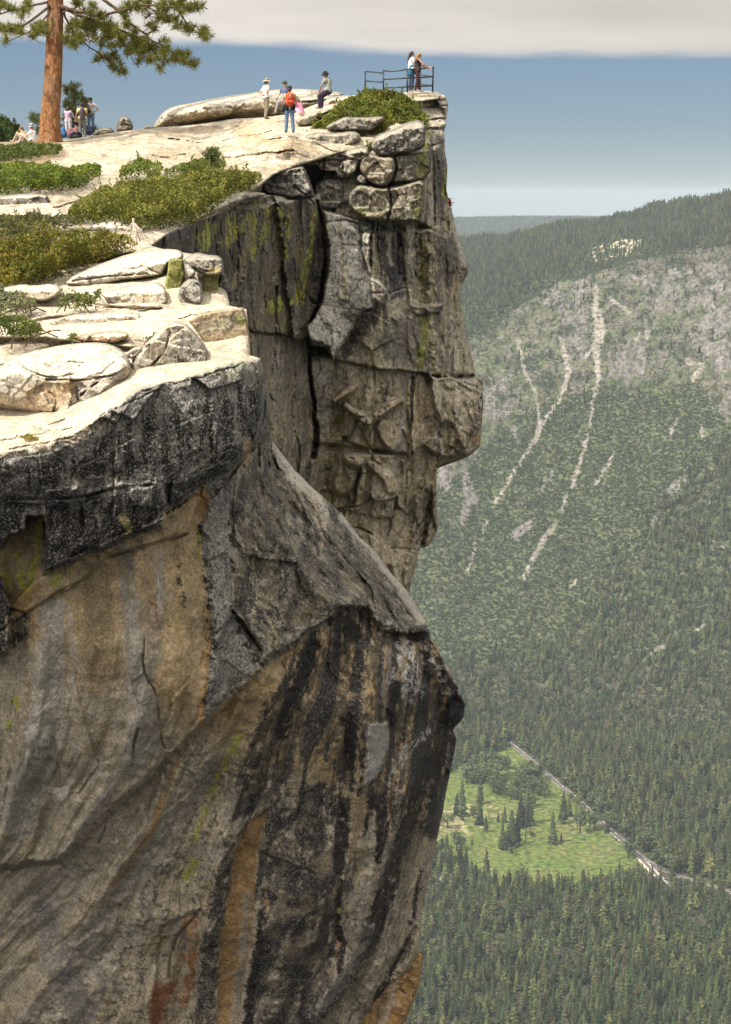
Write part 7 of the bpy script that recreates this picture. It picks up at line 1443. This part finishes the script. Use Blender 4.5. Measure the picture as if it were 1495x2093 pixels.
person('person in a dark cap and navy shirt sitting behind the backpack wearer', at3(585, 234, 84), math.radians(150), {**SIT, 'pel': (0, 0, .68), 'hil': (-.1, .02, .66), 'hir': (.1, .02, .66), 'ches': (0, .04, .98), 'nek': (0, .06, 1.17), 'hed': (0, .09, 1.31), 'shl': (-.18, .05, 1.12), 'shr': (.18, .05, 1.12), 'knl': (-.12, .36, .52), 'knr': (.2, .34, .5), 'anr': (.30, .40, .09), 'tor': (.36, .55, .03), 'ell': (-.25, .14, .9), 'elr': (.27, .1, .9), 'wrl': (-.2, .28, .74), 'wrr': (.3, .24, .74)}, 1.68, SK, (.10, .12, .2), .6, (.27, .26, .23), (.09, .08, .07), (.04, .03, .02), 0, (.12, .1), (.07, .075, .055))
person('person in pink sitting with drawn up knees and an olive cap, beside the backpack wearer', at3(617, 236, 81.5), math.radians(62), {**SIT, 'pel': (0, 0, .14), 'hil': (-.1, .02, .13), 'hir': (.1, .02, .13), 'ches': (0, .12, .42), 'nek': (0, .2, .58), 'hed': (0, .27, .70), 'shl': (-.17, .18, .53), 'shr': (.17, .18, .53), 'knl': (-.12, .42, .42), 'knr': (.12, .42, .40), 'anl': (-.11, .54, .09), 'anr': (.11, .54, .09), 'tol': (-.12, .72, .04), 'tor': (.12, .72, .04), 'ell': (-.24, .36, .34), 'elr': (.26, .22, .28), 'wrl': (-.1, .56, .3), 'wrr': (.26, .16, .06), 'face': (.1, .8, -.35)}, 1.62, SK, (.62, .22, .34), .5, (.70, .42, .48), (.7, .68, .66), (.12, .07, .04), .16, (.12, .09), (.10, .10, .06))
person('person in a dark bush hat and grey green shirt perched on the rounded boulder', at3(656, 222, 83.3), math.radians(52), dict(pel=(0, -.42, .72), ches=(0, -.38, 1.03), nek=(0, -.33, 1.22), hed=(0, -.27, 1.36), shl=(-.19, -.36, 1.17), shr=(.19, -.36, 1.17), hil=(-.1, -.4, .70), hir=(.1, -.4, .70), knl=(-.14, -.02, .52), knr=(.12, .02, .5), anl=(-.12, -.02, .09), anr=(.1, .02, .09), tol=(-.13, .16, .03), tor=(.11, .2, .03), ell=(-.26, -.26, .92), elr=(.26, -.24, .92), wrl=(-.1, -.02, .72), wrr=(.06, -.0, .74), hdl=(.6, .7, -.3), hdr=(-.6, .7, -.3), face=(0, .9, -.25)), 1.78, SK2, (.27, .29, .25), .55, (.045, .035, .06), (.18, .14, .11), (.05, .035, .03), 0, (.17, .10), (.055, .05, .04))
# at the railing
def jacket(t, J, f, side, upv):
    c = Parts(); b_ = (.03, .12, .22)
    for s in (-1, 1): c.cap(J['pel'] + [0, 0, .08] + side * s * .07, J['pel'] + [0, 0, -.22] + side * s * .09 - f * .05, .125, .10, 12, b_)
    c.cap(J['pel'] + f * .1 + [0, 0, .05], J['pel'] + f * .16 + side * .05 + [0, 0, -.18], .05, .04, 8, b_); fused('tied_jacket', c, .018, M_CLOTH, t, 2)
person('person with long dark ponytail, white top and blue waist jacket at the railing', at3(841, 186.5, 84.9), math.radians(-70), dict(ell=(-.24, .06, 1.15), elr=(.23, .1, 1.13), wrl=(-.05, .24, 1.08), wrr=(.1, .26, 1.08), hdl=(.7, .4, 0), hdr=(-.7, .4, 0), face=(.1, 1, -.12)), 1.72, SK2, (.82, .82, .80), .5, (.05, .055, .09), (.55, .52, .5), (.018, .014, .012), .42, None, None, jacket)
person('person with long fair hair in a dark sleeveless outfit, one hand on the railing', at3(853.5, 187, 84.4), math.radians(-78), dict(ell=(-.22, .24, 1.18), wrl=(-.16, .50, 1.06), elr=(.22, .22, 1.2), wrr=(.12, .50, 1.07), hdl=(.2, 1, .05), hdr=(.1, 1, .05), knl=(-.1, .06, .5), anl=(-.1, .12, .09), tol=(-.1, .3, .03), knr=(.1, -.02, .5), anr=(.1, -.12, .09), tor=(.11, .05, .03), ches=(0, .03, 1.27), nek=(0, .05, 1.46), hed=(0, .09, 1.6), face=(.05, 1, -.15)), 1.66, SK, (.045, .03, .028), 0, (.055, .03, .03), (.45, .38, .33), (.26, .15, .06), .34)
# under the pine
person('person in a lilac shirt and white trousers standing nearest the pine trunk, back turned', at3(140.5, 282, 95), math.radians(-20), dict(ell=(-.24, .12, 1.15), elr=(.27, .14, 1.15), wrl=(-.2, .3, 1.0), wrr=(.34, .32, .98), hed=(-.02, .08, 1.58), nek=(0, .05, 1.45), anl=(-.13, .03, .09), anr=(.14, -.06, .09)), 1.56, SK, (.47, .36, .45), 1.3, (.55, .52, .54), (.3, .28, .28), (.025, .02, .018), .2)
person('person in dark vest, yellow shirt and grey trousers, back turned, under the pine', at3(169.5, 282, 94.4), math.radians(14), dict(ell=(-.27, .1, 1.14), elr=(.25, .1, 1.14), wrl=(-.3, .26, .95), wrr=(.22, .28, .98)), 1.70, SK2, (.75, .62, .33), .5, (.20, .185, .16), (.42, .40, .38), (.012, .012, .014), 0, None, None, None, (.095, .075, .085))
person('tall person in pale shirt and blue jeans under the pine, hand on hip', at3(187, 271.5, 97), math.radians(165), dict(ell=(-.37, -.06, 1.17), wrl=(-.17, .04, 1.0), hdl=(.8, .5, -.3), elr=(.25, .05, 1.15), wrr=(.2, .2, .95), face=(.15, 1, -.1)), 1.74, SK2, (.58, .50, .47), .55, (.16, .24, .36), (.35, .33, .32), (.015, .012, .012), 0, (.105, .07), (.03, .03, .035), belt=(.04, .03, .03))
person('person crouching in a dark jacket between the standing figures under the pine', at3(155, 277, 96), math.radians(-150), {**SIT, 'pel': (0, 0, .2), 'hil': (-.1, .02, .2), 'hir': (.1, .02, .2), 'ches': (0, .1, .5), 'nek': (0, .15, .68), 'hed': (0, .2, .82), 'shl': (-.18, .14, .63), 'shr': (.18, .14, .63), 'knl': (-.15, .36, .44), 'knr': (.15, .36, .44), 'anl': (-.14, .30, .09), 'anr': (.14, .30, .09), 'tol': (-.16, .47, .03), 'tor': (.16, .47, .03), 'ell': (-.25, .3, .46), 'elr': (.25, .3, .46), 'wrl': (-.15, .46, .42), 'wrr': (.15, .46, .42)}, 1.7, SK2, (.02, .022, .03), 1.6, (.16, .12, .10), (.05, .04, .04), (.02, .016, .015), 0)
person('person in a blue jacket crouching close to the pine trunk', at3(131, 276, 95.6), math.radians(-60), {**SIT, 'pel': (0, 0, .2), 'hil': (-.1, .02, .2), 'hir': (.1, .02, .2), 'ches': (0, .12, .48), 'nek': (0, .2, .64), 'hed': (0, .28, .76), 'shl': (-.18, .18, .6), 'shr': (.18, .18, .6), 'knl': (-.15, .36, .44), 'knr': (.15, .36, .44), 'anl': (-.14, .30, .09), 'anr': (.14, .30, .09), 'tol': (-.16, .47, .03), 'tor': (.16, .47, .03), 'ell': (-.25, .34, .44), 'elr': (.25, .34, .44), 'wrl': (-.15, .48, .4), 'wrr': (.15, .48, .4)}, 1.66, SK, (.06, .085, .14), 1.6, (.07, .10, .17), (.05, .05, .05), (.02, .016, .015), 0)
LOW = {**SIT, 'pel': (0, 0, .13), 'hil': (-.1, .02, .12), 'hir': (.1, .02, .12), 'ches': (0, -.04, .42), 'nek': (0, -.03, .6), 'hed': (0, .02, .74), 'shl': (-.18, -.04, .55), 'shr': (.18, -.04, .55), 'knl': (-.13, .40, .40), 'knr': (.13, .40, .38), 'anl': (-.12, .62, .09), 'anr': (.12, .62, .09), 'tol': (-.13, .78, .08), 'tor': (.13, .78, .08), 'ell': (-.25, .14, .36), 'elr': (.25, .14, .36), 'wrl': (-.12, .36, .44), 'wrr': (.12, .36, .44)}
person('person in a white bucket hat and white shirt sitting left of the pine trunk', at3(66, 293, 88.6), math.radians(70), LOW, 1.68, SK, (.78, .77, .78), .6, (.45, .36, .28), (.4, .38, .36), (.1, .06, .04), 0, (.13, .11), (.82, .82, .8))
person('person in beige sitting behind the one with the white bucket hat', at3(54, 291, 90.4), math.radians(75), {**LOW, 'ches': (0, .06, .40), 'nek': (0, .16, .56), 'hed': (0, .26, .64), 'shl': (-.18, .12, .52), 'shr': (.18, .12, .52)}, 1.66, SK, (.42, .36, .27), 1.5, (.33, .27, .19), (.3, .25, .2), (.15, .09, .05), 0)

def bag(name, label, p, size, col, col2):
    c = Parts(); w, d, h = size; e = empty(name, p, rngp.uniform(-.4, .4)); tag(e, label, 'bag')
    for s in (-1, 1): c.cap((s * w * .3, 0, h * .3), (s * w * .22, 0, h * .72), d * .5, d * .42, 10, col)
    c.cap((-w * .25, 0, h * .28), (w * .25, 0, h * .28), d * .52, d * .52, 10, col); fused('sack', c, .02, M_CLOTH, e, 2)
    c = Parts(); c.tube([(-.06, 0, h * .86), (-.05, 0, h * 1.02), (.05, 0, h * 1.02), (.06, 0, h * .86)], .014, 6, col2); c.build('handle', M_GEAR, e)
    c = Parts(); c.cap((-w * .16, -d * .45, h * .32), (w * .16, -d * .45, h * .32), d * .22, d * .22, 8, col2); c.build('pocket', M_CLOTH, e)
bag('bag', 'bright blue bag on the ground against the pine trunk', at3(126, 281, 94.6), (.42, .34, .48), (.05, .14, .30), (.20, .30, .45)); bag('bag', 'dusty red checked bag between the lilac and the vested person', at3(151, 280.5, 94.6), (.6, .4, .45), (.24, .12, .12), (.12, .07, .08)); bag('bag', 'black bag lying in front of the dusty red one', at3(156, 283, 94.0), (.55, .3, .3), (.02, .02, .024), (.06, .06, .06)); bag('bag', 'navy bag at the feet of the tall person in jeans', at3(180, 276, 95.4), (.4, .32, .5), (.06, .08, .15), (.03, .03, .05))

# ---- the guard rail at the point
M_RAIL = mat_plain('painted_pipe', (.035, .045, .05), .5, .3, 30, .4, .3)
rail = empty('guard_railing', at3(833, 187, 84)); org = np.array(rail.location); tag(rail, 'dark pipe guard rail round the edge of the summit platform', 'railing')
def bar(name, pts, r=.032):
    pr = Parts(); pr.tube([at(*q) - org for q in pts], r, 8); pr.build(name, M_RAIL, rail)
for q in ([(747, 186, 85.2), (747, 145.5, 85.2)], [(784, 186, 84.6), (784, 144, 84.6)], [(833, 188.5, 84), (833, 141, 84)], [(884.5, 188, 85.2), (886, 137, 85.2)], [(859, 187.5, 87.6), (859.5, 141, 87.6)]): bar('post', q, .036)
for q in ([(747, 146, 85.2), (766, 147.5, 84.9), (784, 149.5, 84.6)], [(747, 165.5, 85.2), (784, 168, 84.6)], [(784, 144.5, 84.6), (798, 145.6, 84.4), (812, 145, 84.3), (833, 141.5, 84)], [(784, 162.5, 84.6), (833, 159.5, 84)], [(786, 180, 84.6), (833, 177.5, 84)], [(833, 141.5, 84), (860, 140.5, 84.6), (886, 137.5, 85.2)], [(833, 159.5, 84), (860, 158.5, 84.6), (885.5, 156.5, 85.2)], [(833, 177.5, 84), (860, 176.5, 84.6), (885, 175, 85.2)], [(859.5, 141, 87.6), (886, 137.5, 85.2)], [(859.5, 153, 87.6), (885.5, 156.5, 85.2)], [(859.5, 172, 87.6), (885, 175, 85.2)]): bar('rail', q)
HAZE = 2.5e-5; EXPO = .62; CLOUD = (3.45, 3.25, 3.0); GLOW = 4.0; SKYTINT = (.315, .345, .40, 1)
# ------------------------------------------------------------------ light and air
SUN_TO = np.array([-.50, -.33, .80]); SUN_TO = SUN_TO / np.linalg.norm(SUN_TO)
sl = bpy.data.lights.new('sun', 'SUN'); so = bpy.data.objects.new('sun', sl); COL.objects.link(so)
sl.energy = 3.9; sl.angle = math.radians(.53); sl.color = (1, .95, .86)
so.rotation_euler = Vector((-SUN_TO).tolist()).to_track_quat('-Z', 'Y').to_euler()
world = bpy.data.worlds.new('World'); scene.world = world; world.use_nodes = True
nt = world.node_tree; nt.nodes.clear(); L = nt.links.new
wo = nd(nt, 'ShaderNodeOutputWorld'); bg = nd(nt, 'ShaderNodeBackground'); L(bg.outputs[0], wo.inputs[0])
sky = nd(nt, 'ShaderNodeTexSky', sky_type='NISHITA'); sky.sun_disc = False
sky.sun_elevation = math.asin(SUN_TO[2]); sky.sun_rotation = math.atan2(SUN_TO[0], SUN_TO[1])
sky.altitude = 2200; sky.air_density = 1.0; sky.dust_density = .6; sky.ozone_density = 1.6
bg.inputs[1].default_value = .15
def mth(op, a, b=None, c=None):
    m = nd(nt, 'ShaderNodeMath', operation=op)
    for i, v in enumerate((a, b, c)):
        if v is None: continue
        if isinstance(v, (int, float)): m.inputs[i].default_value = v
        else: L(v, m.inputs[i])
    return m.outputs[0]
# a sheet of high stratus whose hem lies a few degrees above the horizon
tc = nd(nt, 'ShaderNodeTexCoord'); sx = nd(nt, 'ShaderNodeSeparateXYZ'); L(tc.outputs['Generated'], sx.inputs[0])
mp = nd(nt, 'ShaderNodeMapping'); mp.inputs['Scale'].default_value = (9, 9, 60); L(tc.outputs['Generated'], mp.inputs[0])
n1 = nd(nt, 'ShaderNodeTexNoise'); n1.inputs['Scale'].default_value = 1.0; n1.inputs['Detail'].default_value = 5; n1.inputs['Roughness'].default_value = .55; L(mp.outputs[0], n1.inputs['Vector'])
mp2 = nd(nt, 'ShaderNodeMapping'); mp2.inputs['Scale'].default_value = (3, 3, 26); L(tc.outputs['Generated'], mp2.inputs[0])
n2 = nd(nt, 'ShaderNodeTexNoise'); n2.inputs['Scale'].default_value = 1.0; n2.inputs['Detail'].default_value = 4; L(mp2.outputs[0], n2.inputs['Vector'])
h = mth('ADD', sx.outputs[2], mth('MULTIPLY', sx.outputs[0], .025))
h = mth('ADD', h, mth('MULTIPLY', mth('SUBTRACT', n1.outputs[0], .5), .012))
mr = nd(nt, 'ShaderNodeMapRange', interpolation_type='SMOOTHSTEP'); mr.inputs[1].default_value = .0705; mr.inputs[2].default_value = .0775; L(h, mr.inputs[0])
top = nd(nt, 'ShaderNodeMapRange'); top.inputs[1].default_value = .35; top.inputs[2].default_value = .95; top.inputs[3].default_value = 1; top.inputs[4].default_value = .7; L(sx.outputs[2], top.inputs[0])
sh = nd(nt, 'ShaderNodeMapRange'); sh.inputs[1].default_value = .3; sh.inputs[2].default_value = .7; sh.inputs[3].default_value = .78; sh.inputs[4].default_value = 1.18; L(n2.outputs[0], sh.inputs[0])
cl = nd(nt, 'ShaderNodeVectorMath', operation='SCALE'); cl.inputs[0].default_value = CLOUD; 
dt = nd(nt, 'ShaderNodeVectorMath', operation='DOT_PRODUCT'); L(tc.outputs['Generated'], dt.inputs[0]); dt.inputs[1].default_value = SUN_TO.tolist()
gl = nd(nt, 'ShaderNodeMapRange', interpolation_type='SMOOTHSTEP'); gl.inputs[1].default_value = .1; gl.inputs[2].default_value = 1; gl.inputs[3].default_value = 1; gl.inputs[4].default_value = GLOW; L(dt.outputs['Value'], gl.inputs[0])  # cloud overhead, out of view, brightened round the sun as added fill
L(mth('MULTIPLY', sh.outputs[0], gl.outputs[0]), cl.inputs['Scale'])
tint = nd(nt, 'ShaderNodeMix', data_type='RGBA', blend_type='MULTIPLY'); tint.inputs[0].default_value = 1; gm_ = nd(nt, 'ShaderNodeGamma'); gm_.inputs[1].default_value = .84; L(sky.outputs[0], gm_.inputs[0]); L(gm_.outputs[0], tint.inputs[6]); tint.inputs[7].default_value = SKYTINT
mx = nd(nt, 'ShaderNodeMix', data_type='RGBA'); hr = nd(nt, 'ShaderNodeMapRange', interpolation_type='SMOOTHSTEP'); hr.inputs[1].default_value = -.002; hr.inputs[2].default_value = .04; hr.inputs[3].default_value = 1.22; hr.inputs[4].default_value = 1; L(sx.outputs[2], hr.inputs[0])
air = nd(nt, 'ShaderNodeVectorMath', operation='SCALE'); L(tint.outputs[2], air.inputs[0]); L(hr.outputs[0], air.inputs['Scale'])
L(mth('MULTIPLY', mr.outputs[0], top.outputs[0]), mx.inputs[0]); L(air.outputs[0], mx.inputs[6]); L(cl.outputs[0], mx.inputs[7])
L(mx.outputs[2], bg.inputs[0])
# air: one box of thin haze round everything
me = bpy.data.meshes.new('haze'); x0, x1, y0, y1, z0, z1 = -16000, 16000, -400, 20500, -1002, 62
me.from_pydata([(x, y, z) for z in (z0, z1) for y in (y0, y1) for x in (x0, x1)], [], [(0, 2, 3, 1), (4, 5, 7, 6), (0, 1, 5, 4), (2, 6, 7, 3), (0, 4, 6, 2), (1, 3, 7, 5)])
hm = bpy.data.materials.new('haze'); hm.use_nodes = True; hn = hm.node_tree; hn.nodes.clear()
ho = hn.nodes.new('ShaderNodeOutputMaterial'); pv = hn.nodes.new('ShaderNodeVolumePrincipled'); hn.links.new(pv.outputs[0], ho.inputs['Volume'])
pv.inputs['Color'].default_value = (.70, .84, 1, 1); pv.inputs['Density'].default_value = HAZE; pv.inputs['Anisotropy'].default_value = .0
hz = link_mesh('haze', me, hm); tag(hz, 'thin blue summer haze filling the valley', None, None, 'stuff')
scene.view_settings.view_transform = 'Standard'; scene.view_settings.look = 'None'; scene.view_settings.gamma = 1; scene.view_settings.exposure = EXPO
scene.cycles.use_denoising = True
scene.cycles.max_bounces = 6; scene.cycles.diffuse_bounces = 3; scene.cycles.volume_bounces = 1; scene.cycles.transparent_max_bounces = 8
